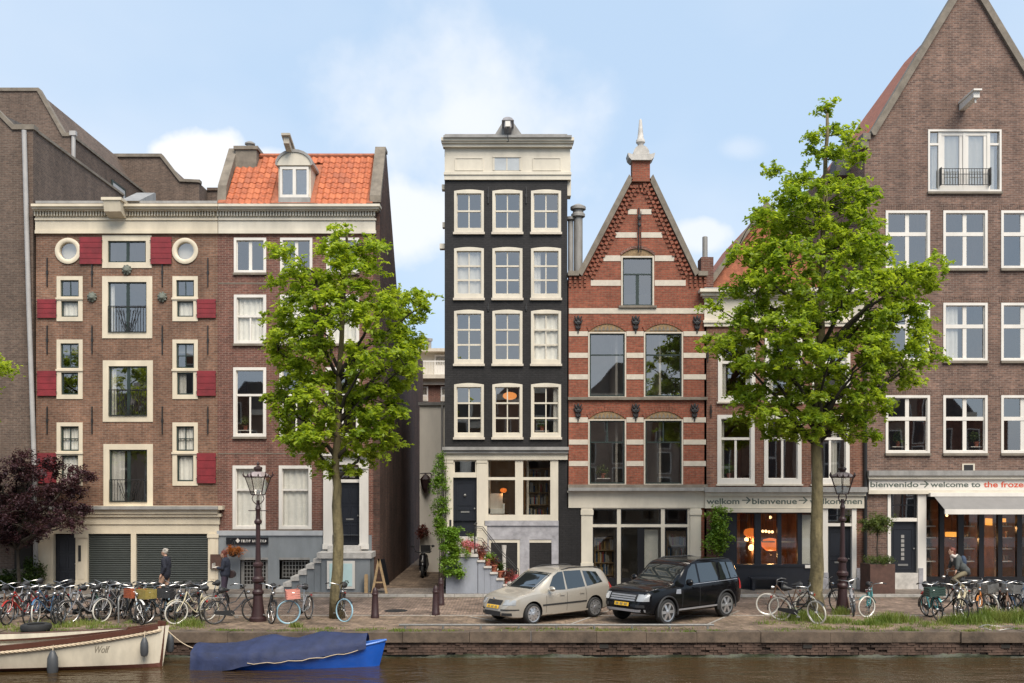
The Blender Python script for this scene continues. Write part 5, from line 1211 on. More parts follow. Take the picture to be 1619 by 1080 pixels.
up = thing('underplanting', 'low trailing plants along the rim of the rusty planter', 'plant', (c.x, -1.2, 1.12)); P, Q, S = sprays(np.array(C), 5, 9, .16, .3, (.04, .07)); leaf_obj('foliage', P, Q, S, M['leafO'], up)
# hanging basket
hx, hz = W(369, 872, -.5); hb = thing('hanging_basket', 'hanging basket of orange flowers below the black sign', 'flower basket', (hx, -.5, hz-.15))
MB().lathe([(.05, hz-.2), (.17, hz-.1), (.2, hz)], (hx, -.5, 0), 12).build('basket', M['bark2'], hb)
MB().tube([(hx-.15, -.5, hz), (hx, -.5, hz+.42), (hx+.15, -.5, hz)], .006, 4).build('chain', M['steel'], hb)
C = [(hx+random.gauss(.02, .15), -.5+random.gauss(0, .13), hz+random.gauss(.02, .07)) for _ in range(40)]; P, Q, S = sprays(np.array(C), 4, 8, .14, -.1, (.04, .08)); leaf_obj('flowers', P, Q, S, M['orf'], hb)
# pots on the stoop
potm = MB().lathe([(.075, 0), (.11, .18), (.125, .18), (.125, .22), (.1, .22), (.09, .17)], (0, 0, 0), 12).mesh('pot', M['terra'], smooth=True)
PL = [('redf', 'terracotta pot with red leaves on the top step of the stoop'), ('leafI', 'terracotta pot with green plant on the second step of the stoop'), ('redf', 'terracotta pot with dark red plant midway down the stoop'), ('leafD', 'terracotta pot with dark green plant low on the stoop'), ('redf', 'terracotta pot with reddish plant near the stoop foot'), ('pinkf', 'terracotta pot with pink leaves on the last step of the stoop')]
for (sx, sz), (fm, lb) in zip(STEPS, PL):
    po = thing('flower_pot', lb, 'flower pot', (sx, YF+.15, sz), 'pots on the stoop'); obj_mesh('pot', potm, po, scale=(1.15, 1.15, 1.15))
    C = [(sx+random.gauss(0, .08), YF+.15+random.gauss(0, .07), sz+.34+random.gauss(0, .09)) for _ in range(16)]; P, Q, S = sprays(np.array(C), 4, 7, .13, .25, (.045, .09)); leaf_obj('plant', P, Q, S, M[fm], po)
hx, hz = W(741, 872, YF+.3); po = thing('flower_pot', 'pot of pink hydrangea blooms on the landing by the black door', 'flower pot', (hx, YF+.3, zl)); obj_mesh('pot', potm, po)
C = [(hx+random.gauss(0, .14), YF+.3+random.gauss(0, .1), zl+.33+random.gauss(0, .06)) for _ in range(26)]; P, Q, S = sprays(np.array(C), 5, 9, .08, .2, (.04, .07)); leaf_obj('blooms', P, Q, S, M['pinkf'], po)
# grass along the quay edge
def grass(name, label, patches):
    P, Q, S = [], [], []
    V = []; Fc = []
    for (px, py, rx, ry, n, h_) in patches:
        cx, cy = G(px, py)
        for _ in range(n):
            x = cx+random.gauss(0, rx*.5); y = cy+random.gauss(0, ry*.5); hh = h_*random.uniform(.35, 1.1)*math.exp(-((x-cx)/rx)**2*.5)
            if y < -9.9: y = -9.9+random.uniform(0, .1)
            a = random.uniform(0, 6.28); w = random.uniform(.006, .013); ox, oy = math.cos(a)*w, math.sin(a)*w; lx, ly = random.gauss(0, hh*.35), random.gauss(0, hh*.35); o = len(V)
            V += [(x-ox, y-oy, -.01), (x+ox, y+oy, -.01), (x+lx*.5+ox*.7, y+ly*.5+oy*.7, hh*.6), (x+lx*.5-ox*.7, y+ly*.5-oy*.7, hh*.6), (x+lx, y+ly, hh)]; Fc += [(o, o+1, o+2, o+3), (o+3, o+2, o+4)]
    mb = MB(); mb.add(V, Fc); o = mb.build(name, M['grassm'], fix=False); o['kind'] = 'stuff'; o['label'] = label; o['category'] = 'grass'; return o
pat = [(130, 988, .8, .3, 260, .2), (105, 992, .4, .2, 120, .15), (300, 990, .35, .25, 260, .28), (468, 992, .2, .1, 200, .2), (1265, 980, .7, .4, 900, .34), (1320, 984, .6, .35, 500, .22), (1410, 983, .75, .35, 900, .32), (1370, 988, .5, .2, 300, .18), (1535, 984, .5, .4, 600, .34), (1562, 982, .35, .4, 500, .46), (1590, 983, .45, .4, 650, .38), (1614, 983, .4, .35, 500, .44), (1330, 972, .25, .2, 250, .3), (1508, 985, .4, .25, 400, .3)]
for k in range(70): pat.append((random.uniform(0, 1619), random.uniform(994, 999), random.uniform(.2, .6), .1, 45, .07))
for k in range(60): pat.append((random.choice([random.uniform(0, 330), random.uniform(1180, 1619)]), random.uniform(984, 996), random.uniform(.2, .5), .2, 50, .12))
grass('grass', 'green grass and weeds growing along the quay edge', pat)

# ------------------------------------------------------------------ street furniture
def lamp_post(gp, label):
    x, y = G(*gp); rt = thing('street_lamp', label, 'street lamp', (x, y, 0), 'crowned lantern street lamps')
    def B(mb, n, m, **k): 
        o = bpy.data.objects.new(n, mb.mesh(n, m, smooth=k.get('smooth', True), angle=30)); COL.objects.link(o); o.parent = rt; return o
    B(MB().lathe([(.25, 0), (.25, .1), (.2, .14), (.15, .5), (.13, .75), (.165, .8), (.165, .86), (.12, .92), (.125, 1.1), (.175, 1.16), (.175, 1.24), (.12, 1.3), (.11, 1.55), (.15, 1.6), (.15, 1.66), (.08, 1.72), (.068, 2.2), (.064, 2.8), (.11, 2.84), (.11, 2.9), (.07, 2.96), (.06, 3.2), (.085, 3.25), (.05, 3.36), (.05, 3.5)], n=16), 'post', M['lampred'])
    sc = MB().tube([(-.28, 0, 3.2), (.28, 0, 3.2)], .014, 6)
    for k in range(4):
        a = k*math.pi/2+.4; c, s = math.cos(a), math.sin(a); sc.tube([(c*.04, s*.04, 3.38), (c*.13, s*.13, 3.46), (c*.17, s*.17, 3.55), (c*.13, s*.13, 3.66)], .014, 5)
    B(sc, 'bracket', M['lampred'])
    fr = MB(); n = 6; r0, r1, z0, z1 = .19, .37, 3.66, 4.18
    p0 = [(r0*math.cos(2*math.pi*k/n+.26), r0*math.sin(2*math.pi*k/n+.26), z0) for k in range(n)]; p1 = [(r1*math.cos(2*math.pi*k/n+.26), r1*math.sin(2*math.pi*k/n+.26), z1) for k in range(n)]
    for k in range(n): fr.tube([p0[k], p1[k]], .013, 5).tube([p0[k], p0[(k+1) % n]], .014, 5).tube([p1[k], p1[(k+1) % n]], .022, 5)
    lf = B(fr, 'lantern', M['lampred'], smooth=False)
    for k in range(n):
        j = (k+1) % n; me = MB().add([p0[k], p0[j], p1[j], p1[k]], [(0, 1, 2, 3)]).mesh('pane', M['fglass'], fix=False); o = bpy.data.objects.new('pane', me); COL.objects.link(o); o.parent = lf
    B(MB().lathe([(.36, 4.185), (.3, 4.25), (.2, 4.31), (.13, 4.33)], n=6), 'lantern_roof', pm('lamp_roof_zinc', (.30,.25,.25), .5, .3, 12), smooth=False)
    cr = MB()
    for k in range(n):
        a = 2*math.pi*k/n+.26; c, s = math.cos(a), math.sin(a); cr.tube([(c*.37, s*.37, 4.17), (c*.42, s*.42, 4.24), (c*.4, s*.4, 4.33)], [.03, .025, .006], 5)
        a += math.pi/6; c, s = math.cos(a), math.sin(a); cr.tube([(c*.31, s*.31, 4.18), (c*.34, s*.34, 4.24), (c*.32, s*.32, 4.27)], [.025, .02, .006], 5)
    cr.lathe([(.07, 4.32), (.09, 4.36), (.13, 4.42), (.12, 4.46), (.05, 4.49), (.03, 4.53), (.05, 4.56), (.01, 4.63)], n=10); B(cr, 'crown', M['lampred'])
    B(MB().lathe([(.05, 3.67), (.06, 3.75), (.02, 3.8)], n=8), 'lamp', M['glassb'])
lamp_post((408, 982), 'maroon street lamp with crowned lantern before the curtained windows'); lamp_post((1332, 969), 'maroon street lamp with crowned lantern beside the rusty planter')
bm_ = MB().lathe([(.125, 0), (.125, .08), (.115, .1), (.088, .66), (.1, .68), (.1, .73), (.085, .75), (.085, .8), (.06, .86), (.045, .9)], n=12).mesh('bollard', M['lampred'], smooth=True, angle=30)
for (g_, lb) in (((593, 977), 'maroon iron bollard standing below the wooden A board'), ((689, 973), 'maroon iron bollard in front of the blue grey stoop'), ((697, 957), 'maroon iron bollard tight against the corner of the stoop')):
    x, y = G(*g_); o = bpy.data.objects.new('bollard', bm_); COL.objects.link(o); o.location = (x, y, 0); tag(o, lb, 'bollard', 'maroon bollards at the alley')
# low steel guard rail along the quay
x0 = G(630, 996)[0]; x1 = G(1130, 996)[0]; gy = -9.45
gr = thing('guard_rail', 'low steel tube guard rail along the parking bays', 'guard rail', ((x0+x1)/2, gy, 0))
MB().tube([(x0, gy, .12), (x1, gy, .12)], .032, 8).build('rail', M['steel'], gr, smooth=True)
for k in range(9): xx = x0+(x1-x0)*(.02+.96*k/8); MB().tube([(xx, gy, -.05), (xx, gy, .1)], .03, 8).build('post', M['steel'], gr)
# A board, bench, alley lantern, stakes
x, y = G(600, 941); y = -1.45; x = W(600, 0, y)[0]; ab = thing('a_board', 'wooden A board standing by the alley corner', 'sign board', (x, y, .09))
for s in (-1, 1):
    MB().add([(x-.06+s*.0, y-.04, 1.3), (x+.02, y-.04, 1.3), (x+s*.25+.04, y-.04, .09), (x+s*.25-.04, y-.04, .09), (x-.06, y+.04, 1.3), (x+.02, y+.04, 1.3), (x+s*.25+.04, y+.04, .09), (x+s*.25-.04, y+.04, .09)], [(0, 1, 2, 3), (4, 7, 6, 5), (0, 3, 7, 4), (1, 5, 6, 2), (0, 4, 5, 1), (3, 2, 6, 7)]).build('leg', M['wood'], ab)
MB().add([(x-.03, y+.06, 1.28), (x+.12, y+.5, 1.28), (x+.3, y+.5, .35), (x+.2, y+.06, .35)], [(0, 1, 2, 3)]).build('panel', M['black'], ab); MB().box(x-.16, x+.16, y-.02, y+.02, .45, .5).build('crossbar', M['wood'], ab)
xk = W(579, 0, -1.3)[0]; tag(MB().box(xk-.06, xk+.06, -1.36, -1.24, .09, .72).box(xk-.045, xk+.045, -1.345, -1.255, .72, .75).build('wooden_post', M['wood']), 'short pale wooden post beside the A board', 'post')
xb0, _ = W(1186, 0, -.45); xb1, _ = W(1240, 0, -.45); bn = thing('bench', 'dark wooden bench below the lamp shop window', 'bench', ((xb0+xb1)/2, -.4, .09))
for k in range(3): MB().box(xb0, xb1, -.62+k*.16, -.48+k*.16, .5, .55).build('seat_slat', M['navyblk'], bn)
for xx in (xb0+.1, xb1-.1): MB().box(xx-.05, xx+.05, -.6, -.2, .09, .5).build('leg', M['navyblk'], bn)
lx, lz = W(673, 765, 7.4); wl = thing('wall_lantern', 'dark iron wall lantern on the cream annex wall', 'lantern', (lx, 7.6, lz))
MB().tube([(lx-.25, 7.4, lz+.45), (lx+.2, 7.4, lz+.47), (lx+.25, 7.68, lz+.4)], .03, 6).build('bracket', M['lampred'], wl); MB().lathe([(.05, lz-.4), (.16, lz-.2), (.24, lz+.15), (.26, lz+.2), (.12, lz+.35), (.03, lz+.44)], (lx, 7.4, 0), 6).build('housing', M['lampred'], wl)
px_, pz_ = W(668, 840, 7.3); bush('potted_plant', 'reddish plant in a wall pot in the alley', 'plant', (661, 832, 676, 850), 7.4, 14, M['redf'], base=W(0, 850, 7.4)[1], dy=.12); 
# scooter in the alley
sx, sy = W(670, 0, 5.6)[0], 5.6; sc = thing('scooter', 'black motor scooter parked in the alley', 'scooter', (sx, sy, .012))
for yy, nm in ((sy-.6, 'front_wheel'), (sy+.62, 'rear_wheel')): MB().lathe([(.12, -.05), (.24, -.06), (.27, -.03), (.27, .03), (.24, .06), (.12, .05)], (sx, yy, .285), 16, axis='x').build(nm, M['tyre'], sc, smooth=True)
MB().add([], []).tube([(sx, sy-.6, .5), (sx, sy-.45, .9), (sx, sy-.4, 1.05)], [.16, .15, .06], 10).build('front_shield', M['black'], sc, smooth=True)
MB().tube([(sx, sy-.35, .4), (sx, sy-.1, .33), (sx, sy+.3, .5), (sx, sy+.8, .7)], [.17, .16, .2, .13], 10).build('body', M['black'], sc, smooth=True)
MB().tube([(sx, sy+.05, .76), (sx, sy+.4, .82), (sx, sy+.75, .82)], [.1, .15, .1], 10).build('seat', M['plastic'], sc, smooth=True)
MB().tube([(sx-.35, sy-.35, 1.1), (sx-.1, sy-.45, 1.06), (sx+.1, sy-.45, 1.06), (sx+.35, sy-.35, 1.1)], .025, 6).ball((sx, sy-.5, 1.0), .09, 8).build('handlebar', M['plastic'], sc); MB().ball((sx, sy-.72, .72), (.07, .03, .07), 8).build('headlight', M['steel'], sc)
for s in (-1, 1): MB().tube([(sx+s*.3, sy-.37, 1.1), (sx+s*.4, sy-.42, 1.3)], .01, 5).ball((sx+s*.42, sy-.42, 1.33), (.08, .03, .05), 8).build('mirror', M['plastic'], sc)
MB().box(sx-.2, sx+.2, sy+.75, sy+1.1, .95, 1.28).build('top_box', M['plastic'], sc)
# ------------------------------------------------------------------ bicycles
HEAD = (.36, 0, 0)
def bike_proto():
    rt = bpy.data.objects.new('bicycle', None); COL.objects.link(rt)
    def B(mb, n, m, par=None, piv=None, smooth=True):
        me = mb.mesh(n, m, piv or (0, 0, 0), smooth, angle=50); o = bpy.data.objects.new(n, me); COL.objects.link(o); o.parent = par or rt
        if piv and not par: o.location = piv
        return o
    R_ = .345; rh, fh = (-.53, 0, R_), (.60, 0, R_); bb = (-.07, 0, .29); st = (-.24, 0, .82); ht, hb = (.33, 0, .93), (.40, 0, .68)
    B(MB().tube([bb, st], .017, 7).tube([bb, (.1, 0, .40), (.29, 0, .60), hb], .019, 7).tube([(-.16, 0, .56), (.08, 0, .62), ht], .016, 7).tube([hb, ht], .022, 8)
      .tube([rh, (-.3, .05, .31), bb], .011, 6).tube([rh, (-.3, -.05, .31), bb], .011, 6).tube([rh, (-.4, .05, .56), (-.22, .02, .76)], .009, 6).tube([rh, (-.4, -.05, .56), (-.22, -.02, .76)], .009, 6), 'frame', M['black'])
    def wheel(c, nm, piv=None):
        def ring(r, n=28): return [(c[0]+r*math.cos(2*math.pi*k/n), 0, c[2]+r*math.sin(2*math.pi*k/n)) for k in range(n)]
        w = B(MB().tube(ring(R_-.021), .021, 6, closed=True), nm, M['tyre'], None, piv)
        rm = MB().tube(ring(R_-.045), .010, 5, closed=True)
        for k in range(16):
            a = 2*math.pi*k/16; rm.tube([(c[0]+.02*math.cos(a+.6), (.03 if k % 2 else -.03), c[2]+.02*math.sin(a+.6)), (c[0]+(R_-.05)*math.cos(a), 0, c[2]+(R_-.05)*math.sin(a))], .0022, 3)
        rm.lathe([(.022, -.05), (.03, -.04), (.03, .04), (.022, .05)], c, 8, axis='y'); B(rm, 'rim', M['chrome'], w, piv)
    wheel(rh, 'rear_wheel'); wheel(fh, 'front_wheel', HEAD)
    B(MB().tube([hb, (.46, .045, .60), (.53, .05, .46), fh], .012, 6).tube([hb, (.46, -.045, .60), (.53, -.05, .46), fh], .012, 6), 'fork', M['black'], None, HEAD)
    B(MB().tube([ht, (.31, 0, 1.03)], .014, 6).tube([(.05, .30, 1.05), (.17, .27, 1.09), (.30, .14, 1.07), (.33, 0, 1.03), (.30, -.14, 1.07), (.17, -.27, 1.09), (.05, -.30, 1.05)], .012, 6), 'handlebar', M['chrome'], None, HEAD)
    B(MB().tube([(.03, .305, 1.047), (.15, .28, 1.085)], .019, 6).tube([(.03, -.305, 1.047), (.15, -.28, 1.085)], .019, 6), 'grip', M['plastic'], None, HEAD)
    B(MB().tube([(.40, 0, .86), (.47, 0, .86)], [.05, .055], 8).ball((.475, 0, .86), (.02, .05, .05), 8), 'headlight', M['chrome'], None, HEAD)
    B(MB().tube([st, (-.27, 0, .92)], .013, 6), 'seat_post', M['chrome'])
    B(MB().tube([(-.43, 0, .965), (-.36, 0, .975), (-.25, 0, .965), (-.12, 0, .96)], [.06, .105, .06, .022], 8), 'saddle', M['plastic'])
    def arc(c, r, a0, a1, y, n=12): return [(c[0]+r*math.cos(a0+(a1-a0)*k/n), y, c[2]+r*math.sin(a0+(a1-a0)*k/n)) for k in range(n+1)]
    def guard(c, a0, a1, nm, piv=None):
        mb = MB(); r = R_+.03; n = 12
        for k in range(n):
            q = [arc(c, r, a0, a1, y, n)[k+d] for y in (-.028, .028) for d in (0, 1)]; mb.add([q[0], q[1], q[3], q[2]], [(0, 1, 2, 3)])
        return B(mb, nm, M['black'], None, piv)
    guard(rh, .35, 3.35, 'rear_mudguard'); guard(fh, .7, 2.9, 'front_mudguard', HEAD)
    B(MB().tube([(-.75, .06, .76), (-.3, .06, .77)], .007, 5).tube([(-.75, -.06, .76), (-.3, -.06, .77)], .007, 5).tube([(-.75, -.06, .76), (-.75, .06, .76)], .007, 5).tube([(-.5, -.06, .765), (-.5, .06, .765)], .006, 5).tube([rh, (-.62, .07, .76)], .006, 5).tube([rh, (-.62, -.07, .76)], .006, 5), 'luggage_rack', M['steel'])
    B(MB().prism([(-.56, .30), (-.58, .345), (-.54, .39), (-.05, .38), (.02, .33), (.03, .27), (-.04, .21)], -.065, -.04), 'chain_case', M['plastic'], smooth=False)
    B(MB().lathe([(.08, -.055), (.08, -.05)], bb, 12, axis='y').tube([(bb[0], -.075, bb[2]), (bb[0], .065, bb[2])], .015, 6).tube([(bb[0], -.07, bb[2]), (bb[0]+.12, -.08, bb[2]-.11)], .01, 5).tube([(bb[0], .06, bb[2]), (bb[0]-.12, .08, bb[2]+.11)], .01, 5).box(bb[0]+.08, bb[0]+.17, -.17, -.085, bb[2]-.125, bb[2]-.1).box(bb[0]-.17, bb[0]-.08, .085, .17, bb[2]+.1, bb[2]+.125), 'pedals', M['steel'], smooth=False)
    B(MB().tube([(-.35, .04, .33), (-.38, .17, .02)], .009, 5), 'kickstand', M['steel'])
    B(MB().box(-.79, -.76, -.03, .03, .66, .71), 'rear_light', cm('red_lens', (.4, .02, .02), .3), smooth=False)
    return rt
BP = bike_proto()
crate_me = None
def crate_mesh(m, wicker=False):
    mb = MB(); x0, x1, y0, y1, z0, z1 = -.19, .19, -.24, .24, 0, .26
    for k in range(4 if not wicker else 7):
        n = 4 if not wicker else 7; za = z0+(z1-z0)*k/n; zb = za+(z1-z0)/n*.78
        mb.box(x0, x0+.012, y0, y1, za, zb).box(x1-.012, x1, y0, y1, za, zb).box(x0+.012, x1-.012, y0, y0+.012, za, zb).box(x0+.012, x1-.012, y1-.012, y1, za, zb)
    mb.box(x0+.013, x1-.013, y0+.013, y1-.013, z0+.005, z0+.02)
    for (x, y) in ((x0+.014, y0+.014), (x1-.04, y0+.014), (x0+.014, y1-.04), (x1-.04, y1-.04)): mb.box(x, x+.026, y, y+.026, z0+.02, z1)
    return mb.mesh('crate', m)
bcol = {'black': M['black'], 'green': cm('bottle_green_frame', (.02, .05, .035), .35), 'red': cm('red_frame', (.35, .025, .02), .35), 'blue': cm('blue_frame', (.06, .13, .24), .35), 'grey': cm('grey_frame', (.22, .22, .23), .35), 'cream': cm('cream_frame', (.62, .55, .38), .4), 'white': cm('white_frame', (.66, .64, .60), .4), 'teal': cm('teal_frame', (.05, .23, .24), .35), 'orange': cm('orange_frame', (.5, .17, .03), .4), 'brown': cm('brown_frame', (.13, .07, .04), .4), 'pale': cm('pale_blue_frame', (.30, .42, .50), .4)}
first = [True]
def bike(px, py, yaw, col, label, steer=0, lean=4, tyre=None, crate=None, group=None, ftyre=None, z=0.0, sc=1.0):
    x, y = G(px, py, z); o = BP if first[0] else copy_tree(BP); first[0] = False
    o.location = (x, y, z); o.rotation_euler = (R(lean), 0, R(yaw)); o.scale = (sc, sc, sc); tag(o, label, 'bicycle', group)
    for ch in o.children:
        b = ch.name.split('.')[0]
        if b in ('frame', 'fork', 'rear_mudguard', 'front_mudguard'): setmat(ch, bcol[col])
        if b in ('fork', 'front_wheel', 'handlebar', 'grip', 'headlight', 'front_mudguard') : ch.rotation_euler = (0, 0, R(steer))
        if b in ('rear_wheel', 'front_wheel'): setmat(ch, M[(ftyre if b == 'front_wheel' and ftyre else tyre) or 'tyre'])
    if crate:
        c = obj_mesh('crate', crate_mesh(crate[0], crate[1]), o, (.62, 0, .74) if crate[2] else (-.55, 0, .775), (0, 0, R(steer) if crate[2] else 0))
    return o
bike(96, 983, -75, 'black', 'black city bicycle leaning sideways among the bikes before the roller shutters', lean=6, group=None)
GRP = 'bicycles parked in a row before the roller shutters'
rowb = [(5, 'brown', 'brown framed bicycle at the end of the row by the copper tree', None, None), (36, 'red', 'red framed bicycle in the row by the copper tree', None, None), (62, 'black', None, None, None), (76, 'blue', 'blue framed bicycle with pale tyres in the row before the dark door', 'graytyre', None), (118, 'black', None, None, None), (138, 'grey', None, None, None), (150, 'green', 'bottle green bicycle in the row below the roller shutters', None, None), (168, 'black', None, None, None),
        (188, 'grey', None, 'graytyre', None), (203, 'black', None, None, (cm('orange_crate', (.30, .075, .03)), False, True)), (221, 'white', 'white framed bicycle in the row below the roller shutters', None, None), (239, 'black', None, None, None), (256, 'pale', 'pale blue bicycle with yellow basket in the row below the walking man', None, (cm('yellow_basket', (.26, .20, .05)), True, True)), (272, 'black', None, None, (cm('black_crate', (.03, .03, .032)), False, True)), (290, 'grey', None, None, None), (306, 'cream', 'cream framed bicycle in the row beside the reading woman', 'graytyre', None), (322, 'black', None, None, None)]
for q in (22, 52, 108, 160, 178, 230, 281, 330): rowb.append((q, random.choice(['black', 'black', 'black', 'grey']), None, None, None))
for i, (px, c, lb, ty, cr) in enumerate(rowb):
    if lb is None: lb = {'black': 'black city bicycle in the row ' + ('by the copper tree' if px < 86 else 'before the dark blue door' if px < 141 else 'before the narrower roller shutter' if px < 212 else 'before the wider roller shutter') if not cr else 'black bicycle with a front crate of ' + ('orange' if px < 230 else 'black') + ' plastic in the row', 'grey': 'grey framed bicycle in the row ' + ('by the copper tree' if px < 86 else 'before the dark blue door' if px < 141 else 'before the narrower roller shutter' if px < 212 else 'before the wider roller shutter') if not ty else 'grey framed bicycle with pale tyres in the row'}[c]
    bike(px, random.uniform(978, 985) if i < 17 else random.uniform(971, 977), random.choice([-62, -72, -85, -98, -110, -118])+random.uniform(-8, 8), c, lb, random.uniform(-28, 28), random.uniform(-9, 9), ty, cr, GRP)
bike(368, 985, 38, 'black', 'black bicycle angled beside the street lamp below the sign', 5, 3)
bike(424, 982, -78, 'black', 'dark bicycle leaning against the street lamp', 20, -8)
bike(478, 983, -100, 'grey', 'bicycle with a pink wooden front crate between street lamp and elm', -62, 3, crate=(cm('pink_crate', (.55, .22, .17), .7), False, True), ftyre='bluetyre')
bike(536, 979, -88, 'black', 'bicycle with pale blue front tyre leaning on the elm trunk', 52, -6, ftyre='bluetyre')
bike(1262, 983, -36, 'black', 'black bicycle with white tyres leaning on the larger elm', -22, 8, tyre='graytyre')
bike(1246, 974, 158, 'brown', 'reddish brown bicycle behind the larger elm', 10, -6, tyre='graytyre')
bike(1300, 968, 20, 'black', 'dark bicycle standing behind the elm trunk', 10, -5)
bike(1350, 971, -112, 'grey', 'grey bicycle leaning on the street lamp beside the planter', 8, 7)
bike(1378, 973, -102, 'teal', 'small teal bicycle with pale tyres beside the planter', -55, 3, tyre='graytyre', sc=.93)
GR2 = 'bicycles parked in the rack before the awning shop'
bike(1472, 978, -98, 'teal', 'green blue bicycle with dark crate before the white door frame', 10, 4, crate=(cm('dark_green_crate', (.025, .05, .04)), False, True), group=GR2)
bike(1494, 979, -60, 'black', 'black bicycle at the near end of the rack before the awning shop', -15, 3, group=GR2)
bike(1518, 974, -128, 'cream', 'cream framed bicycle in the rack below the rider', 12, -6, group=GR2)
bike(1540, 971, -70, 'white', 'white framed bicycle in the rack before the awning shop', 5, 5, tyre='graytyre', group=GR2, crate=(M['steel'], True, True))
bike(1553, 976, -115, 'orange', 'orange framed bicycle in the rack before the awning shop', -10, 4, group=GR2)
bike(1574, 973, -75, 'black', 'black bicycle with steel front carrier in the rack before the awning shop', 15, -4, group=GR2, crate=(M['steel'], True, True))
bike(1592, 976, -105, 'brown', 'brown framed bicycle in the rack before the awning shop', -12, 5, group=GR2)
bike(1609, 976, -80, 'blue', 'blue framed bicycle in the rack at the grass', 10, 3, group=GR2)
bike(1625, 978, -95, 'grey', 'grey framed bicycle half out of view at the rack', 10, 3, group=GR2)
hoop = MB().tube([(0, -.4, -.05), (0, -.4, .62), (0, -.34, .74), (0, -.2, .78), (0, .2, .78), (0, .34, .74), (0, .4, .62), (0, .4, -.05)], .025, 8).mesh('bike_rack', M['steel'], smooth=True)
for (g_, lb) in (((1546, 971), 'steel bike rack hoop between the cream and orange bicycles'), ((1583, 971), 'steel bike rack hoop beside the brown bicycle'), ((1617, 972), 'steel bike rack hoop at the rank end in the grass'), ((196, 982), 'steel bike rack hoop hidden among the bikes before the roller shutters'), ((284, 982), 'steel bike rack hoop among the bikes below the walking man')):
    x, y = G(*g_); o = bpy.data.objects.new('bike_rack', hoop); COL.objects.link(o); o.location = (x, y, 0); tag(o, lb, 'bike rack', 'steel bike rack hoops')
x, y = G(1576, 994); wl = thing('loose_wheel', 'loose bent bicycle wheel lying on the quay edge', 'wheel', (x, y, .03)); wl.rotation_euler = (R(4), 0, 0)
for (rr, tr, nm, mm_) in ((.32, .009, 'tyre', 'steel'), (.295, .006, 'rim', 'steel')):
    o = obj_mesh(nm, MB().tube([(1.5*rr*math.cos(a*.2244), rr*.9*math.sin(a*.2244), .02*math.sin(a*.9)) for a in range(28)], tr, 6, closed=True).mesh(nm, M[mm_], smooth=True), wl)

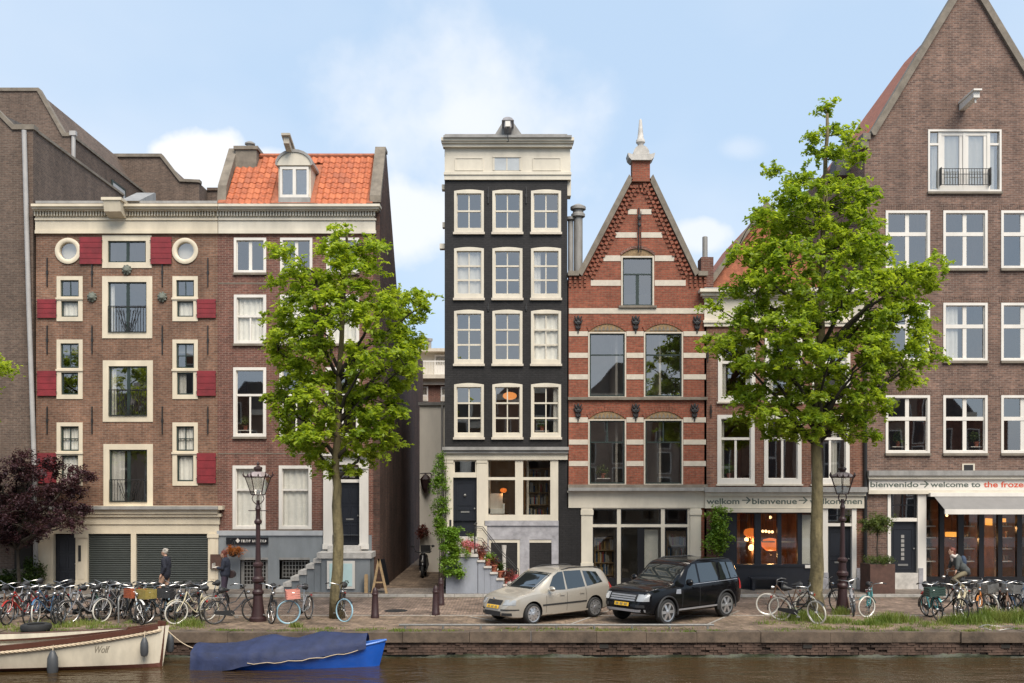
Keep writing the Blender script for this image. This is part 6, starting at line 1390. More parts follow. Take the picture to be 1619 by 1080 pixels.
# ------------------------------------------------------------------ cars
def lerp(tab, x):
    if x <= tab[0][0]: return tab[0][1]
    for (a, va), (b, vb) in zip(tab, tab[1:]):
        if x <= b: 
            t = (x-a)/(b-a); return va+(vb-va)*t
    return tab[-1][1]
def smooth_tab(tab, w=.07):
    a, b = tab[0][0], tab[-1][0]; n = 120; out = []
    for k in range(n+1):
        x = a+(b-a)*(.5-.5*math.cos(math.pi*k/n)); ww = min(w, x-a, b-x); out.append((x, sum(lerp(tab, x+ww*q)*wt for q, wt in ((-1, .12), (-.6, .18), (-.2, .2), (.2, .2), (.6, .18), (1, .12)))))
    return out
def car(name, label, paint, front, rear, top, belt, wid, bot, green0, green1, tumble, wheel_r, wx, glassmat_, sidewins, shield, spec):
    """local x forward, z up; front/rear = x of bumpers; wx = wheel x positions; builds the parts under one Empty"""
    rt = thing(name, label, 'car'); top, belt, wid, bot = smooth_tab(top, .1), smooth_tab(belt, .2), smooth_tab(wid, .2), smooth_tab(bot, .1)
    def Wd(x): return lerp(wid, x)
    def hw(x, z):
        zb, zt = lerp(belt, x), lerp(top, x); w = Wd(x); z0 = lerp(bot, x)
        if z <= zb: t = (z-z0)/max(.01, zb-z0); return w*(1-.07*(1-t)**2-.035*t**3) if t > 0 else w*.93
        t = min(1, (z-zb)/max(.05, zt-zb)); return w*.965*(1-tumble*t)
    n = 64; xs = [rear+(front-rear)*(.5-.5*math.cos(math.pi*k/n)) for k in range(n+1)]
    mb = MB(); rings = []
    for x in xs:
        z0, zt = lerp(bot, x), lerp(top, x); zb = min(lerp(belt, x), zt-.03); ring = []
        for t in (0, .06, .18, .35, .5, .62, .72, .82, .92, 1): z = z0+(zb-z0)*t; ring.append((hw(x, z) if t > 0 else hw(x, z)*.96, z))
        ring[0] = (ring[0][0]*.97, ring[0][1])
        for t in (.15, .4, .65, .88): z = zb+(zt-zb-.02)*t; ring.append((hw(x, z) if lerp(top, x)-lerp(belt, x) > .12 else ring[9][0]*(1-.12*t), z))
        wt = ring[-1][0]; ring += [(wt*.95, zt-.022), (wt*.8, zt-.008), (wt*.45, zt-.001)]
        rings.append([(x, -y, z) for y, z in ring[::-1]][::-1])
        full = [(x, y, z) for y, z in ring] + [(x, 0, zt)] + [(x, -y, z) for y, z in ring[::-1]] + [(x, 0, z0)]
        rings[-1] = full
    m = len(rings[0])
    for r_ in rings: mb.v += r_
    for i in range(n):
        for k in range(m): mb.f.append((i*m+k, i*m+(k+1) % m, (i+1)*m+(k+1) % m, (i+1)*m+k)); mb.m.append(0)
    mb.f.append(tuple(range(m))); mb.m.append(0); mb.f.append(tuple(n*m+k for k in range(m-1, -1, -1))); mb.m.append(0)
    me = mb.mesh('body', [paint, M['plastic']]); bo = bpy.data.objects.new('body', me); COL.objects.link(bo)
    cut = MB()
    for x in wx:
        for s in (-1, 1): cut.lathe([(wheel_r+.055, s*(Wd(x)-.30)), (wheel_r+.055, s*(Wd(x)+.3))], (x, 0, wheel_r+.01), 36, axis='y')
    cme = cut.mesh('cut', [M['plastic']]); c_o = bpy.data.objects.new('cut', cme); COL.objects.link(c_o)
    md = bo.modifiers.new('b', 'BOOLEAN'); md.operation = 'DIFFERENCE'; md.object = c_o; md.solver = 'EXACT'; md.material_mode = 'TRANSFER'
    dg = bpy.context.evaluated_depsgraph_get(); me2 = bpy.data.meshes.new_from_object(bo.evaluated_get(dg)); bo.modifiers.clear(); bo.data = me2; bpy.data.objects.remove(c_o)
    me2.polygons.foreach_set('use_smooth', [True]*len(me2.polygons)); me2.set_sharp_from_angle(angle=R(32)); bo.parent = rt
    def P_(mbx, nm, mat, par=None, smooth=True, angle=40):
        o = bpy.data.objects.new(nm, mbx.mesh(nm, mat, smooth=smooth, angle=angle)); COL.objects.link(o); o.parent = par or rt; return o
    # side glass
    def side(poly, nm, mat, off=.006, thick=.004):
        for s in (-1, 1):
            pts = [(x, z) for x, z in poly]; cx = sum(p[0] for p in pts)/len(pts); czz = sum(p[1] for p in pts)/len(pts); v = [(cx, s*(hw(cx, czz)+off), czz)]; f = []
            dense = []
            for (a, b) in zip(pts, pts[1:]+pts[:1]):
                for k in range(4): t = k/4; dense.append((a[0]+(b[0]-a[0])*t, a[1]+(b[1]-a[1])*t))
            for lv in (.55, 1):
                for (x, z) in dense: X = cx+(x-cx)*lv; Z = czz+(z-czz)*lv; v.append((X, s*(hw(X, Z)+off), Z))
            D = len(dense)
            for k in range(D): f += [(0, 1+k, 1+(k+1) % D), (1+k, 1+D+k, 1+D+(k+1) % D, 1+(k+1) % D)]
            P_(MB().add(v, f), nm, mat)
    for w_ in sidewins: side(w_, 'side_window', glassmat_)
    def topsurf(x0, x1, nm, mat, frac, z_off=.006, inset0=0):
        def fn(u, v):
            x = x0+(x1-x0)*u; zt = lerp(top, x); wr = hw(x, zt-.03)*frac; y = -wr+2*wr*v; return (x, y, zt-.02*(abs(y)/max(.1, wr))**2+z_off)
        P_(MB().grid(fn, 10, 10), nm, mat)
    topsurf(shield[0], shield[1], 'windscreen', glassmat_, .9, .008)
    topsurf(shield[2], shield[3], 'rear_window', glassmat_, .82, .008)
    # wheels
    hubm = MB(); ns = spec['spokes']; r = wheel_r*.68
    for k in range(ns):
        a = 2*math.pi*k/ns; c, s = math.cos(a), math.sin(a); w = .035
        hubm.add([(c*.04-s*w, -.03, s*.04+c*w), (c*.04+s*w, -.03, s*.04-c*w), (c*r+s*w*1.3, -.012, s*r-c*w*1.3), (c*r-s*w*1.3, -.012, s*r+c*w*1.3), (c*.04-s*w, .0, s*.04+c*w), (c*.04+s*w, .0, s*.04-c*w), (c*r+s*w*1.3, .0, s*r-c*w*1.3), (c*r-s*w*1.3, .0, s*r+c*w*1.3)], [(0, 1, 2, 3), (4, 7, 6, 5), (0, 3, 7, 4), (1, 5, 6, 2), (2, 6, 7, 3), (0, 4, 5, 1)])
    hubm.lathe([(.03, -.045), (.06, -.04), (.07, .0)], (0, 0, 0), 12, axis='y').lathe([(r-.012, -.02), (r+.02, -.025), (r+.025, .02), (r, .02)], (0, 0, 0), 28, axis='y', cap=False)
    hme = hubm.mesh('rim', cm('alloy', (.55, .55, .56), .3, metal=.8), smooth=True, angle=30)
    tme_ = MB().lathe([(r-.02, -.09), (r+.02, -.1), (wheel_r-.03, -.1), (wheel_r-.005, -.075), (wheel_r, 0), (wheel_r-.005, .075), (wheel_r-.03, .1), (r, .1)], (0, 0, 0), 32, axis='y').mesh('tyre', M['tyre'], smooth=True)
    bme = MB().lathe([(r-.01, -.03), (r-.01, .05)], (0, 0, 0), 20, axis='y').mesh('brake', M['plastic'])
    for x in wx:
        for s in (-1, 1):
            o = obj_mesh('wheel', tme_, rt, (x, s*(Wd(x)-.115), wheel_r), (0, 0, 0 if s < 0 else math.pi)); obj_mesh('rim', hme, o, (0, -.085, 0))
    def xf(y, z):
        lo, hi = 0.0, front
        for _ in range(30):
            mid = (lo+hi)/2
            if hw(mid, z) >= abs(y) and lerp(top, mid) > z: lo = mid
            else: hi = mid
        return lo
    def fpatch(y0, y1, z0, z1, nm, mat, off=.012, par=None, nu=8, skew=0, both=False):
        def mk(s):
            def fn(u, v): y = y0+(y1-y0)*u; z = z0+(z1-z0)*v+skew*u; return (xf(y, z)+off, s*y, z)
            return P_(MB().grid(fn, nu, 4), nm, mat, par)
        if both: return [mk(1), mk(-1)]
        return mk(1)
    return rt, P_, fpatch, side, hw, xf
cg = pm('car_glass', (.012, .016, .016), .03, .0, spec=.9, coat=1)
lens = pm('headlamp_lens', (.30, .31, .32), .12, .15, 30, coat=1)
def place(rt, gf, gr_, wx):
    a = Vector(G(*gf)); b = Vector(G(*gr_)); d = (a-b).normalized(); yaw = math.atan2(d.y, d.x); return a, b, yaw
def plate(fp, y0, y1, z0, z1, off):
    pl = fp(y0, y1, z0, z1, 'number_plate', M['yellow'], off); w = y1-y0
    for k in range(8):
        if k in (2, 5): fp(y0+w*(.1+.1*k)+.008, y0+w*(.1+.1*k)+.03, (z0+z1)/2-.006, (z0+z1)/2+.006, 'plate_mark', M['ink'], off+.004, pl, 1)
        else: fp(y0+w*(.1+.1*k), y0+w*(.1+.1*k)+.034, z0+.018, z1-.018, 'plate_mark', M['ink'], off+.004, pl, 1)
# silver estate
top = [(-2.12, .62), (-2.10, .85), (-2.02, 1.02), (-1.86, 1.22), (-1.66, 1.40), (-1.45, 1.455), (-1.0, 1.49), (-.4, 1.50), (.05, 1.48), (.32, 1.42), (.75, 1.16), (1.12, .955), (1.3, .915), (1.65, .845), (1.88, .77), (2.0, .67), (2.08, .55), (2.11, .42)]
belt = [(-2.12, .62), (-2.0, .94), (-1.3, .93), (0, .88), (.9, .86), (1.2, .85), (1.7, .78), (1.95, .66), (2.11, .42)]
wid = [(-2.12, .56), (-2.08, .68), (-1.95, .76), (-1.6, .81), (-1.0, .825), (.6, .825), (1.3, .815), (1.6, .80), (1.85, .74), (2.0, .62), (2.08, .45), (2.11, .34)]
bot = [(-2.12, .42), (-2.05, .3), (-1.7, .22), (1.7, .2), (1.95, .22), (2.08, .28), (2.11, .34)]
beige = pm('champagne_car_paint', (.40, .362, .305), .34, .04, 2, metal=.35, coat=.8)
SW = [[(.66, .93), (.02, .91), (.0, 1.42), (.18, 1.41), (.38, 1.30)], [(-.06, .915), (-.78, .945), (-.72, 1.42), (-.04, 1.43)], [(-.86, .95), (-1.55, 1.03), (-1.36, 1.34), (-.8, 1.40)]]
rt, P_, fp_, side, hw_, xf_ = car('estate_car', 'champagne silver estate car parked nose to the quay', beige, 2.11, -2.12, top, belt, wid, bot, 0, 0, .24, .30, (1.27, -1.19), cg, SW, (1.10, .36, -2.0, -1.62), {'spokes': 9})
fp_(-.3, .3, .58, .70, 'grille', M['plastic'], .014); fp_(.38, .70, .58, .72, 'headlight', lens, .014, both=True); plate(fp_, -.26, .26, .475, .565, .03); fp_(-.34, .34, .27, .40, 'air_intake', M['plastic'], .012); fp_(.38, .62, .28, .36, 'fog_light', M['plastic'], .012, both=True)
fp_(.34, .74, .43, .465, 'bumper_strip', M['plastic'], .014, both=True)
side([(.92, .5), (-1.55+.72, .5), (-.83, .545), (.92, .545)], 'side_moulding', M['plastic'], .012)
side([(.55, .24), (-.9, .24), (-.9, .29), (.55, .29)], 'sill', beige, .015)
for xx in (-.03, .78): side([(xx, .3), (xx-.012, .3), (xx-.012, .9), (xx, .9)], 'door_seam', M['plastic'], .003)
side([(-.83, .55), (-.842, .55), (-.80, .92), (-.788, .92)], 'door_seam', M['plastic'], .003)
for xx in (.08, -.72): side([(xx, .76), (xx+.17, .76), (xx+.17, .80), (xx, .80)], 'door_handle', beige, .03)
for s in (-1, 1): P_(MB().ball((.68, s*.93, .98), (.07, .12, .075), 12), 'mirror', beige); P_(MB().tube([(-1.5, s*.56, 1.44), (-1.3, s*.57, 1.49), (-.3, s*.59, 1.51), (0, s*.59, 1.46)], .018, 6), 'roof_rail', M['plastic'])
P_(MB().tube([(1.05, -.5, .985), (.98, 0, 1.03), (.9, .45, 1.09)], .008, 5), 'wiper', M['plastic']); P_(MB().ball((2.055, 0, .73), (.02, .04, .045), 10), 'badge', M['chrome'])
side([(-2.02, .72), (-1.86, .72), (-1.84, 1.0), (-1.95, 1.0)], 'tail_light', cm('red_lens', (.4, .02, .02), .3), .01)
a, b, yaw = place(rt, (843, 988), (947, 975), 0)
def seat_car(rt, a, yaw, fx, hwid):
    f = Vector((math.cos(yaw), math.sin(yaw))); l = Vector((-f.y, f.x)); c = a - f*fx - l*hwid; rt.location = (c.x, c.y, 0.004); rt.rotation_euler = (0, 0, yaw)
seat_car(rt, a, yaw, 1.27, .78)
# black off-roader
top = [(-2.25, .75), (-2.22, 1.0), (-2.15, 1.2), (-2.02, 1.5), (-1.9, 1.66), (-1.75, 1.71), (-1.0, 1.745), (-.2, 1.74), (.1, 1.70), (.3, 1.63), (.62, 1.36), (.95, 1.13), (1.1, 1.10), (1.6, 1.06), (1.95, 1.0), (2.1, .93), (2.2, .78), (2.25, .55)]
belt = [(-2.25, .75), (-2.15, 1.08), (-1.0, 1.07), (0, 1.05), (.9, 1.03), (1.5, .99), (2.0, .9), (2.2, .74), (2.25, .55)]
wid = [(-2.25, .72), (-2.2, .82), (-2.0, .90), (-1.4, .945), (.8, .945), (1.5, .935), (1.9, .90), (2.1, .82), (2.2, .68), (2.25, .58)]
bot = [(-2.25, .5), (-2.1, .36), (-1.8, .3), (1.8, .3), (2.1, .34), (2.25, .42)]
blk = pm('black_car_paint', (.004, .004, .005), .12, .0, spec=.32)
SW = [[(.56, 1.11), (-.02, 1.10), (-.02, 1.64), (.12, 1.63), (.3, 1.5)], [(-.1, 1.105), (-.92, 1.12), (-.98, 1.65), (-.1, 1.65)], [(-1.04, 1.13), (-1.95, 1.16), (-1.78, 1.6), (-1.08, 1.645)]]
rt, P_, fp_, side, hw_, xf_ = car('off_road_car', 'black off road car with silver grille parked nose to the quay', blk, 2.25, -2.25, top, belt, wid, bot, 0, 0, .2, .365, (1.36, -1.30), cg, SW, (.97, .34, -2.17, -1.96), {'spokes': 6})
chg = pm('silver_grille', (.42, .42, .44), .35, .1, 20, metal=.6)
for k in range(3): fp_(-.46, .46, .70+k*.06, .74+k*.06, 'grille_bar', chg, .03)
fp_(-.5, .5, .67, .89, 'grille', M['plastic'], .012); fp_(.52, .82, .70, .89, 'headlight', lens, .018, both=True); plate(fp_, -.27, .27, .55, .65, .035); fp_(-.75, .75, .40, .47, 'lower_bumper', chg, .02); fp_(.5, .74, .52, .6, 'fog_light', M['plastic'], .014, both=True)
side([(.9, .37), (-.85, .37), (-.85, .42), (.9, .42)], 'side_step', chg, .04)
side([(1.02, .86), (.8, .84), (.8, .98), (.98, .98)], 'side_vent', chg, .012)
for xx in (-.06, .72): side([(xx, .42), (xx-.014, .42), (xx-.014, 1.06), (xx, 1.06)], 'door_seam', M['plastic'], .003)
for xx in (.06, -.85): side([(xx, .96), (xx+.2, .96), (xx+.2, 1.0), (xx, 1.0)], 'door_handle', blk, .03)
side([(.5, 1.065), (-1.9, 1.1), (-1.9, 1.115), (.5, 1.08)], 'belt_trim', chg, .01)
for s in (-1, 1): P_(MB().ball((.58, s*1.06, 1.16), (.08, .13, .1), 12), 'mirror', blk); P_(MB().tube([(-1.8, s*.62, 1.68), (-1.5, s*.65, 1.73), (-.3, s*.66, 1.75), (0, s*.66, 1.69)], .02, 6), 'roof_rail', M['plastic'])
P_(MB().tube([(.9, -.55, 1.15), (.82, 0, 1.21), (.75, .45, 1.27)], .009, 5), 'wiper', M['plastic'])
for xx, s_ in ((1.36, 1), (-1.30, 1)):
    for sd_s in (-1, 1):
        am = MB(); rr = .43
        am.tube([(xx+rr*math.cos(a_), sd_s*(.945-.015), .375+rr*math.sin(a_)) for a_ in [math.pi*(-.08+1.16*k/16) for k in range(17)]], .028, 6); P_(am, 'arch_trim', M['plastic'])
side([(-2.12, .8), (-1.98, .8), (-1.98, 1.12), (-2.08, 1.12)], 'tail_light', cm('red_lens', (.4, .02, .02), .3), .012)
a, b, yaw = place(rt, (1055, 988.5), (1157, 974), 0); seat_car(rt, a, yaw, 1.36, .9)

# ------------------------------------------------------------------ boats
def hull(fn_half, fn_sheer, fn_keel, x0, x1, n=40, m=8, inner=.06):
    """fn_half(t) half beam at sheer, section curve to keel; returns rings along x"""
    mb = MB(); 
    for side in (1, -1):
        def f(u, v):
            t = u; x = x0+(x1-x0)*t; b = fn_half(t); zs, zk = fn_sheer(t), fn_keel(t); w = b*(1-v)**.5*(.82+.18*(1-v)) if v < 1 else 0; return (x, side*w, zs+(zk-zs)*v**1.15)
        mb.grid(f, n, m)
    return mb
# white launch: bow to the right
bx, by_ = -8.95, -11.25; Lb = 8.2
wb = thing('white_motor_boat', 'cream white wooden launch with dark gunwale and rope rubbing strake', 'boat', (bx-Lb/2, by_, WZ))
def half(t): return .98*min(1, max(0, (1-t)/.55))**.62 if t > .45 else .98
def sheer(t): return WZ+.55+.5*max(0, (t-.35)/.65)**1.7
def keel(t): return WZ-.25+(.0 if t < .93 else (t-.93)/.07*.2)
X0, X1 = bx-Lb, bx
wp = pm('cream_boat_paint', (.58, .52, .41), .4, .22, 2.2, streak=1)
hb = MB()
for s in (-1, 1):
    hb.grid(lambda u, v: (X0+(X1-X0)*u+.18*(1-v)*(u > .999), by_+s*half(u)*(1-.30*v**1.5), sheer(u)+(keel(u)-sheer(u))*v), 48, 8)
hb.build('hull', wp, wb, smooth=True, angle=60)
mb = MB()
for s in (-1, 1): mb.grid(lambda u, v: (X0+(X1-X0)*u, by_+s*(half(u)*(1-.30*v**1.5)+.006), WZ+.10-.16*v), 48, 1)
mb.build('waterline_band', cm('boot_stripe_brown', (.12, .045, .03), .6), wb)
gm = MB()
for s in (-1, 1):
    pts = [(X0+(X1-X0)*k/40, by_+s*max(.0, half(k/40)+.01), sheer(k/40)) for k in range(41)]
    for p, q in zip(pts, pts[1:]):
        gm.add([(p[0], p[1]-s*.09, p[2]+.05), (p[0], p[1]+s*.03, p[2]+.05), (q[0], q[1]+s*.03, q[2]+.05), (q[0], q[1]-s*.09, q[2]+.05), (p[0], p[1]-s*.09, p[2]-.07), (p[0], p[1]+s*.03, p[2]-.07), (q[0], q[1]+s*.03, q[2]-.07), (q[0], q[1]-s*.09, q[2]-.07)], [(0, 1, 2, 3), (1, 5, 6, 2), (0, 3, 7, 4), (4, 7, 6, 5)])
gm.build('gunwale', cm('varnished_mahogany', (.085, .032, .02), .35), wb)
rp = MB()
pts = [(X0+(X1-X0)*k/160, by_-half(k/160)-.035, sheer(k/160)-.15+.0*k) for k in range(161)]
for s2 in range(3):
    rp.tube([(p[0], p[1]+.022*math.cos(k*1.05+s2*2.1), p[2]+.03+.022*math.sin(k*1.05+s2*2.1)) for k, p in enumerate(pts)], .022, 5)
rp.build('rope_strake', cm('pale_rope', (.50, .40, .28), .9), wb, smooth=True)
MB().grid(lambda u, v: (X0+(X1-X0)*(.0+.97*u), by_+(2*v-1)*half(u*.97)*.93, sheer(u)-.34+.10*u), 24, 4).build('deck', cm('grey_deck', (.40, .36, .30), .8), wb)
ci = MB()
ci.grid(lambda u, v: (X0+(X1-X0)*.88*u, by_+.6*half(u*.88), sheer(u*.88)+.02+.16*v*(1-u**3)), 24, 1).grid(lambda u, v: (X0+(X1-X0)*.88*u, by_+.6*half(u*.88)+.04, sheer(u*.88)+.02+.16*v*(1-u**3)), 24, 1)
ci.build('coaming', wp, wb); MB().tube([(X0+(X1-X0)*.88*k/20, by_+.6*half(.88*k/20)+.02, sheer(.88*k/20)+.03+.16*(1-(k/20)**3)) for k in range(21)], .025, 6).build('coaming_cap', M['corten'], wb)
MB().prism([(bx-.1, sheer(1)+.12), (bx+.1, sheer(1)+.1), (bx-.02, WZ-.3), (bx-.2, WZ-.3)], by_-.04, by_+.04).build('stem', cm('varnished_mahogany', (.085, .032, .02), .35), wb)
fm = cm('grey_fender', (.055, .058, .062), .5)
for (px, py, yo, lb, r) in ((79, 1050, -.16, 'large grey fender hanging from the launch amidships', .13), (213, 1024, -.2, 'small grey fender hanging near the bow of the launch', .1), (270, 1018, .9, 'dark fender hanging between launch bow and quay', .1)):
    d = 37+by_-1.0 if yo < 0 else 37+by_+.4; x = (px-809.5)*d/F; t = (x-X0)/(X1-X0); y = by_-half(min(1, t))-r-.06 if yo < 0 else by_+.35; z = CAMZ-(py-760)*(37+y)/F
    fo = thing('fender', lb, 'fender', (x, y, z)); MB().lathe([(.03, z+2.6*r), (r*.5, z+2.3*r), (r*.95, z+1.2*r), (r, z), (r, z-1.2*r), (r*.8, z-2.0*r), (r*.2, z-2.3*r)], (x, y, 0), 12).build('body', fm, fo, smooth=True)
    MB().tube([(x, y, z+2.4*r), (x, y+.04, sheer(min(1, t))-.05 if yo < 0 else .1)], .012, 5).build('line', cm('pale_rope', (.50, .40, .28), .9), fo)
text('Wolf', 150, 174, 1027, 11, cm('faded_name_ink', (.22, .19, .14)), wb, by_-.99, name='boat_name', shear=.35, ext=.008)
ty = thing('car_tyre', 'old black car tyre lying on the quay edge above the launch', 'tyre', (W(57, 0, -9.7)[0], -9.7, 0)); L_ = ty.location
MB().lathe([(.22, .02), (.3, .0), (.38, .03), (.4, .1), (.38, .17), (.3, .2), (.22, .18), (.24, .1), (.22, .02)], (L_.x, L_.y, 0), 24).build('tread', M['tyre'], ty, smooth=True)
# blue rowing boat under a tarpaulin
bb0, bb1 = W(318, 0, -11.3)[0], W(610, 0, -11.2)[0]; by2 = -11.15
bo = thing('blue_rowing_boat', 'bright blue rowing boat moored at the quay', 'boat', ((bb0+bb1)/2, by2, WZ)); bp_ = cm('blue_boat_paint', (.008, .085, .42), .35, coat=.4)
def half2(t): return .72*(min(1, max(0, (1-t)/.6))**.6 if t > .4 else 1-.25*((.4-t)/.4)**2)
def sheer2(t): return WZ+.30+.36*max(0, (t-.3)/.7)**1.8+.04*(max(0, .3-t)/.3)**2
mb = MB()
for s in (-1, 1): mb.grid(lambda u, v: (bb0+(bb1-bb0)*u-(.22*v*u**6), by2+s*half2(u)*(1-.32*v**1.4), sheer2(u)+(WZ-.2-sheer2(u))*v), 40, 6)
mb.add([(bb0, by2+s*half2(0)*(1-.32*v**1.4), sheer2(0)+(WZ-.2-sheer2(0))*v) for s, v in ((-1, 0), (1, 0), (1, 1), (-1, 1))], [(0, 1, 2, 3)]); mb.build('hull', bp_, bo, smooth=True, angle=60)
gm = MB()
for s in (-1, 1): gm.tube([(bb0+(bb1-bb0)*k/30, by2+s*half2(k/30), sheer2(k/30)) for k in range(31)], .03, 6)
gm.build('gunwale', cm('pale_blue_trim', (.05, .16, .50), .4), bo, smooth=True)
MB().grid(lambda u, v: (bb0+(bb1-bb0)*(.82+.17*u), by2+(2*v-1)*half2(.82+.17*u)*.97, sheer2(.82+.17*u)-.01), 8, 4).build('foredeck', cm('pale_blue_trim', (.05, .16, .50), .4), bo)
tp2 = thing('tarpaulin', 'dark navy tarpaulin draped over the blue rowing boat', 'tarpaulin', ((bb0+bb1)/2, by2, WZ+.3))
rt_ = np.random.default_rng(5)
def tarp(u, v):
    t = -.03+.93*u; x = bb0+(bb1-bb0)*t; y = (2*v-1); b = half2(max(0, min(1, t)))+.085
    over = .26*min(1, max(0, 1.4-t/.27)); ridge = .16+.24*math.exp(-((t-.36)/.13)**2)+.22*math.exp(-((t-.66)/.15)**2)
    z = sheer2(max(0, min(1, t)))+.085+ridge*(1-abs(y)**1.7) - (.17+over)*max(0, abs(y)-.92)/.08
    if u > .97: z -= .0
    z += .010*math.sin(x*6+y*3)+.006*math.sin(x*15-y*9)*(1-abs(y)*.5); 
    fold = .03*math.sin(x*13+2*math.sin(x*3))*max(0, abs(y)-.5)
    return (x, by2+y*(b+fold), z)
MB().grid(tarp, 90, 50).build('sheet', cm('navy_tarpaulin', (.017, .026, .074), .75, var=.4, bump=.9, bscale=5), tp2, smooth=True, angle=180)
MB().tube([(bb0+(bb1-bb0)*(.0+.86*k/24), by2-half2(.86*k/24)-.105, sheer2(.86*k/24)-.10+.02*math.sin(k*1.9)) for k in range(8, 25)], .010, 5).build('lashing', cm('pale_rope', (.50, .40, .28), .9), tp2)
p0 = (bx+.05, by_, sheer(1)-.05); p1 = (bb0-.0, by2, WZ+.38)
mo = MB().tube([Vector(p0).lerp(Vector(p1), k/10)+Vector((0, 0, -.12*math.sin(math.pi*k/10))) for k in range(11)], .014, 5).build('mooring_line', cm('pale_rope', (.50, .40, .28), .9)); tag(mo, 'pale mooring rope slung from launch bow to the blue boat', 'rope')

# ------------------------------------------------------------------ people
def remesh_obj(mb, name, mat, parent, vox, smooth=4):
    me = mb.mesh(name, mat); o = bpy.data.objects.new(name, me); COL.objects.link(o)
    r = o.modifiers.new('r', 'REMESH'); r.mode = 'VOXEL'; r.voxel_size = vox; s = o.modifiers.new('s', 'SMOOTH'); s.iterations = smooth; s.factor = .5
    dg = bpy.context.evaluated_depsgraph_get(); me2 = bpy.data.meshes.new_from_object(o.evaluated_get(dg)); o.modifiers.clear(); o.data = me2
    me2.polygons.foreach_set('use_smooth', [True]*len(me2.polygons)); me2.materials.clear(); me2.materials.append(mat); me2.polygons.foreach_set('material_index', [0]*len(me2.polygons)); o.parent = parent; return o
def person(label, loc, yaw, J, cols, extra=None):
    """faces local +x; J = joints; parts: body, jacket, trousers, shoes, hair"""
    rt = thing('person', label, 'person', loc); rt.rotation_euler = (0, 0, R(yaw))
    j = {k: Vector(v) for k, v in J.items()}; hd = j['head']; fw = Vector((math.cos(J_yaw(J)), math.sin(J_yaw(J)), 0)); lt = Vector((-fw.y, fw.x, 0))
    b = MB()
    b.ball(tuple(hd), (.095, .078, .12), 16).ball(tuple(hd+fw*.02+Vector((0, 0, -.06))), (.075, .06, .07), 12)
    b.ball(tuple(hd+fw*.1+Vector((0, 0, -.015))), (.022, .016, .03), 8).ball(tuple(hd+fw*.088+Vector((0, 0, -.075))), (.02, .028, .015), 8)
    for s in (-1, 1): b.ball(tuple(hd+lt*.08*s), (.025, .015, .035), 8)
    b.tube([tuple(hd+Vector((-.01, 0, -.05))), tuple(j['neck'])], [.05, .058], 10)
    torso = [j['neck'], j['chest'], j['waist'], j['hip']]; tr = [.06, .135, .12, .135]
    b.tube([tuple(p) for p in torso], tr, 14)
    jk = MB(); tw = MB(); sh = MB()
    def wide(mbx, c, r): mbx.ball(tuple(c), r, 14)
    wide(b, j['chest'], (.11, .17, .2)); wide(b, j['hip'], (.11, .16, .13))
    wide(jk, j['chest']+Vector((0, 0, .02)), (.15, .23, .23)); wide(jk, j['waist'], (.155, .21, .2)); wide(jk, j['hip']+Vector((0, 0, .02)), (.165, .215, cols.get('skirt', .16)))
    jk.tube([tuple(j['neck']+Vector((0, 0, .0))), tuple(j['chest']), tuple(j['waist']), tuple(j['hip'])], [.08, .165, .16, .165], 14)
    for s in ('l', 'r'):
        A = [j['sh_'+s], j['el_'+s], j['wr_'+s]]
        b.tube([tuple(p) for p in A], [.05, .04, .028], 10); jk.tube([tuple(A[0].lerp(j['chest'], .3)), tuple(A[0]), tuple(A[1]), tuple(A[1].lerp(A[2], .92))], [.09, .085, .07, .055], 10)
        d = (A[2]-A[1]).normalized(); side_ = d.cross(Vector((0, 0, 1))); side_ = side_.normalized() if side_.length > .1 else Vector((1, 0, 0)); pc = A[2]+d*.06
        b.tube([tuple(A[2]), tuple(pc), tuple(A[2]+d*.1)], [.026, .036, .03], 8)
        for q, ln in zip((-.028, -.01, .01, .027), (.06, .075, .07, .055)):
            o_ = A[2]+d*.09+side_*q; b.tube([tuple(o_), tuple(o_+d*ln*.6+Vector((.008, 0, -.012))), tuple(o_+d*ln*.8+Vector((.02, 0, -.035)))], [.011, .010, .008], 6)
        b.tube([tuple(A[2]+d*.03+side_*.03), tuple(A[2]+d*.07+side_*.055)], [.013, .010], 6)
        Lg = [j['hp_'+s], j['kn_'+s], j['an_'+s]]
        b.tube([tuple(p) for p in Lg], [.085, .058, .04], 10); tw.tube([tuple(Lg[0]+Vector((0, 0, .06))), tuple(Lg[0]), tuple(Lg[1]), tuple(Lg[2]+Vector((0, 0, .02)))], [.105, .105, .078, .066], 12)
        an = Lg[2]; b.tube([tuple(an), tuple(an+fw*.12+Vector((0, 0, -.05)))], [.04, .035], 8)
        sh.tube([tuple(an+fw*-.05+Vector((0, 0, -.045))), tuple(an+fw*.06+Vector((0, 0, -.045))), tuple(an+fw*.17+Vector((0, 0, -.055)))], [.042, .048, .034], 10)
    wide(tw, j['hip'], (.125, .175, .12))
    remesh_obj(b, 'body', M['skin'], rt, .012); remesh_obj(jk, 'jacket', cols['jacket'], rt, .018); remesh_obj(tw, 'trousers', cols['trousers'], rt, .018); remesh_obj(sh, 'shoes', cols['shoes'], rt, .014)
    hr = MB(); hr.ball(tuple(hd+Vector((0, 0, .03))-fw*.022), (.102, .09, .112), 16)
    if cols.get('long'): hr.ball(tuple(hd-fw*.06+Vector((0, 0, -.08))), (.06, .075, .12), 12)
    for k in range(26): a = random.uniform(0, 6.28); hr.ball(tuple(hd-fw*.03+Vector((.085*math.cos(a), .08*math.sin(a), random.uniform(.0, .1)))), random.uniform(.015, .03), 6)
    remesh_obj(hr, 'hair', cols['hair'], rt, .012, 2)
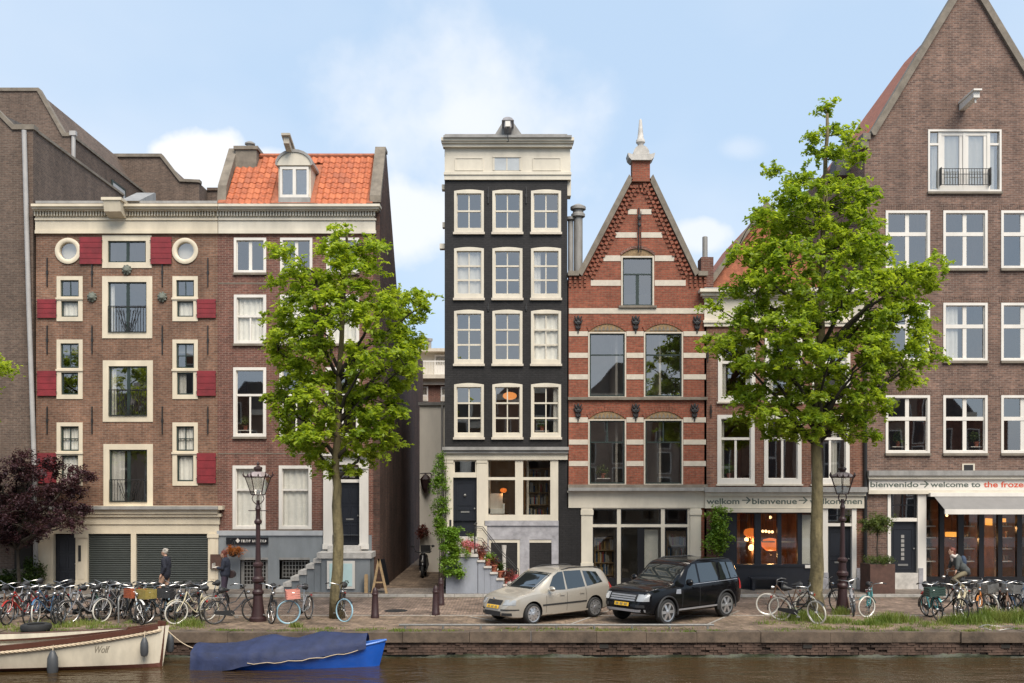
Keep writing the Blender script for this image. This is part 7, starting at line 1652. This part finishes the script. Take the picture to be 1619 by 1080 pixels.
    for s in (-1, 1): MB().ball(tuple(hd+fw*.084+lt*.033*s+Vector((0, 0, .012))), .011, 8).build('eye', cm('eye_dark', (.03, .02, .02), .3), None).parent = rt
    return rt, j
def J_yaw(J): return J.get('_', (0, 0, 0))[0]
walk = {'head': (.04, 0, 1.63), 'neck': (.0, 0, 1.47), 'chest': (-.01, 0, 1.27), 'waist': (0, 0, 1.06), 'hip': (0, 0, .92), 'sh_l': (-.01, .2, 1.40), 'el_l': (-.08, .25, 1.13), 'wr_l': (.04, .25, .90), 'sh_r': (-.01, -.2, 1.40), 'el_r': (-.02, -.26, 1.12), 'wr_r': (.12, -.24, .92), 'hp_l': (0, .09, .88), 'kn_l': (.18, .1, .50), 'an_l': (.20, .1, .09), 'hp_r': (0, -.09, .88), 'kn_r': (.0, -.1, .48), 'an_r': (-.26, -.1, .13)}
x, y = W(262, 0, -2.7)[0], -2.7
person('man in navy jacket and beige trousers walking past the roller shutters', (x, y, 0.0), 175, walk, {'jacket': cm('navy_wool', (.016, .018, .030), .85), 'trousers': cm('beige_chino', (.40, .25, .17), .85), 'shoes': cm('brown_leather', (.16, .07, .03), .5), 'hair': cm('grey_hair', (.34, .31, .27), .8), 'skirt': .27})
stand = {'head': (.06, 0, 1.56), 'neck': (.0, 0, 1.40), 'chest': (-.02, 0, 1.22), 'waist': (-.01, 0, 1.02), 'hip': (0, 0, .88), 'sh_l': (-.02, .18, 1.34), 'el_l': (.02, .23, 1.08), 'wr_l': (.25, .14, 1.10), 'sh_r': (-.02, -.18, 1.34), 'el_r': (.02, -.23, 1.07), 'wr_r': (.25, -.12, 1.06), 'hp_l': (0, .085, .85), 'kn_l': (.03, .09, .47), 'an_l': (-.02, .09, .09), 'hp_r': (0, -.085, .85), 'kn_r': (.04, -.09, .47), 'an_r': (.06, -.09, .09)}
x, y = W(356, 0, -2.6)[0], -2.6
rt, j = person('woman with auburn hair in dark jacket standing at the notice board', (x, y, 0.0), 178, stand, {'jacket': cm('navy_cotton', (.022, .026, .042), .85), 'trousers': cm('plum_trousers', (.05, .035, .055), .85), 'shoes': M['plastic'], 'hair': cm('auburn_hair', (.13, .032, .018), .7), 'long': 1, 'skirt': .2})
bg_ = thing('handbag', 'dark shoulder bag worn by the auburn haired woman', 'bag', (x+.14, y+.2, .85)); MB().tube([(x+.16, y+.1, .85), (x+.16, y+.34, .85)], .13, 10).build('pouch', cm('dark_leather', (.04, .025, .025), .5), bg_, smooth=True); MB().tube([(x+.14, y+.2, .95), (x+.03, y+.1, 1.36), (x+.02, y-.1, 1.36)], .012, 6).build('strap', cm('dark_leather', (.04, .025, .025), .5), bg_)
pa = MB().box(x-.38, x-.25, y-.16, y+.17, 1.10, 1.13).box(x-.4, x-.385, y-.16, y+.17, 1.08, 1.25).build('paper', M['white']); tag(pa, 'white papers held by the auburn haired woman', 'paper')
# cyclist
cb_ = bike(1513, 953, 178, 'black', 'black city bicycle ridden by the woman with the scarf', 0, 0); bl = cb_.location
ride = {'head': (.17, 0, 1.71), 'neck': (.08, 0, 1.55), 'chest': (.0, 0, 1.38), 'waist': (-.16, 0, 1.18), 'hip': (-.26, 0, 1.05), 'sh_l': (.05, .19, 1.49), 'el_l': (.10, .30, 1.24), 'wr_l': (.14, .30, 1.12), 'sh_r': (.05, -.19, 1.49), 'el_r': (.10, -.30, 1.24), 'wr_r': (.14, -.30, 1.12), 'hp_l': (-.22, .1, 1.01), 'kn_l': (.16, .12, .82), 'an_l': (-.18, .13, .50), 'hp_r': (-.22, -.1, 1.01), 'kn_r': (.12, -.12, .66), 'an_r': (.04, -.13, .27)}
rt, j = person('woman in dark jacket and pale scarf riding a bicycle past the awning shop', tuple(bl), 178, ride, {'jacket': cm('charcoal_jacket', (.055, .062, .06), .85), 'trousers': cm('olive_trousers', (.19, .16, .10), .85), 'shoes': M['plastic'], 'hair': cm('auburn_hair', (.13, .032, .018), .7), 'long': 1})
sm_ = MB(); 
for k in range(12): a = 2*math.pi*k/12; sm_.ball((.09+.09*math.cos(a), .09*math.sin(a), 1.555+.02*math.sin(a*3)), (.055, .05, .06), 8)
sm_.ball((.16, 0, 1.46), (.05, .07, .11), 8); remesh_obj(sm_, 'scarf', cm('pale_scarf', (.52, .47, .42), .9), rt, .014)
bk = MB().ball((-.2, 0, 1.38), (.11, .15, .2), 12); o = remesh_obj(bk, 'backpack', cm('blue_backpack', (.03, .05, .09), .8), rt, .016)

# ------------------------------------------------------------------ small things: window contents, litter, manhole
def sill_plant(px, py, Y, m, label):
    x, z = W(px, py, Y); o = thing('sill_plant', label, 'house plant', (x, Y, z)); obj_mesh('pot', potm, o, scale=(.8, .8, .8))
    C = [(x+random.gauss(0, .07), Y+random.gauss(0, .04), z+.3+random.gauss(0, .09)) for _ in range(14)]; P, Q, S = sprays(np.array(C), 4, 7, .14, .3, (.05, .1)); leaf_obj('foliage', P, Q, S, M[m], o)
    MB().box(x-.25, x+.25, Y-.1, Y+.1, z-.03, z).build('shelf_board', M['white'], o)
for a in ((1152, 756, .3, 'leafI', 'leafy house plant behind the lamp shop house window below the climbing sprays'), (1420, 706, .3, 'leafD', 'dark house plant in the lowest cross window beside the elm'), (1544, 706, .3, 'leafO', 'olive house plant in the lowest cross window above the awning'), (857, 681, .3, 'leafI', 'green house plant in the lowest sash window by the red gable house'), (954, 756, .35, 'leafO', 'olive house plant in the lower window of the red gable house'), (388, 680, .3, 'leafO', 'house plant behind the large sash window of the maroon house')): sill_plant(*a)
def bookcase(px0, px1, py0, py1, Y, label):
    x0, z1 = W(px0, py0, Y); x1, z0 = W(px1, py1, Y); o = thing('bookcase', label, 'bookcase', ((x0+x1)/2, Y, z0)); n = 4
    fr = MB().box(x0, x0+.04, Y, Y+.3, z0, z1).box(x1-.04, x1, Y, Y+.3, z0, z1).box(x0+.04, x1-.04, Y+.28, Y+.3, z0, z1)
    for k in range(n+1): z = z0+(z1-z0-.03)*k/n; fr.box(x0+.04, x1-.04, Y, Y+.28, z, z+.03)
    fr.build('frame', M['wood'], o)
    for k in range(n):
        z = z0+(z1-z0-.03)*k/n+.032; x = x0+.05
        while x < x1-.1:
            w = random.uniform(.03, .07); c = random.choice([(.45, .40, .32), (.30, .05, .04), (.05, .10, .18), (.40, .25, .08), (.08, .08, .08), (.5, .48, .45)])
            MB().box(x, x+w-.004, Y+.04, Y+.24, z, z+random.uniform(.5, .85)*(z1-z0)/n).build('book', cm('book_%d' % (int(c[0]*100)), c, .8), o); x += w+(.12 if random.random() < .12 else 0)
bookcase(829, 869, 740, 818, 1.4, 'bookcase of coloured books behind the ground floor window of the black house')
bookcase(1054, 1086, 840, 930, 1.2, 'bookcase of coloured books in the shop of the red gable house')
bookcase(940, 974, 850, 930, 1.2, 'bookcase behind the narrow shop pane beside the black wall')
x, z = W(782, 812, .8); ac = thing('armchair', 'pale armchair behind the ground floor window of the black house', 'armchair', (x, .8, z))
MB().box(x-.25, x+.3, .6, 1.1, z+.0, z+.2).build('seat', M['curt'], ac); MB().prismx([(1.0, z+.2), (1.1, z+.75), (1.2, z+.75), (1.12, z+.2)], x-.25, x+.3).build('backrest', M['curt'], ac); MB().box(x-.33, x-.25, .6, 1.1, z, z+.38).build('arm', M['curt'], ac); MB().box(x+.3, x+.38, .6, 1.1, z, z+.38).build('arm', M['curt'], ac)
pendant(796, 775, 1.0, 'dome', 'small amber lamp hanging behind the ground floor window of the black house', .13)
x, y = G(626, 966); mh = thing('manhole_cover', 'dark iron manhole cover in the road by the bollards', 'manhole cover', (x, y, .004))
MB().lathe([(.36, .004), (.36, .012), (.33, .012)], (x, y, 0), 28).build('rim', M['iron'], mh); MB().lathe([(.325, .004), (.325, .010)], (x, y, 0), 28).build('lid', M['corten'], mh)
V, Fc = [], []
for k in range(900):
    x = random.uniform(-14, 15); y = random.choice([random.uniform(-9.4, -6.5), random.gauss(-2.15, .1), random.uniform(-9.3, -.2)]); z = .1 if y > -1.8 else .012; a = random.uniform(0, 6.28); s = random.uniform(.015, .04); o_ = len(V)
    V += [(x+s*math.cos(a), y+s*math.sin(a), z), (x+s*.5*math.cos(a+1.6), y+s*.5*math.sin(a+1.6), z+.012), (x-s*math.cos(a), y-s*math.sin(a), z+.004), (x-s*.5*math.cos(a+1.6), y-s*.5*math.sin(a+1.6), z+.01)]; Fc.append((o_, o_+1, o_+2, o_+3))
ll = MB().add(V, Fc).build('leaf_litter', M['leafO'], fix=False); ll['kind'] = 'stuff'; ll['label'] = 'scattered leaf litter and crumbs on the street paving'; ll['category'] = 'litter'
